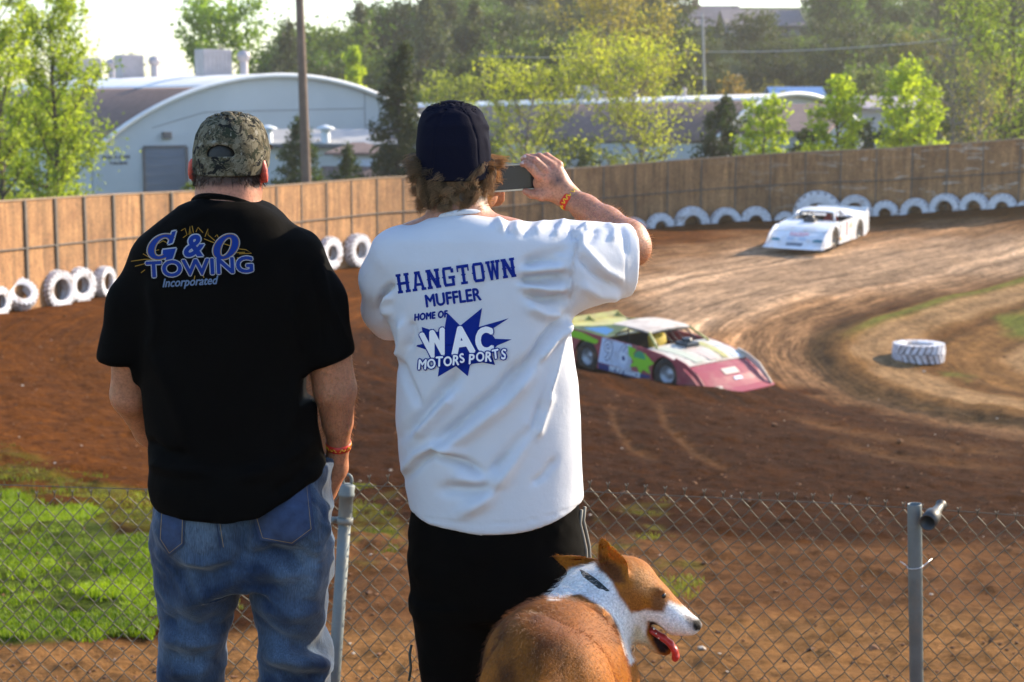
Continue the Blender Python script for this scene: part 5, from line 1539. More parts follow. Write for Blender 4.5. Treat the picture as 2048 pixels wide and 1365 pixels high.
    OW += [([(326, 500), (352, 497), (345, 518), (331, 521), (334, 508), (325, 509)], [(0, 1, 2, 3, 4, 5)]), ([(344, 464), (352, 462), (345, 486), (336, 489)], [(0, 1, 2, 3)])]
    lift = .0012
    silver = [q_ for s_ in OW for q_ in shifted(s_, 2.8, 6)]
    amp = text2d('&', 60, 366, 513, 3, .03, .25, 1.0); amp_s = shifted(amp, 2.6, 6)
    tow0 = text2d('TOWING', 44, 293, 555, 3.0, 0, 0, 1.16, 1.0); tow = shifted(tow0, 1.3, 6); tow_s = shifted(tow0, 3.3, 8)
    inc = text2d('Incorporated', 24, 324, 575, 3.5, 0, .32, .86)
    gold = []
    for pl in ([(262, 523), (290, 519), (318, 520)], [(270, 533), (300, 525)], [(286, 508), (300, 516), (292, 506), (318, 500)], [(340, 478), (346, 466), (349, 480), (338, 490)], [(362, 462), (370, 457), (374, 470), (366, 476)], [(378, 470), (380, 453), (382, 468)], [(384, 452), (387, 466)], [(392, 464), (396, 455), (406, 466)], [(410, 474), (416, 458), (416, 470), (430, 482)], [(430, 474), (434, 470), (438, 478)], [(408, 478), (428, 486)], [(476, 498), (492, 500), (503, 507), (478, 508)], [(444, 512), (470, 506), (490, 505)], [(474, 516), (500, 518)], [(466, 512), (476, 532), (480, 540)], [(346, 556), (354, 545)], [(290, 540), (282, 546)], [(318, 510), (322, 522)], [(390, 552), (388, 560)], [(405, 550), (408, 556)], [(312, 490), (326, 482), (334, 486)], [(442, 486), (460, 492)]):
        gold.append(stroke2d(pl, 1.5))
    project('back_print_splash', gold, INKGOLD, root, bv, lift, 6)
    project('back_print_outline', silver + amp_s + tow_s, INKSILVER, root, bv, lift + .0006, 6)
    project('back_print_trim', [q_ for s_ in OW[:2] for q_ in shifted(s_, 1.5, 4)] + shifted(tow0, 2.0, 6), INKGOLD, root, bv, lift + .0013, 6)
    project('back_print_letters', OW + [amp] + tow, INKROYAL, root, bv, lift + .0020, 6)
    project('back_print_letters', shifted(inc, .6, 4), mat('dull_blue_print', (.09, .13, .22), .6), root, bv, lift + .0008, 6)
    return root
man_black()

# ---------------------------------------------------------- the man in white
def slab_letters(word, x, y, h, ang, adv, wx):
    """slab serif block capitals from flat pieces; (x,y) start of baseline"""
    S = .245; sh = .135; e = .07
    def stem(cx, y0=0., y1=1., both=True):
        o = [(cx - S / 2, y0, cx + S / 2, y1)]
        if both: o += [(cx - S / 2 - e, 0, cx + S / 2 + e, sh), (cx - S / 2 - e, 1 - sh, cx + S / 2 + e, 1), (cx - S / 2 - .05, .46, cx + S / 2 + .05, .53)]
        return o
    def rects(l): return [[(a, b), (c, b), (c, d), (a, d)] for a, b, c, d in l]
    def diag(x0, y0, x1, y1, w=S): return [[(x0 - w / 2, y0), (x0 + w / 2, y0), (x1 + w / 2, y1), (x1 - w / 2, y1)]]
    W = 1.0
    L = {
        'H': rects(stem(.2) + stem(.8) + [(.2, .42, .8, .57)]),
        'A': diag(.16, 0, .44, 1, .2) + diag(.84, 0, .56, 1, .2) + rects([(.28, .25, .72, .39), (-.02, 0, .34, sh), (.66, 0, 1.02, sh), (.26, 1 - sh, .7, 1)]),
        'N': rects(stem(.18) + stem(.82)) + diag(.2, 1, .8, 0, .26),
        'G': rects([(.08, .16, .29, .84), (.16, .0, .82, .15), (.16, .85, .82, 1), (.72, .0, .93, .5), (.5, .38, 1.0, .52), (.72, .68, .93, .9), (.02, .46, .12, .53)]) + [[(.08, .16), (.16, 0), (.3, 0), (.3, .2)], [(.08, .84), (.3, .8), (.3, 1), (.16, 1)]],
        'T': rects([(.39, 0, .61, 1), (.24, 0, .76, sh), (.04, .84, .96, 1), (.04, .66, .15, .9), (.85, .66, .96, .9), (.33, .46, .67, .53)]),
        'O': rects([(.06, .16, .28, .84), (.72, .16, .94, .84), (.18, 0, .82, .15), (.18, .85, .82, 1), (.0, .46, .1, .53), (.9, .46, 1.0, .53)]) + [[(.06, .16), (.18, 0), (.3, 0), (.28, .2)], [(.06, .84), (.28, .8), (.3, 1), (.18, 1)], [(.94, .16), (.72, .2), (.7, 0), (.82, 0)], [(.94, .84), (.82, 1), (.7, 1), (.72, .8)]],
        'W': diag(.12, 1, .3, 0, .2) + diag(.3, 0, .5, .9, .16) + diag(.5, .9, .7, 0, .16) + diag(.7, 0, .88, 1, .2) + rects([(-.04, 1 - sh, .3, 1), (.7, 1 - sh, 1.04, 1), (.36, 1 - sh, .64, 1)]),
    }
    c, s = math.cos(R(ang)), math.sin(R(ang)); out = []
    for i, ch in enumerate(word):
        for poly in L[ch]:
            V = []
            for u, v in poly:
                X = i * adv + u * wx; Y = v * h
                V.append((x + X * c - Y * s, y - X * s - Y * c))
            out.append((V, [tuple(range(len(V)))]))
    return out

def man_white():
    gx = P(985, 1000, YM).x
    root = tag(empty('person', (gx, YM, gz(gx, YM))), 'person in white muffler shop T-shirt, navy cap and black shorts raising a small camera', 'person')
    zf = root.location.z; o = root.location
    hc = Vector(Q(906, 318, .03)); yaw = R(4)
    g = G((gx - .36, YM - .30, zf - .02), (gx + .43, YM + .50, zf + 1.84), .0064)
    f, L, M = head(g, hc, yaw, (.076, .097, .112))
    f = smin(f, g.chain([(Q(911, 345, .03), .056), (Q(916, 400, .02), .061), (Q(920, 445, .01), .075)], .02), .03)
    f = smin(f, g.ell(Q(935, 470, 0), (.17, .065, .05)), .03)
    f = smin(f, g.loft(rows_px([(470, 840, 1060, .06, .06), (560, 800, 1110, .085, .09), (800, 825, 1130, .09, .10), (1000, 840, 1145, .10, .10), (1100, 840, 1150, .10, .10)])), .03)
    wr = Q(1141, 397, .33)
    ra = [(Q(1100, 520, .01), .062), (Q(1190, 508, .09), .053), (Q(1262, 494, .17), .0445), (Q(1256, 478, .185), .0435), (Q(1212, 446, .25), .038), (Q(1172, 418, .30), .0315), (wr, .0275)]
    f = smin(f, g.chain(ra, .02), .02)
    f = smin(f, g.ell(Q(1274, 499, .165), (.026, .03, .030)), .02)
    la = [(Q(790, 530, .01), .06), (Q(790, 560, .16), .05), (Q(815, 545, .26), .044), (Q(900, 470, .37), .035), (Q(960, 405, .43), .028)]
    f = smin(f, g.chain(la, .02), .02)
    # left hand under the camera
    lh = Vector(Q(972, 392, .44)); f = smin(f, g.ell(lh, (.032, .018, .032)), .015)
    for k in range(4):
        p0 = lh + Vector((.012, .008 + .008 * k, .012 - .012 * k)); f = smin(f, g.chain([(p0, .0088), (p0 + Vector((.022, .008, .004)), .008), (p0 + Vector((.032, -.004, .012)), .007)], .004), .005)
    f = smin(f, g.chain([(lh + Vector((0, -.012, .0)), .010), (Vector(Q(994, 386, .375)), .0088), (Vector(Q(1000, 381, .36)), .008)], .004), .006)
    for (a, b) in ((900, 885), (1075, 1080)):
        f = smin(f, g.chain([(Q(a, 1120, 0), .085), (Q(b, 1290, .0), .06), (Q(b, 1390, .01), .05), (Q(b, 1480, -.02), .052), ((P(b, 1500, YM).x, YM - .02, zf + .09), .034)], .02), .03)
    V, F = g.mesh(f); V = relax(V, F, 2, .4)
    col = np.tile(np.array([.45, .20, .115]), (len(V), 1))
    lp = V - np.array(hc)
    hairm = sstep(-.11, -.085, lp[:, 2]) * sstep(.06, .03, lp[:, 1]) * (np.linalg.norm(lp, axis=1) < .2)
    col = col * (1 - hairm[:, None]) + np.array([.09, .05, .025]) * hairm[:, None]
    # right hand: finer, grown at the wrist
    gh = G((P(1025, 300, 4.2).x, YM + .24, P(0, 425, 4.2).z), (P(1168, 300, 4.2).x, YM + .46, P(0, 296, 4.2).z), .0023)
    def H(px, py, dy): return Q(px, py, dy)
    hf = gh.chain([(H(1160, 410, .312), .029), (wr, .0268)], .01)
    palm = [H(1098, 366, .335), H(1108, 345, .335), H(1118, 378, .335)]
    hf = smin(hf, gh.chain([(H(1138, 394, .33), .025), (H(1116, 372, .332), .0255), (H(1094, 356, .332), .023)], .01), .015)
    hf = smin(hf, gh.chain([(H(1134, 386, .335), .022), (H(1114, 352, .338), .022), (H(1108, 338, .342), .019)], .01), .015)
    hf = smin(hf, gh.chain([(H(1130, 400, .335), .02), (H(1098, 384, .338), .02), (H(1080, 366, .34), .018)], .01), .015)
    # fingers: knuckle, first joint, second joint, tip; each closes over the camera's top edge or back
    for pts in (
        ([(H(1117, 331, .342), .0125), (H(1093, 314, .352), .0105), (H(1077, 317, .375), .0092), (H(1071, 325, .395), .0082)]),
        ([(H(1104, 333, .333), .0128), (H(1078, 315, .338), .0105), (H(1060, 316, .355), .0092), (H(1052, 320, .375), .0082)]),
        ([(H(1091, 341, .322), .0125), (H(1069, 322, .322), .0104), (H(1053, 316, .335), .0092), (H(1047, 318, .352), .008)]),
        ([(H(1078, 353, .318), .0118), (H(1062, 336, .312), .0098), (H(1051, 328, .318), .0085), (H(1045, 329, .332), .0074)])):
        hf = smin(hf, gh.chain(pts, .004), .0055)
    hf = smin(hf, gh.chain([(H(1106, 388, .325), .016), (H(1084, 392, .325), .0128), (H(1064, 389, .333), .0108), (H(1051, 383.5, .345), .0085)], .006), .010)
    Vh, Fh = gh.mesh(hf); Vh = relax(Vh, Fh, 1, .4)
    qh = pix(Vh)
    ch = np.tile(np.array([.49, .225, .135]), (len(Vh), 1))
    kn = np.zeros(len(Vh))
    for kx, ky in ((1117, 331), (1104, 334), (1091, 342), (1078, 354), (1093, 314), (1078, 315), (1068, 322)):
        kn += np.exp(-((qh[:, 0] - kx) ** 2 + (qh[:, 1] - ky) ** 2) / 40)
    ch = ch * (1 - .35 * np.clip(kn, 0, 1)[:, None]) + np.array([.55, .19, .14]) * .35 * np.clip(kn, 0, 1)[:, None]
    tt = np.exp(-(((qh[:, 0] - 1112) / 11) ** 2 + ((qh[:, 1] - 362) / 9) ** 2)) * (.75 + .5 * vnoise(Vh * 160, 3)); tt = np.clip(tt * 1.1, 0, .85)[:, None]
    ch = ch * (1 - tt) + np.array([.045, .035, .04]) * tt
    n0 = len(V)
    # knit the two surfaces together inside the wrist
    def ringat(V_, F_, pt): 
        cen = V_[F_].mean(1); return int(np.argmin(((cen - np.array(pt)) ** 2).sum(1)))
    fb_ = ringat(V, F, np.array(wr) + np.array([.004, .02, -.02])); fh_ = ringat(Vh, Fh, V[F[fb_]].mean(0))
    qa, qb = F[fb_], Fh[fh_] + n0
    qv = Vh[Fh[fh_]]; best = min(range(4), key=lambda r_: sum(np.linalg.norm(V[qa[i]] - qv[(i + r_) % 4]) for i in range(4))); qb = np.roll(qb, -best)
    knit = np.array([[qa[i], qa[(i + 1) % 4], qb[(i + 1) % 4], qb[i]] for i in range(4)])
    F = np.delete(F, fb_, 0); Fh = np.concatenate([np.delete(Fh, fh_, 0), knit - n0])
    us_ = np.unique(F); mp_ = -np.ones(len(V), int); mp_[us_] = np.arange(len(us_)); sh_ = len(us_) - len(V)
    Fh = np.where(Fh >= 0, Fh, mp_[np.clip(Fh + n0, 0, len(V) - 1)] - len(us_)); V = V[us_]; col = col[us_]; F = mp_[F]; n0 = len(us_)
    Va = np.concatenate([V, Vh]); Fa = np.concatenate([F, Fh + n0]); ca = np.concatenate([col, ch])
    from_np('body', Va, Fa, SKIN, root, True, col=ca)
    # nails on the visible finger ends
    NAIL = mat('nail', (.62, .42, .36), .3)
    mb = MB()
    for p in (H(1050, 313.2, .326), H(1046, 325.5, .312)):
        q_ = Vector(p) - o
        mb.lathe([(.0001, .0012), (.0035, .0008), (.0045, -.0006)], 10, Matrix.Rotation(R(50), 3, 'X')); mb.v[-30:] = [tuple(Vector(v) + q_) for v in mb.v[-30:]]
    mb.build('fingernail', NAIL, root, True)
    # arm hair catching the light
    rng = np.random.default_rng(4); N = vnormals(V, F); q = pix(V)
    ids = np.where((q[:, 0] > 1150) & (q[:, 0] < 1300) & (q[:, 1] > 385) & (q[:, 1] < 530) & (V[:, 1] > 3.98))[0]
    ids = rng.choice(ids, 1500)
    base = V[ids]; dirn = N[ids] * .8 + np.array([.5, 0, -.2]) + rng.normal(0, .3, (len(ids), 3)); ln = rng.uniform(.004, .010, len(ids))[:, None]
    strands('arm_hair', np.stack([base, base + dirn * ln * .6, base + dirn * ln], 1), np.full(len(ids), .0003), np.tile([.5, .34, .2], (len(ids), 1)), HAIRM, root)
    # curly hair below the cap
    n = 5200; k = 11
    az = rng.uniform(-2.3, 2.3, n)                      # 0 = straight back
    side = np.abs(np.sin(az)) ** 1.2
    lev = rng.uniform(0, 1, n)
    lo_py, hi_py = 400, 344 - 38 * side
    zt_ = np.array([P(906, h_, hc.y).z for h_ in (300, 400)])
    zz = zt_[0] + (zt_[1] - zt_[0]) * ((hi_py + (lo_py - hi_py) * lev) - 300) / 100
    rx, ry = .080 - .014 * lev, .094 - .016 * lev
    base = np.stack([hc.x + np.sin(az) * rx, hc.y - np.cos(az) * ry, zz], -1)
    outd = np.stack([np.sin(az), -np.cos(az), az * 0], -1)
    tang = np.cross(outd, [0, 0, 1.0])[:, None]
    # locks: neighbouring strands share a lock and curl together
    lock = (np.floor((az + 3) * 5.5 + .3 * np.sin(lev * 9)).astype(int) * 7 + np.floor(lev * 4.2).astype(int))
    lr = np.random.default_rng(9).uniform(-1, 1, (2000, 5))[lock % 2000]
    ln = rng.uniform(.020, .035, n) * (1 + .55 * side * (1 - lev) + .35 * lr[:, 4]) 
    tt = np.linspace(0, 1, k)[None, :, None]
    outw = (.16 + .82 * side * (1 - .80 * lev) + .22 * lr[:, 0])[:, None, None]
    d0 = outd[:, None] * outw + np.array([0, 0, -1])[None, None] * (.95 - .75 * side * (1 - lev) ** 1.5)[:, None, None] + tang * (lr[:, 1] * .7)[:, None, None] + rng.normal(0, .09, (n, 1, 3))
    pts = base[:, None] + d0 * ln[:, None, None] * tt
    ph = (lr[:, 2] * 3.1 + rng.normal(0, .22, n))[:, None, None]; cr = ((.007 + .007 * np.abs(lr[:, 3])) * rng.uniform(.8, 1.2, n))[:, None, None]
    w_ = (5.5 + 2.5 * lr[:, 4])[:, None, None]
    pts = pts + tt * cr * (np.sin(tt * w_ + ph) * tang + np.cos(tt * w_ + ph) * (outd[:, None] * .8 + np.array([0, 0, .45])))
    # strands of a lock draw together towards its tip
    cen = np.zeros((2000, k, 3)); cn = np.zeros(2000); np.add.at(cen, lock % 2000, pts); np.add.at(cn, lock % 2000, 1)
    mid = (cen / np.maximum(cn, 1)[:, None, None])[lock % 2000]
    pts = pts + (mid - pts) * (tt ** 1.5) * .42
    wild = (rng.uniform(0, 1, n) > .97)[:, None, None] * .012
    pts += (tt ** 2) * (outd[:, None] * wild + tang * wild * rng.normal(0, .8, (n, 1, 1)))
    cc = np.array([.33, .24, .145]) * (rng.uniform(.7, 1.25, n) * (1 + .45 * lr[:, 0]))[:, None]
    strands('hair', pts, np.full(n, .00075), cc, HAIRM, root)
    # cap
    g = G((hc.x - .12, hc.y - .14, hc.z - .06), (hc.x + .12, hc.y + .24, hc.z + .16), .0034)
    def caprow(py, xl, xr, b, fr):
        a, c_ = P(xl, py, hc.y), P(xr, py, hc.y); return (a.z, a.x, c_.x, hc.y - b, hc.y + fr)
    rows = [caprow(200.5, 893, 914, .014, .03), caprow(204, 876, 932, .034, .06), caprow(212, 856, 952, .056, .078), caprow(226, 843, 966, .077, .090), caprow(250, 835.5, 975, .094, .099), caprow(290, 832, 981, .103, .104), caprow(330, 833, 984, .105, .105), caprow(360, 838, 984, .104, .105)]
    f = g.loft(rows, 2.25)
    zr = P(906, 352, hc.y).z
    f = smax(f, (zr + .012 * ((g.y - hc.y) / .1)) - g.z, .004)
    shell = np.maximum(f, -(f + .006))
    vc = hc + Vector((.005, .125, .012)); Mv = Matrix.Rotation(R(-12), 3, 'X')
    shell = smin(shell, smax(g.ell(vc, (.08, .085, .02), Mv), -g.ell(vc - Vector((0, 0, .006)), (.092, .1, .02), Mv), .002), .004)
    V, F = g.mesh(shell); V = relax(V, F, 1, .5); N = vnormals(V, F)
    V = folds(V, N, [([(903, 210), (880, 232), (868, 280), (866, 340)], 1.8, -.002), ([(905, 210), (938, 232), (955, 280), (958, 345)], 1.8, -.002), ([(955, 228), (968, 244), (978, 262)], 4, .004), ([(850, 244), (864, 232), (885, 222)], 4, .0025), ([(940, 216), (960, 232), (972, 250)], 3, -.003), ([(970, 270), (976, 300), (978, 330)], 3.5, .003)], False)
    from_np('cap', V, F, NAVY, root, True)
    mb = MB(); c = Vector(Q(902, 213, -.018)) - o
    mb.lathe([(.0085, -.005), (.0085, .002), (.006, .005), (.001, .006)], 14, Matrix.Rotation(R(35), 3, 'X')); mb.v = [tuple(Vector(v) + c) for v in mb.v]
    mb.build('cap_button', NAVY, root, True)
    # T-shirt
    g = G((gx - .36, YM - .28, P(0, 1085, YM).z), (gx + .36, YM + .30, P(0, 415, YM).z), .0055)
    f = g.loft(rows_px([(428, 884, 962, .055, .05), (434, 858, 985, .07, .06), (444, 838, 1040, .085, .075), (456, 812, 1085, .097, .09), (476, 782, 1112, .11, .105), (520, 766, 1128, .122, .125), (580, 764, 1138, .128, .135), (640, 777, 1138, .132, .14), (700, 796, 1146, .137, .145), (760, 794, 1155, .141, .15), (840, 791, 1160, .146, .155), (920, 797, 1163, .15, .16), (1000, 815, 1167, .153, .165), (1075, 822, 1169, .155, .168)]), 2.35)
    f = smin(f, g.chain([(Q(800, 515, 0), .070), (Q(772, 560, .03), .056), (Q(768, 620, .075), .048), (Q(778, 645, .10), .045)], .03), .035)
    f = smin(f, g.chain([(Q(1075, 520, 0), .085), (Q(1130, 533, .03), .102), (Q(1190, 527, .06), .087), (Q(1262, 520, .10), .0775), (Q(1290, 519, .12), .077)], .03), .03)
    sp = Q(1259, 520, .1); f = smax(f, g.plane(sp, (1, .25, -.02)), .006)
    in_sl = g.cone(Q(1200, 521, .065), Q(1300, 517, .125), .066, .070)
    f = smax(f, -np.where(g.x > sp[0] - .10, in_sl, 1), .004)
    hp = [(790, 1020), (818, 1036), (860, 1049), (960, 1061), (1050, 1055), (1110, 1041), (1170, 1018), (1200, 1010)]
    hx = np.array([P(a, b, YM - .1).x for a, b in hp]); hz = np.array([P(a, b, YM - .1).z for a, b in hp])
    hem = np.interp(g.x[:, 0, 0], hx, hz).astype(np.float32)[:, None, None] - g.z
    f = smax(f, hem, .005)
    V, F = g.mesh(f); V = relax(V, F, 3, .5); N = vnormals(V, F)
    V = V + N * (fbm(V * np.array([6, 6, 4.5]), 3, 41) * .0035)[:, None]
    Z = lambda l, ox, oy, s: [(ox + a / s, oy + b / s) for a, b in l]
    A = lambda *l: Z(l, 700, 480, 4.014); B = lambda *l: Z(l, 700, 780, 2.334); C = lambda *l: Z(l, 700, 180, 2.73); D = lambda *l: Z(l, 980, 290, 5.46)
    FL = [
        (B((245, 220), (345, 115), (430, 20), (520, -90)), 12, -.012), (B((300, 225), (400, 110), (480, 20)), 13, .012), (B((385, 265), (560, 120), (700, 0), (800, -130)), 11, -.013), (B((400, 300), (560, 190), (720, 60), (860, -90)), 14, .011),
        (B((240, 425), (330, 330), (390, 295), (540, 345), (625, 395)), 9, -.014), (B((250, 400), (320, 315), (385, 270), (520, 300)), 11, .012), (B((420, 465), (560, 470), (690, 462)), 12, -.010), (B((500, 590), (620, 520), (700, 420), (800, 250), (900, 60)), 14, .011), (B((620, 440), (750, 300), (850, 170), (930, 20)), 12, -.012), (B((480, 400), (600, 430), (700, 380)), 12, .008),
        (B((870, 220), (900, 130), (945, 10)), 8, .008), (B((850, 440), (905, 400), (960, 320)), 7, -.005),
        (A((1730, 600), (1560, 800), (1430, 990), (1180, 1340)), 9, -.012), (A((1760, 640), (1640, 800), (1500, 980)), 8, .010), (A((1715, 640), (1690, 850), (1640, 1080), (1560, 1350)), 5, .007), (A((1400, 185), (1530, 160), (1680, 165)), 9, -.010), (A((1380, 320), (1540, 330), (1750, 310)), 9, -.011), (A((1390, 420), (1560, 480), (1740, 470)), 9, -.010), (A((1390, 255), (1540, 245), (1720, 230)), 9, .010), (A((1380, 375), (1560, 400), (1740, 385)), 9, .009), (A((1420, 530), (1560, 600), (1700, 610)), 10, .008),
        (A((250, 600), (240, 500), (270, 420), (345, 360)), 6, -.013), (A((320, 620), (290, 520), (330, 430)), 8, .009), (A((400, 960), (430, 800), (420, 640)), 9, .008), (A((470, 880), (500, 760), (490, 650)), 8, -.006), (A((390, 960), (450, 1100), (560, 1340)), 8, -.007),
        (C((1215, 740), (1230, 840), (1205, 960), (1195, 1180)), 3, .006), (C((1225, 745), (1242, 840), (1218, 960), (1207, 1180)), 3, -.004),
        (C((940, 965), (1060, 900), (1200, 870)), 10, -.010), (C((930, 1040), (1060, 1015), (1190, 1005)), 9, -.009), (C((1000, 1120), (1100, 1150), (1190, 1150)), 9, -.007), (C((1240, 800), (1300, 900), (1400, 1000), (1500, 1040)), 10, .008), (C((1250, 900), (1340, 1000), (1480, 1090)), 9, -.008), (C((1250, 1060), (1360, 1120), (1480, 1130)), 10, .006),
        (D((900, 900), (940, 980), (1050, 880)), 5, .008), (D((880, 870), (905, 960), (930, 1050)), 6, -.009), (D((1040, 850), (1060, 960), (960, 1060)), 6, .009), (D((1150, 900), (1130, 1000), (1050, 1100)), 8, -.008), (D((1270, 850), (1360, 930), (1330, 1060)), 7, .008), (D((1400, 880), (1470, 1000), (1490, 1200)), 6, -.006),
        (D((90, 750), (100, 840), (140, 940)), 7, .009), (D((330, 775), (300, 880), (250, 960)), 9, .007), (D((620, 775), (560, 880), (480, 960)), 9, .007), (D((200, 810), (200, 900), (230, 980)), 7, -.007), (D((480, 800), (420, 900), (380, 980)), 8, -.005), (D((820, 780), (780, 900), (700, 1000)), 7, .007),
    ]
    V = folds(V, N, [(l_, w_, h_ * (2.0 if min(q_[1] for q_ in l_) > 500 else 1.15)) for l_, w_, h_ in FL])
    # stitched hem line and sleeve hem
    N = vnormals(V, F)
    V = folds(V, N, [([(a, b - 11) for a, b in hp], 1.6, -.0022), ([(1247, 450), (1251, 500), (1252, 590)], 1.6, -.002)])
    shirt = from_np('t_shirt', V, F, WHITETEE, root, True)
    mb = MB(); c = Vector(Q(917, 447, .012))
    pts = [c + Vector((.0665 * math.cos(a), .068 * math.sin(a), .002 - .026 * math.sin(a) + .010 * math.cos(a))) - o for a in np.linspace(0, 2 * math.pi, 40)]
    mb.tube(pts, .0075, 8, False); mb.build('collar', RIBW, root, True)
    # print on the back
    bv = bvh_of(shirt, root); lift = .0012
    project('back_print_letters', slab_letters('HANGTOWN', 796, 588, 39, 8.2, 30.4, 26.5), INKBLUE, root, bv, lift, 7)
    project('back_print_letters', shifted(text2d('MUFFLER', 35, 851, 615, 7.6, 0, 0, .80, 1.0), 1.1, 4), INKBLUE, root, bv, lift, 7)
    project('back_print_letters', shifted(text2d('HOME OF', 19, 828, 642, 6.5, 0, .2, .76, 1.08), 1.0, 4), INKBLUE, root, bv, lift, 5)
    star = Z([(590, 835), (515, 850), (605, 880), (575, 700), (700, 740), (760, 705), (780, 585), (885, 690), (1060, 548), (1035, 700), (1275, 630), (1120, 730), (1165, 795), (1298, 800), (1180, 850), (1130, 900), (1165, 1005), (1060, 985), (965, 1000), (945, 1095), (850, 1015), (705, 1100), (715, 1030), (640, 950)], 700, 480, 4.014)
    cx, cy = 700 + 880 / 4.014, 480 + 840 / 4.014
    star_sh = []
    V2 = [(cx, cy)] + star; n = len(star)
    star_sh = [(V2, [(0, i + 1, (i + 1) % n + 1) for i in range(n)])]
    project('back_print_star', star_sh, INKBLUE, root, bv, lift, 7)
    wac = []; wac_o = []
    for ch, x, y, sz, sx, an in (('W', 853, 717, 72, .62, 14), ('A', 906, 709, 74, .86, 8), ('C', 952, 705, 69, .72, 2)):
        t0 = text2d(ch, sz, x, y, an, 0, 0, sx); wac += shifted(t0, 3.2, 8); wac_o += shifted(t0, 5.4, 10)
    project('back_print_outline', wac_o, INKBLUE, root, bv, lift + .0004, 6)
    project('back_print_letters', wac, INKWHITE, root, bv, lift + .0010, 6)
    mo, mi = [], []
    tx = 835
    for i, ch in enumerate('MOTORSPORTS'):
        w = 20 if ch == 'M' else 16.3
        an = 7 + (-6, 5, -3, 4, -5, 6, -4, 5, -5, 4, -4)[i]; yy = 739 - (tx - 835) * .122 + (0, 2, -1, 1, 0, -2, 2, 0, 1, -2, 0)[i]
        t0 = text2d(ch, 26 if i % 2 else 28, tx, yy, an, 0, .12, .82); mi += shifted(t0, .8, 4); mo += shifted(t0, 3.1, 8)
        tx += w
    project('back_print_outline', mo, INKBLUE, root, bv, lift + .0018, 6)
    project('back_print_letters', mi, INKWHITE, root, bv, lift + .0030, 6)
    # shorts
    g = G((gx - .30, YM - .25, P(0, 1372, YM).z), (gx + .30, YM + .26, P(0, 980, YM).z), .006)
    f = g.loft(rows_px([(990, 826, 1158, .13, .14), (1060, 816, 1166, .145, .15), (1110, 815, 1172, .15, .15), (1180, 819, 1176, .15, .14), (1215, 822, 1178, .14, .13)]), 2.4)
    f = smin(f, g.loft(rows_px([(1190, 820, 1005, .14, .12), (1260, 826, 1000, .125, .12), (1300, 829, 992, .12, .12), (1330, 832, 985, .118, .12), (1356, 842, 975, .115, .115), (1362, 848, 968, .11, .11)]), 2.3), .02)
    f = smin(f, g.loft(rows_px([(1190, 990, 1178, .14, .12), (1260, 1000, 1182, .125, .12), (1330, 1008, 1184, .118, .12), (1362, 1012, 1180, .11, .11)]), 2.3), .02)
    V, F = g.mesh(f); V = relax(V, F, 3, .5); N = vnormals(V, F)
    V = V + N * (fbm(V * 9, 3, 61) * .008)[:, None]
    sh = from_np('shorts', V, F, BLACKSHORT, root, True)
    bv = bvh_of(sh, root)
    PIPE = mat('grey_piping', (.20, .19, .16), .7)
    mb = MB(); pts = []
    for px, py in ((1163, 1020), (1160, 1048), (1166, 1072), (1172, 1100), (1174, 1150), (1176, 1210), (1178, 1280), (1180, 1350)):
        pts.append(Vector(Q(px, py, -.02)) - o + Vector((.0, 0, 0)))
    mb.tube(pts, .0042, 6); mb.tube([p + Vector((.009, .03, 0)) for p in pts], .0042, 6); mb.build('side_piping', PIPE, root, True)
    mb = MB(); mb.tube([Vector(Q(823, 1290, -.06)) - o, Vector(Q(819, 1310, -.07)) - o, Vector(Q(822, 1335, -.06)) - o, Vector(Q(818, 1362, -.06)) - o], .0032, 6); mb.build('drawstring', mat('dark_cord', (.05, .06, .05), .8), root, True)
    # socks, shoes
    SH = mat('white_trainer', (.5, .5, .5), .6)
    for px in (885, 1080):
        x = P(px, 1500, YM).x
        g = G((x - .09, YM - .16, zf - .01), (x + .09, YM + .24, zf + .14), .006)
        f = smin(g.ell((x, YM - .03, zf + .06), (.045, .075, .065)), g.ell((x, YM + .09, zf + .035), (.05, .11, .04)), .03); f = smax(f, zf + .002 - g.z, .004)
        V, F = g.mesh(f); from_np('shoe', V, F, SH, root)
    # wristband
    c = Vector(Q(1140, 398, .328)); ax = Vector(Q(1172, 418, .30)) - Vector(Q(1116, 372, .332))
    b, Mb = band('wristband', c, ax, .0283, .018, .0018, REDBAND, root)
    M0 = MB()
    for kk in range(5):
        mb = MB(); a0 = kk * 1.257
        pts = [Mb @ Vector((math.cos(a0 + t) * .0308, math.sin(a0 + t) * .0308, .0045 * math.sin(t * 16))) + c - o for t in np.linspace(0, 1.05, 16)]
        mb.tube(pts, .0016, 4); M0.add(mb.v, mb.f)
    M0.build('band_print', YELPRINT, b, True)
    # the camera he holds
    a = Vector(P(978, 331, 4.255)); bq = Vector(P(1072, 324.5, 4.255)); lo = Vector(P(1073, 380, 4.255))
    u = (bq - a); W = u.length; u.normalize(); v = (lo - bq); Hh = v.length; v = (v - u * v.dot(u)).normalized(); w = u.cross(v)
    if w.y < 0: w = -w
    cen = a + u * W / 2 + v * Hh / 2 + w * .011
    cam_r = tag(empty('compact_camera', cen), 'small black compact camera held up in both hands by the man in white', 'camera')
    M3 = Matrix((u, w, v)).transposed()
    mb = MB(); mb.box((0, 0, 0), (W, .022, Hh), M3, .004); mb.build('body', mat('black_camera_plastic', (.02, .02, .022), .4), cam_r, True)
    mb = MB(); mb.box(tuple(w * -.0115), (W * .72, .002, Hh * .80), M3); sc = mb.build('screen', mat('camera_screen', (.035, .037, .045), .12), cam_r)
    mb = MB()
    for (cu_, cv, du, dv_) in ((0, -Hh / 2 + .003, W, .004), (0, Hh / 2 - .003, W, .004), (W / 2 - .003, 0, .004, Hh), (-W / 2 + .003, 0, .004, Hh)):
        mb.box(tuple(u * cu_ + v * cv + w * -.0112), (du, .003, dv_), M3)
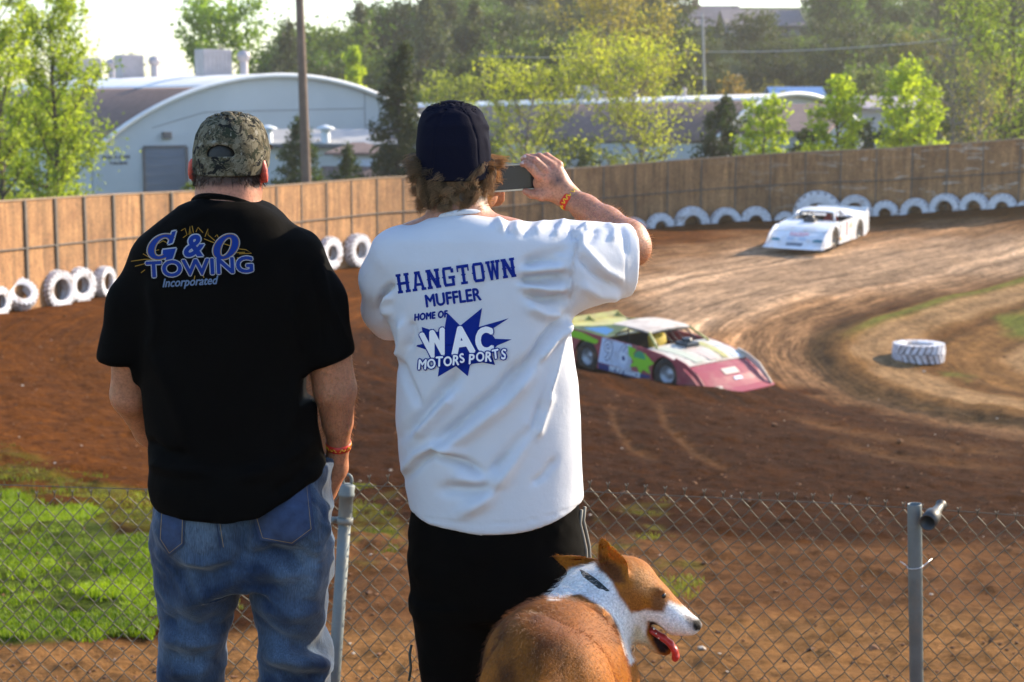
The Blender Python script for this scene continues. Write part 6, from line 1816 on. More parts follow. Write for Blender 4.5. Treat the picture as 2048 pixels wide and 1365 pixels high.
    mb.build('frame', mat('silver_camera_frame', (.42, .41, .38), .3, metal=.8), cam_r)
    mb = MB(); mb.lathe([(.016, -.0), (.016, .014), (.013, .016), (.011, .012), (.001, .011)], 20, Matrix.Rotation(R(-90), 3, 'X')); mb.v = [tuple(Vector(q_) + w * .01) for q_ in mb.v]; mb.build('lens', mat('lens_glass', (.02, .02, .03), .1), cam_r, True)
    return root
man_white()

# ------------------------------------------------------------------ chain link fence between us and the track
FY = 6.2
GALV = mat('galvanised_wire', (.12, .105, .080), .5, .25, 20, metal=.35)
GALVP = mat('galvanised_pipe', (.15, .175, .175), .6, .22, 12, metal=.2, dirt=(.20, .19, .16), dirt_scale=9, dirt_lo=.5, dirt_hi=.8, bmp=.15, bscale=60)
def chain_link():
    x0, x1 = P(-260, 1000, FY).x, P(2320, 1000, FY).x
    root = tag(empty('chain_link_fence', ((x0 + x1) / 2, FY, gz((x0 + x1) / 2, FY))), 'low grey chain link fence between the spectators and the dirt track', 'fence')
    o = root.location
    tip = [(-260, 985), (0, 988), (320, 979), (560, 960), (700, 951), (800, 948), (1000, 952), (1180, 960), (1400, 974), (1640, 992), (1830, 1005), (2048, 1022), (2320, 1040)]
    tx = np.array([P(a, b, FY).x for a, b in tip]); tz = np.array([P(a, b, FY).z for a, b in tip])
    w, h = .069, .080
    nc = int((x1 - x0) / (w / 2)); nr = 30
    rng = np.random.default_rng(8)
    def node(i, j):
        x = x0 + i * w / 2; zt = np.interp(x, tx, tz) - .026
        n = vnoise(np.array([[x * 2.5, j * .11, 3.]]), 4)[0]; n2 = vnoise(np.array([[x * 2.5, j * .11, 9.]]), 6)[0]
        return Vector((x + .012 * n + .010 * math.sin(x * 1.3) * j / nr, FY + .012 * n2 - .02 * math.exp(-((x - P(700, 1000, FY).x) / .5) ** 2) * 0, zt - j * h / 2 + .008 * n2)) - o
    cache = {}
    def N_(i, j):
        if (i, j) not in cache: cache[(i, j)] = node(i, j)
        return cache[(i, j)]
    mb = MB(); r = .0021
    for k in range(nc):
        pts = []
        for j in range(nr + 1):
            i = k if (k + j) % 2 == 0 else k + 1
            p = N_(i, j); side = 1 if i == k else -1          # hooks of neighbouring wires pass front and back of each other
            q = Vector((side * .0016, .0026 * (1 if j % 2 else -1), 0))
            pts += [p + q + Vector((side * -.0016, .0 , .0030)), p + q + Vector((side * -.0016, 0, -.0030))]
        mb.tube(pts[1:-1], r, 5, False)
    for i in range(0, nc, 2):
        p = N_(i, 0)
        mb.tube([p, p + Vector((.0015, 0, .014)), p + Vector((.006, -.003, .026))], r, 5); mb.tube([p + Vector((0, .002, 0)), p + Vector((-.001, .002, .014)), p + Vector((-.006, .003, .024))], r, 5)
    mb.build('wire_mesh', GALV, root, True)
    wr = [(-260, 966), (0, 970), (180, 976), (330, 980), (520, 975), (690, 972), (1000, 976), (1180, 984), (1640, 1006), (1830, 1017), (2048, 1032), (2320, 1048)]
    mb = MB(); mb.tube([P(a, b, FY - .004) - o for a, b in wr], .0021, 6); mb.build('tension_wire', GALV, root, True)
    # left post: pipe with rail cap, loop and brace band
    def pipe(px0, py0, px1, py1, y, r_):
        a = P(px0, py0, y); b = P(px1, py1, y); gzb = gz(b.x, y) - .25
        t = (a.z - gzb) / (a.z - b.z); return a, a + (b - a) * t
    a, b = pipe(693, 990, 668, 1365, FY - .045, .024)
    ax = (a - b).normalized(); Mq = ax.to_track_quat('Z', 'Y').to_matrix()
    mb = MB(); mb.tube([b - o, a - o], .0235, 20); post = mb.build('post', GALVP, root, True)
    mb = MB(); mb.lathe([(.026, -.085), (.026, -.012), (.0305, -.010), (.0305, .0), (.028, .004), (.030, .03), (.020, .036), (.001, .037)], 20, Mq); mb.v = [tuple(Vector(v) + a - o + ax * .005) for v in mb.v]
    cp = mb.build('post_cap', GALVP, post, True)
    mb = MB(); c = a - o + ax * .055
    mb.tube([c + Vector((math.cos(t) * .0165, 0, math.sin(t) * .022)) for t in np.linspace(-.6, math.pi + .6, 16)], .0055, 8); mb.build('cap_loop', GALVP, post, True)
    mb = MB(); mb.lathe([(.0245, -.013), (.031, -.011), (.031, .011), (.0245, .013), (.0245, -.013)], 20, Mq); q = a - ax * .098 - o
    mb.v = [tuple(Vector(v) + q) for v in mb.v]
    mb.box(q + Vector((-.036, .0, .002)), (.028, .012, .022)); mb.tube([q + Vector((-.044, -.016, .002)), q + Vector((-.044, .016, .002))], .006, 8)
    mb.build('brace_band', GALVP, post, True)
    # right post: bare pipe, tie wires and a loose rail end
    a, b = pipe(1829, 1008, 1833, 1365, FY - .045, .024)
    ax = (a - b).normalized(); Mq = ax.to_track_quat('Z', 'Y').to_matrix()
    mb = MB(); mb.lathe([(.0255, -(a - b).length), (.0255, -.43), (.0265, -.428), (.0265, -.005), (.0255, 0), (.0225, -.001), (.0225, -.3)], 22, Mq); mb.v = [tuple(Vector(v) + a - o) for v in mb.v]
    post = mb.build('post', GALVP, root, True)
    mb = MB(); c = a - ax * .24 - o
    mb.tube([c + Mq @ Vector((math.cos(t) * .0285, math.sin(t) * .0285, .004 * math.sin(t))) for t in np.linspace(0, 2 * math.pi, 24)], .0022, 6)
    mb.tube([c + Vector((-.028, .0, .0)), c + Vector((-.05, .03, .012))], .0022, 6); mb.tube([c + Vector((.028, .0, .0)), c + Vector((.07, .035, .02))], .0022, 6)
    mb.build('tie_wire', mat('bright_tie_wire', (.55, .55, .55), .3, metal=.8), post, True)
    p0 = P(1855, 1046, FY - .15); p1 = P(1878, 1016, FY - .02); d = (p1 - p0).normalized(); Md = d.to_track_quat('Z', 'Y').to_matrix(); L = (p1 - p0).length
    mb = MB(); mb.lathe([(.001, .085), (.022, .085), (.0265, 0), (.0305, 0), (.0305, .075), (.02, .09), (.016, L + .02), (.022, L + .03), (.012, L + .045), (.001, L + .045)], 20, Md); mb.v = [tuple(Vector(v) + p0 - o) for v in mb.v]
    mb.build('rail_end', mat('dull_cast_metal', (.075, .072, .07), .5, .2, 30, metal=.6), post, True)
    return root
chain_link()

# ------------------------------------------------------------------ the dog
def dog():
    b0 = P(1100, 1330, 3.15)
    root = tag(empty('dog', (b0.x, 3.15, gz(b0.x, 3.15))), 'tan and white dog with pricked ears and tongue out, standing with its back to us', 'dog')
    o = root.location; zf = o.z
    B = lambda px, py, y: tuple(P(px, py, y))
    g = G((b0.x - .26, 2.66, zf - .12), (b0.x + .36, 3.66, 4.72), .0052)
    f = g.chain([(B(1092, 1408, 2.98), .116), (B(1106, 1338, 3.18), .111), (B(1134, 1312, 3.38), .104)], .10)
    f = smin(f, g.ell(B(1148, 1400, 3.34), (.096, .19, .165)), .09)
    f = smin(f, g.ell(B(1060, 1440, 2.97), (.075, .10, .14)), .08); f = smin(f, g.ell(B(1135, 1440, 2.97), (.072, .10, .14)), .08)
    f = smin(f, g.ell(B(1060, 1262, 3.03), (.035, .05, .022)), .05)
    f = smin(f, g.chain([(B(1140, 1292, 3.40), .094), (B(1192, 1212, 3.46), .078), (B(1228, 1180, 3.47), .064)], .04), .045)
    f = smin(f, g.chain([(B(1225, 1260, 3.47), .05), (B(1250, 1220, 3.46), .052)], .04), .03)
    # head
    f = smin(f, g.ell(B(1252, 1168, 3.46), (.060, .064, .055)), .03)
    f = smin(f, g.chain([(B(1268, 1178, 3.455), .050), (B(1304, 1204, 3.445), .0405), (B(1345, 1237, 3.435), .0300), (B(1378, 1251, 3.43), .0215)], .02), .025)
    f = smin(f, g.cone(B(1386, 1250, 3.428), B(1392, 1251, 3.428), .0145, .0125), .006)
    f = smin(f, g.chain([(B(1262, 1232, 3.455), .034), (B(1286, 1264, 3.45), .022), (B(1310, 1289, 3.445), .0155), (B(1332, 1301, 3.44), .0125)], .01), .016)
    f = smin(f, g.ell(B(1318, 1180, 3.415), (.014, .012, .007)), .012)
    f = smax(f, -g.ell(B(1321, 1268, 3.425), (.024, .05, .012), Matrix.Rotation(R(38), 3, 'Y')), .006)
    # ears: thin cupped plates
    qx = pix(np.stack([g.x, g.y, g.z], -1).reshape(-1, 3)[:1])
    def ear(poly, y0, cup, lean):
        poly = np.array(poly, float)
        lo = P(poly[:, 0].min() - 15, poly[:, 1].max() + 15, y0); hi = P(poly[:, 0].max() + 15, poly[:, 1].min() - 15, y0)
        i0 = np.searchsorted(g.x[:, 0, 0], lo.x); i1 = np.searchsorted(g.x[:, 0, 0], hi.x); k0 = np.searchsorted(g.z[0, 0], lo.z - .03); k1 = np.searchsorted(g.z[0, 0], hi.z + .03)
        j0 = np.searchsorted(g.y[0, :, 0], y0 - .08); j1 = np.searchsorted(g.y[0, :, 0], y0 + .08)
        sl = (slice(i0, i1), slice(j0, j1), slice(k0, k1))
        X = np.stack([g.x[sl], g.y[sl], g.z[sl]], -1); sh = X.shape[:3]; q = pix(X.reshape(-1, 3))
        d, _ = seg_dist(q, np.concatenate([poly, poly[:1]])); ins = inside_poly(q[:, 0], q[:, 1], poly)
        sd = np.where(ins, -d, d).reshape(sh) / 980.
        ys = y0 + lean * (q[:, 1].reshape(sh) - poly[:, 1].mean()) / 980. - cup * np.clip(1 + sd / .022, 0, 1)
        e = smax(sd, np.abs(g.y[sl] - ys) - .0045, .004)
        f[sl] = smin(f[sl], e.astype(np.float32), .008)
    ear([(1191.6, 1116), (1193, 1092), (1199, 1072), (1213, 1075), (1232, 1099), (1253, 1117), (1260, 1132), (1258, 1168), (1236, 1176), (1219, 1156), (1199, 1134)], 3.425, .022, -.1)
    ear([(1099, 1110), (1112, 1108), (1164, 1112), (1190, 1115), (1205, 1135), (1190, 1150), (1153, 1147), (1137, 1147), (1123, 1133), (1108, 1120)], 3.50, .012, .3)
    # legs and tail
    for sx, kx in ((-.075, 0), (.075, 1)):
        hx = B(1097, 1400, 2.98)[0] + sx
        f = smin(f, g.chain([((hx, 2.97, zf + .42), .085), ((hx + sx * .1, 3.04, zf + .28), .055), ((hx + sx * .1, 2.90, zf + .17), .028), ((hx + sx * .1, 2.92, zf + .05), .023), ((hx + sx * .1, 2.96, zf + .025), .028)], .02), .03)
        fx = B(1146, 1400, 3.36)[0] + sx * .95
        f = smin(f, g.chain([((fx, 3.38, zf + .46), .07), ((fx, 3.34, zf + .30), .042), ((fx, 3.38, zf + .15), .027), ((fx, 3.38, zf + .04), .023), ((fx, 3.41, zf + .025), .028)], .02), .03)
    f = smin(f, g.chain([(B(1088, 1372, 2.90), .036), (B(1078, 1440, 2.80), .028), (B(1060, 1540, 2.76), .022), (B(1040, 1620, 2.76), .012)], .02), .03)
    f = smax(f, (zf - .06) - g.z, .002)
    V, F = g.mesh(f); V = relax(V, F, 4, .5); N = vnormals(V, F)
    V = V + N * (fbm(V * 14, 3, 3) * .0022)[:, None]
    q = pix(V); nz = np.stack([fbm(V * 22, 3, 71), fbm(V * 22, 3, 72)], -1) * 5; qn = q + nz
    def reg(poly, soft=7.):
        d, _ = seg_dist(qn, np.concatenate([np.array(poly, float), np.array(poly[:1], float)])); i = inside_poly(qn[:, 0], qn[:, 1], poly)
        return sstep(soft, -soft, np.where(i, -d, d))[:, None]
    tan = np.array([.29, .092, .008]); dark = np.array([.05, .014, .002]); white = np.array([.74, .72, .70])
    st = np.clip(.42 + .9 * fbm(V * np.array([16, 5, 9]), 3, 80), 0, 1)[:, None]
    c = tan * (1 - st) + dark * st
    def lay(col, m):
        nonlocal c
        c = c * (1 - m) + np.array(col) * m
    lay((.20, .065, .012), reg([(1040, 1260), (1130, 1200), (1240, 1260), (1235, 1330), (1120, 1290)], 16) * .6)
    lay((.36, .115, .010), reg([(1170, 1290), (1250, 1290), (1270, 1380), (1190, 1380)], 14) * .6)
    face = (q[:, 0] > 1205)[:, None] * (q[:, 1] < 1232)[:, None]
    lay((.34, .115, .012), face * .9)
    lay((.09, .028, .010), reg([(1195, 1100), (1232, 1130), (1248, 1165), (1222, 1165), (1200, 1130)], 6) * .85)
    lay((.40, .19, .07), reg([(1258, 1118), (1300, 1145), (1318, 1178), (1300, 1196), (1270, 1180)], 8) * .7)
    lay((.17, .065, .022), reg([(1318, 1178), (1336, 1190), (1328, 1222), (1306, 1222), (1308, 1195)], 6) * .85)
    lay((.27, .10, .025), reg([(1230, 1178), (1282, 1172), (1290, 1215), (1262, 1226), (1235, 1200)], 7) * .5)
    lay(white, reg([(1090, 1190), (1094, 1180), (1104, 1160), (1140, 1138), (1190, 1128), (1222, 1162), (1240, 1196), (1262, 1222), (1268, 1262), (1300, 1310), (1262, 1330), (1250, 1300), (1240, 1262), (1222, 1232), (1196, 1206), (1156, 1190), (1122, 1194), (1100, 1196)], 4))
    lay(white, reg([(1255, 1226), (1290, 1220), (1326, 1222), (1340, 1200), (1362, 1212), (1400, 1238), (1402, 1280), (1340, 1280), (1296, 1244), (1285, 1290), (1258, 1280)], 5))
    lay((.60, .50, .30), reg([(1270, 1250), (1300, 1290), (1330, 1316), (1290, 1312), (1262, 1285)], 6) * .8)
    lay((.16, .11, .09), reg([(1368, 1228), (1392, 1240), (1384, 1266), (1376, 1258)], 4) * .8)
    lay((.012, .010, .010), reg([(1382, 1242), (1400, 1240), (1402, 1262), (1386, 1266)], 2.5))
    lay((.02, .009, .009), reg([(1297, 1243), (1312, 1245), (1330, 1262), (1341, 1277), (1344, 1295), (1338, 1309), (1322, 1304), (1306, 1284)], 3.0) * (V[:, 1] < 3.46)[:, None])
    m, nt, bs, out = new_mat('dog_coat')
    a = _n(nt, 'ShaderNodeAttribute'); a.attribute_name = 'Col'; ge = _n(nt, 'ShaderNodeNewGeometry')
    n1 = noise_node(nt, 190, 4, .7, ge.outputs['Position']); r1 = ramp(nt, n1.outputs['Fac'], [(.3, .6), (.7, 1.3)])
    nt.links.new(mixc(nt, 1, a.outputs['Color'], r1.outputs['Color'], 'MULTIPLY'), bs.inputs['Base Color'])
    bs.inputs['Roughness'].default_value = .5; bs.inputs['Sheen Weight'].default_value = .0; bs.inputs['Specular IOR Level'].default_value = .1; bump(nt, bs, n1.outputs['Fac'], .6, .004)
    bs.inputs['Subsurface Weight'].default_value = .12; bs.inputs['Subsurface Radius'].default_value = (1, .3, .1); bs.inputs['Subsurface Scale'].default_value = .008
    body = from_np('body', V, F, m, root, True, col=c)
    # coat
    rng = np.random.default_rng(6)
    ok = np.where((V[:, 2] > zf + .25) & ~((q[:, 0] > 1290) & (q[:, 1] > 1238)) & (c.max(1) > .03))[0]
    ids = rng.choice(ok, 30000)
    jit = rng.normal(0, .0022, (len(ids), 3)); nn = N[ids]
    headz = (q[ids, 0] > 1215) & (q[ids, 1] < 1250)
    flow = np.where(headz[:, None], np.array([-.7, .1, .1]), np.array([-.12, -.9, -.45]))
    neck = (sstep(1300, 1190, q[ids, 1]) * ~headz)[:, None]
    flow = flow * (1 - neck) + np.array([-.75, -.25, -.45]) * neck
    flow = flow - nn * (flow * nn).sum(1)[:, None] + rng.normal(0, .16, (len(ids), 3))
    L = (rng.uniform(.005, .0105, len(ids)) * np.where(headz | (q[ids, 1] < 1150) & (q[ids, 0] < 1200) & (V[ids, 1] > 3.47), .4, 1) * (1 + .35 * neck[:, 0]))[:, None]
    b_ = V[ids] + jit
    pts = np.stack([b_, b_ + (nn * .50 + flow * .6) * L * .5, b_ + (nn * .42 + flow * 1.1) * L], 1)
    cc = c[ids] * rng.uniform(.65, 1.5, len(ids))[:, None]
    strands('fur', pts, np.full(len(ids), .0003), np.clip(cc, 0, .85), FURM, root)
    # eye, tongue, tooth
    mb = MB()
    def ball(c_, r, n=12):
        mb.lathe([(max(1e-4, r * math.sin(math.pi * k / n)), -r * math.cos(math.pi * k / n)) for k in range(n + 1)], 14); m_ = 14 * (n + 1); mb.v[-m_:] = [tuple(Vector(v) + Vector(c_) - o) for v in mb.v[-m_:]]
    ball(B(1325, 1192, 3.415), .0075); mb.build('eye', mat('dark_eye', (.012, .006, .004), .08), root, True)
    mb = MB()
    for p, r in ((B(1312, 1268, 3.424), .0028), (B(1318, 1276, 3.422), .0026), (B(1308, 1258, 3.424), .0026), (B(1338, 1290, 3.424), .0042)): ball(p, r, 6)
    mb.build('teeth', mat('teeth', (.75, .7, .58), .35), root, True)
    gt = G((P(1290, 1260, 3.43).x, 3.37, P(0, 1335, 3.43).z), (P(1368, 1260, 3.43).x, 3.49, P(0, 1245, 3.43).z), .0024)
    ft = None
    for (x, y, d), (x2, y2, d2) in zip(((1304, 1262, 3.435), (1326, 1276, 3.43), (1341, 1288, 3.427), (1349, 1300, 3.425), (1352, 1312, 3.425)), ((1326, 1276, 3.43), (1341, 1288, 3.427), (1349, 1300, 3.425), (1352, 1312, 3.425), (1350, 1317, 3.426))):
        e = gt.cone(B(x, y, d), B(x2, y2, d2), .0072, .0072, 1, .55, 1); ft = e if ft is None else smin(ft, e, .004)
    Vt, Ft = gt.mesh(ft); from_np('tongue', relax(Vt, Ft, 2), Ft, mat('tongue', (.55, .05, .04), .35, .2, 60, trans=.3, bmp=.3, bscale=250, bdist=.001), root)
    # collar: a dark strap pressed into the ruff
    mb = MB(); c0 = Vector(B(1206, 1197, 3.462)); ax = (Vector(B(1236, 1172, 3.47)) - Vector(B(1180, 1232, 3.44))).normalized(); Mx = ax.to_track_quat('Z', 'Y').to_matrix()
    mb.lathe([(.0775, -.007), (.0800, -.006), (.0800, .006), (.0775, .007), (.0775, -.007)], 40, Mx); mb.v = [tuple(Vector(v) + c0 - o) for v in mb.v]
    mb.build('collar', mat('dark_collar_strap', (.015, .018, .018), .6), root, True)
    return root
dog()

# ------------------------------------------------------------------ dirt track race cars
RUBBER = mat('tyre_rubber', (.035, .032, .030), .85, .3, 12, dirt=(.17, .095, .05), dirt_scale=5, dirt_lo=.45, dirt_hi=.75)
CABIN = mat('dark_cabin', (.02, .02, .02), .8); CAGE = mat('roll_cage_paint', (.06, .06, .065), .5)
def painted(name, base, rough=.32, dirt=(.30, .18, .10)):
    return mat(name, base, rough, .10, 2, dirt=dirt, dirt_scale=2.6, dirt_lo=.46, dirt_hi=.86)
def race_car(name, label, loc, yaw, pitch, roll, P_, extra):
    root = tag(empty(name, loc), label, 'race car')
    W = 1.0
    def arch(cx, cz, r, z0, n=12):
        a0 = math.asin(min(1, max(-1, (z0 - cz) / r)))
        return [(cx + r * math.cos(t), cz + r * math.sin(t)) for t in np.linspace(math.pi - a0, a0, n)]
    side = [(-2.38, .30), (-2.0, .16)] + arch(-1.36, .34, .43, .14) + arch(1.30, .33, .42, .12) + [(1.95, .10), (2.02, .34), (1.90, .60), (1.62, .715), (1.28, .79), (.70, .85), (-.70, .90), (-2.38, .97)]
    def S(s): return lambda u, v, w: (u, s * (W - .03 + w - .035 * max(0, v - .3)), v)
    for s in (-1, 1):
        mb = MB(); mb.prism(side, 0, .03, S(s)); mb.build('side_panel', P_['side_r' if s < 0 else 'side_l'], root)
    # hood, nose, deck, roof
    def skin(rows, m, name, th=.02):
        mb = MB(); n = len(rows[0]); V = [p for r in rows for p in r]; k = len(V)
        V2 = [(x, y, z - th) for x, y, z in V]; F = []
        for i in range(len(rows) - 1):
            for j in range(n - 1):
                a = i * n + j; F += [(a, a + 1, a + n + 1, a + n), (k + a, k + a + n, k + a + n + 1, k + a + 1)]
        for j in range(n - 1):
            a = j; F.append((a, k + a, k + a + 1, a + 1)); a = (len(rows) - 1) * n + j; F.append((a, a + 1, k + a + 1, k + a))
        for i in range(len(rows) - 1):
            a = i * n; F.append((a, a + n, k + a + n, k + a)); a = i * n + n - 1; F.append((a, k + a, k + a + n, a + n))
        mb.add(V + V2, F); return mb.build(name, m, root, False)
    ys = np.linspace(-1, 1, 9)
    skin([[(x, y * w, z + c * (1 - y * y)) for y in ys] for x, w, z, c in ((.70, .955, .85, .02), (1.05, .957, .815, .035), (1.40, .96, .765, .04), (1.70, .962, .685, .035), (1.90, .965, .605, .02))], P_['hood'], 'hood')
    skin([[(x - .10 * abs(y) ** 3, y * w, z) for y in ys] for x, w, z in ((1.905, .966, .602), (2.14, .985, .50), (2.36, 1.0, .37), (2.50, 1.01, .26), (2.62, 1.03, .18), (2.80, 1.06, .105))], P_['nose'], 'nose', .025)
    for s in (-1, 1):
        mb = MB(); mb.prism([(1.96, .10), (2.72, .10), (2.50, .25), (2.24, .44), (1.97, .58)], 0, .02, lambda u, v, w, s=s: (u - .07, s * (.985 + w + .03 * max(0, (u - 2.2))), v)); mb.build('nose_side', P_['nose'], root)
        mb = MB(); mb.prism([(1.60, .70), (1.92, .60), (2.24, .44), (2.68, .12), (2.73, .15), (2.34, .53), (1.98, .70), (1.66, .78)], 0, .025, lambda u, v, w, s=s: (u - .02, s * (.955 + w), v)); mb.build('fender_flare', P_['flare_r' if s < 0 else 'flare'], root)
    skin([[(x, y * w, z) for y in ys] for x, w, z in ((-.72, .955, .90), (-1.5, .955, .935), (-2.38, .95, .97))], P_['deck'], 'rear_deck')
    mb = MB(); mb.box((-2.42, 0, 1.03), (.03, 1.88, .13), Matrix.Rotation(R(-20), 3, 'Y')); mb.build('spoiler', P_['spoiler'], root)
    for s in (-1, 0, 1):
        mb = MB(); mb.prism([(-2.15, .965), (-2.40, .98), (-2.42, 1.08)], -.01, .01, lambda u, v, w, s=s: (u, s * .92 + w, v)); mb.build('spoiler_brace', P_['spoiler'], root)
    skin([[(x, y * w, z + .035 * (1 - y * y)) for y in ys] for x, w, z in ((.42, .62, 1.135), (.2, .65, 1.17), (-.3, .66, 1.185), (-.80, .66, 1.17))], P_['roof'], 'roof', .035)
    for s in (-1, 1):
        mb = MB(); mb.prism([(-.80, 1.155), (-.28, 1.17), (-.48, 1.0), (-.80, .905), (-2.1, .965), (-1.35, 1.06)], 0, .02, lambda u, v, w, s=s: (u, s * (.645 + w + .30 * (1.17 - v) / .265), v)); mb.build('roof_pillar', P_['pillar_r' if s < 0 else 'pillar_l'], root)
        mb = MB(); mb.tube([(.40, s * .62, 1.13), (.86, s * .80, .85)], .028, 8); mb.build('windshield_post', P_['post'], root, True)
    mb = MB()
    for s in (-1, 1):
        mb.tube([(-.35, s * .60, .45), (-.35, s * .58, 1.11), (.35, s * .55, 1.09), (.75, s * .62, .80)], .022, 8)
        mb.tube([(-.35, s * .58, 1.07), (-1.5, s * .5, .7)], .022, 8); mb.tube([(-.35, s * .6, .72), (.70, s * .66, .68)], .022, 8)
    mb.tube([(-.35, -.58, 1.11), (-.35, .58, 1.11)], .022, 8); mb.tube([(.35, -.55, 1.09), (.35, .55, 1.09)], .022, 8)
    for y in (-.2, .0, .2): mb.tube([(.40, y, 1.11), (.76, y, .86)], .008, 6)
    mb.build('roll_cage', CAGE, root, True)
    mb = MB(); mb.box((.0, 0, .34), (1.5, 1.7, .04)); mb.box((.72, 0, .58), (.03, 1.7, .5)); mb.box((-.74, 0, .60), (.03, 1.7, .56)); mb.build('cabin_floor', CABIN, root)
    mb = MB(); mb.box((-.28, .28, .62), (.12, .5, .55), Matrix.Rotation(R(-12), 3, 'Y'), .04); mb.box((-.05, .28, .42), (.5, .5, .12), None, .04); mb.box((-.30, .28, .94), (.12, .34, .22), None, .04); mb.build('seat', P_['seat'], root, True)
    mb = MB(); mb.box((.98, 0, .88), (.42, .40, .12), None, .03); mb.lathe([(.12, .0), (.12, .06), (.10, .09), (.001, .09)], 16); mb.v[-64:] = [(v[0] + .98, v[1], v[2] + .93) for v in mb.v[-64:]]; mb.build('hood_scoop', P_['scoop'], root)
    mb = MB(); mb.box((0, 0, .22), (4.0, 1.5, .12)); mb.box((-2.2, 0, .5), (.08, 1.5, .3)); mb.box((1.85, 0, .3), (.4, 1.2, .2)); mb.build('chassis', CABIN, root)
    for x, s, w_, r_ in ((1.30, -1, .30, .355), (1.30, 1, .30, .355), (-1.36, -1, .36, .365), (-1.36, 1, .36, .365)):
        we = empty('wheel', (x, s * .80, .355)); we.parent = root
        if x > 0: we.rotation_euler = (0, 0, P_.get('steer', 0))
        Mx = Matrix.Rotation(R(90), 3, 'X'); h = w_ / 2; mb = MB()
        mb.lathe([(.20, -h * .8), (.205, -h * .95), (r_ * .8, -h * 1.02), (r_ * .95, -h * .92), (r_, -h * .7), (r_, h * .7), (r_ * .95, h * .92), (r_ * .8, h * 1.02), (.205, h * .95), (.20, h * .8), (.20, -h * .8)], 36, Mx)
        for kk in range(28):
            a = kk * 2 * math.pi / 28
            for yy in (-.6, 0, .6):
                M2 = Matrix.Rotation(-a, 3, 'Y'); mb.box(M2 @ Vector((r_ + .004, yy * h, 0)), (.012, h * .5, .045), M2)
        mb.build('tyre', RUBBER, we, False)
        mb = MB(); mb.lathe([(.205, h * .85), (.19, h * .80), (.17, h * .35), (.09, h * .30), (.08, h * .5), (.001, h * .5)], 28, Mx); mb.v = [(v[0], v[1] * (-s if False else 1), v[2]) for v in mb.v]
        n_ = len(mb.v); mb.lathe([(.205, -h * .85), (.19, -h * .80), (.17, -h * .35), (.09, -h * .30), (.08, -h * .5), (.001, -h * .5)], 28, Mx); mb.build('rim', P_['rim'], we, True)
    extra(root)
    root.rotation_euler = (Matrix.Rotation(yaw, 3, 'Z') @ Matrix.Rotation(pitch, 3, 'Y') @ Matrix.Rotation(roll, 3, 'X')).to_euler()
    return root
def side_plate(root, name, s, poly, m, k=0):
    mb = MB(); mb.prism(poly, .004 + .003 * k, .006 + .003 * k, lambda u, v, w: (u, s * (1.0 + w - .035 * max(0, v - .3)), v)); return mb.build(name, m, root)
def flat_text(root, name, body, m, size, at, ux, uy, bold=0.02, shear=0):
    cu = bpy.data.curves.new('t', 'FONT'); cu.body = body; cu.size = size; cu.offset = bold; cu.align_x = 'CENTER'; cu.align_y = 'CENTER'; cu.shear = shear
    to = bpy.data.objects.new('t', cu); COL.objects.link(to)
    me = bpy.data.meshes.new_from_object(to.evaluated_get(bpy.context.evaluated_depsgraph_get())); bpy.data.objects.remove(to)
    ux, uy, at = Vector(ux), Vector(uy), Vector(at)
    for v in me.vertices: v.co = at + ux * v.co.x + uy * v.co.y
    return link_mesh(name, me, m, root)
# --- white car, heading towards us and to the left
WP = painted('white_car_paint', (.78, .80, .84), .3, (.55, .42, .3))
wp = dict(flare_r=WP, side_r=WP, side_l=WP, hood=WP, nose=WP, flare=WP, deck=WP, spoiler=WP, roof=WP, pillar_r=WP, pillar_l=WP, post=WP, seat=mat('red_seat', (.4, .05, .05), .6), scoop=mat('black_scoop', (.03, .03, .035), .4), rim=mat('dusty_rim', (.30, .25, .19), .5, .2, 5), steer=R(-6))
def white_extra(root):
    red = mat('red_car_lettering', (.55, .03, .05), .5); teal = mat('teal_headlight_decal', (.03, .20, .26), .3); dk = mat('grey_car_lettering', (.16, .18, .22), .5); pk = mat('pink_car_lettering', (.66, .40, .45), .5); og = mat('orange_car_decal', (.65, .33, .08), .5)
    flat_text(root, 'door_number', '1', red, .62, (.12, 1.006 - .012, .56), (-1, 0, 0), (0, -.035, 1), .03)
    flat_text(root, 'door_lettering', 'LM', og, .2, (-.32, 1.006 - .014, .64), (-1, 0, 0), (0, -.035, 1), .01)
    side_plate(root, 'side_decal', 1, [(.78, .42), (.86, .42), (.86, .80), (.78, .80)], dk); side_plate(root, 'side_decal', 1, [(.70, .22), (.86, .22), (.86, .34), (.70, .34)], og)
    nx = lambda y, z: Vector((float(np.interp(z, [.105, .18, .26, .37, .50, .602], [2.80, 2.62, 2.50, 2.36, 2.14, 1.905])) - .10 * abs(y) ** 3 + .012, y, z + .006))
    for s in (-1, 1):
        mb = MB(); mb.add([nx(s * .58, .30), nx(s * .88, .30), nx(s * .90, .37), nx(s * .70, .385), nx(s * .57, .35)], [(0, 1, 2, 3, 4)]); mb.build('headlight_decal', teal, root)
    def nose_text(body, z, size, m, name, bold=.02):
        cu = bpy.data.curves.new('t', 'FONT'); cu.body = body; cu.size = size; cu.offset = bold; cu.align_x = 'CENTER'; cu.align_y = 'CENTER'
        to = bpy.data.objects.new('t', cu); COL.objects.link(to); me = bpy.data.meshes.new_from_object(to.evaluated_get(bpy.context.evaluated_depsgraph_get())); bpy.data.objects.remove(to)
        for v in me.vertices: v.co = nx(v.co.x, z + v.co.y * .75)
        link_mesh(name, me, m, root)
    nose_text('RACING', .50, .17, pk, 'nose_lettering'); nose_text('MOTORS', .215, .13, dk, 'nose_lettering')
    for y in (-.22, .2):
        mb = MB(); mb.add([nx(y - .12, .33), nx(y + .12, .33), nx(y + .12, .42), nx(y - .12, .42)], [(0, 1, 2, 3)]); mb.build('nose_decal', mat('pale_grey_decal', (.5, .56, .66), .4), root)
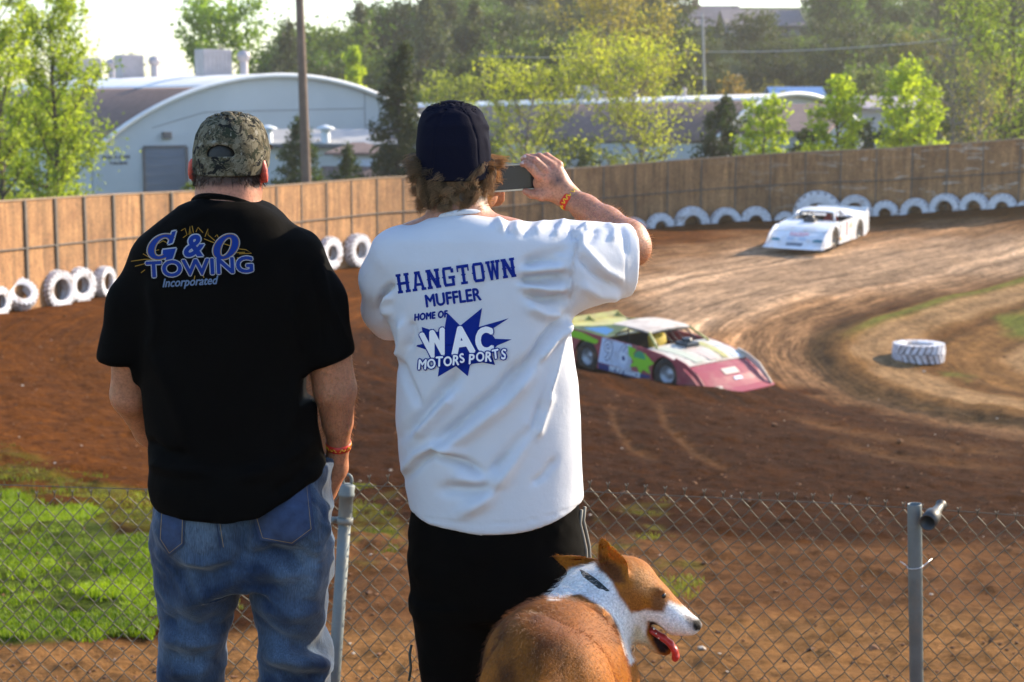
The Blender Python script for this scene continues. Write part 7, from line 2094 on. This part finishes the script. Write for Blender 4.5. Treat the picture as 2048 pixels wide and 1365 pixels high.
p = P(1639, 485, 58.6)
race_car('race_car', 'white dirt track race car with red number sliding past the tyres on the far turn', (p.x, p.y, gz(p.x, p.y) + .0), R(-119), R(1.5), R(-1), wp, white_extra)
# --- red car, heading towards us and to the right
RP = painted('dusty_red_paint', (.36, .055, .075), .42, (.42, .20, .16)); CRM = painted('cream_paint', (.66, .60, .50), .45); LIME = mat('lime_green_graphic', (.28, .62, .03), .45); LB = painted('pale_blue_graphic', (.62, .69, .84), .4); YG = painted('olive_yellow_graphic', (.48, .46, .14), .45); GRNP = mat('green_graphic', (.05, .34, .16), .45); NAVYP = mat('navy_graphic', (.03, .05, .18), .45); PNK = painted('pink_white_paint', (.66, .56, .46), .45); SKB = mat('sky_blue_graphic', (.33, .55, .75), .4)
rp = dict(flare_r=RP, side_r=RP, side_l=RP, hood=CRM, nose=RP, flare=PNK, deck=YG, spoiler=YG, roof=PNK, pillar_r=YG, pillar_l=YG, post=YG, seat=mat('yellow_seat', (.62, .45, .03), .6), scoop=mat('black_hood_scoop', (.03, .04, .05), .4), rim=mat('grey_rim', (.42, .42, .44), .4, .2, 5, metal=.4), steer=R(8))
def red_extra(root):
    s = -1
    side_plate(root, 'number_panel', s, [(-.92, .30), (.22, .27), (.22, .86), (-.80, .885)], LB)
    for dg, x in (('9', -.58), ('6', -.05)):
        flat_text(root, 'door_number', dg, NAVYP, .66, (x, s * 1.0095 + .012, .585), (1, 0, 0), (0, .035, 1), .022)
        flat_text(root, 'door_number_face', dg, mat('number_white', (.72, .76, .85), .5), .66, (x, s * 1.0125 + .012, .585), (1, 0, 0), (0, .035, 1), .0)
    side_plate(root, 'green_splash', s, [(.10, .84), (.38, .78), (.28, .66), (.52, .58), (.40, .70), (.66, .74), (.98, .55), (.78, .46), (.86, .30), (.62, .36), (.52, .22), (.42, .40), (.16, .36), (.30, .50), (.12, .62)], LIME, 1)
    side_plate(root, 'green_dome', s, [(.50 + .19 * math.cos(t), .60 + .17 * math.sin(t)) for t in np.linspace(0, math.pi, 12)], GRNP, 2)
    side_plate(root, 'sill_panel', s, [(-.90, .145), (.84, .125), (.86, .26), (-.92, .28)], NAVYP, 0)
    flat_text(root, 'sill_lettering', 'PERFORMANCE', mat('sill_white', (.7, .72, .76), .5), .15, (.0, s * 1.0095, .205), (1, 0, 0), (0, 0, 1), .012)
    side_plate(root, 'lime_stripe', s, [(-2.38, .78), (-1.0, .70), (-.92, .80), (-1.5, .90), (-2.38, .94)], LIME, 1)
    side_plate(root, 'blue_flash', s, [(-2.38, .60), (-1.9, .70), (-1.95, .79), (-2.38, .76)], SKB, 1)
    mb = MB(); mb.prism([(-.95, 1.09), (-.62, 1.07), (-.72, .95), (-1.6, .985)], .024, .027, lambda u, v, w: (u, s * (.645 + w + .30 * (1.17 - v) / .265), v)); mb.build('pillar_graphic', SKB, root)
    hz = lambda x, y: Vector((x, y, float(np.interp(x, [.7, 1.05, 1.4, 1.7, 1.9], [.85, .815, .765, .685, .605])) + .035 * (1 - y * y) + .008))
    for poly, m in (([(.85, -.85), (1.85, -.55), (1.85, -.30), (.85, -.55)], mat('faded_green_stripe', (.52, .54, .42), .5)), ([(1.0, -.30), (1.85, -.12), (1.85, .14), (1.0, .0)], mat('faded_red_stripe', (.58, .46, .40), .5)), ([(.9, .25), (1.85, .30), (1.85, .46), (.9, .52)], YG), ([(1.2, .6), (1.85, .62), (1.85, .85), (1.2, .8)], LB)):
        mb = MB(); n = 6; V = []
        for i in range(n + 1):
            t = i / n; a = Vector(poly[0]).lerp(Vector(poly[1]), t); b = Vector(poly[3]).lerp(Vector(poly[2]), t); V += [hz(a.x, a.y), hz(b.x, b.y)]
        mb.add(V, [(2 * i, 2 * i + 2, 2 * i + 3, 2 * i + 1) for i in range(n)]); mb.build('hood_stripe', m, root)
    nx = lambda y, z: Vector((float(np.interp(z, [.105, .18, .26, .37, .50, .602], [2.80, 2.62, 2.50, 2.36, 2.14, 1.905])) - .10 * abs(y) ** 3 + .012, y, z + .006))
    for y0, y1, z0, z1, m in ((-.95, -.45, .18, .235, CRM), (-.1, .35, .40, .50, PNK), (.05, .30, .29, .35, LB)):
        mb = MB(); n = 5; V = []
        for i in range(n + 1): y = y0 + (y1 - y0) * i / n; V += [nx(y, z0), nx(y, z1)]
        mb.add(V, [(2 * i, 2 * i + 2, 2 * i + 3, 2 * i + 1) for i in range(n)]); mb.build('nose_decal', m, root)
p = P(1314, 754, 38.8)
race_car('race_car', 'dusty red race car with pale blue number panel, green splash and cream hood', (p.x, p.y, gz(p.x, p.y) + .02), R(-52), R(2), R(2), rp, red_extra)

# ------------------------------------------------------------------ late afternoon haze
hz_ = MB()
hz_.box((0, 330, 30), (900, 700, 76))
hm = bpy.data.materials.new('haze_air'); hm.use_nodes = True
_nt = hm.node_tree
_nt.nodes.remove(_nt.nodes['Principled BSDF'])
_pv = _nt.nodes.new('ShaderNodeVolumePrincipled')
_pv.inputs['Color'].default_value = (1.0, .96, .88, 1)
_pv.inputs['Density'].default_value = .00038
_pv.inputs['Anisotropy'].default_value = .45
_nt.links.new(_pv.outputs['Volume'], _nt.nodes['Material Output'].inputs['Volume'])
ho = hz_.build('haze', hm)
tag(ho, 'thin warm haze in the late afternoon air', 'haze', kind='stuff')
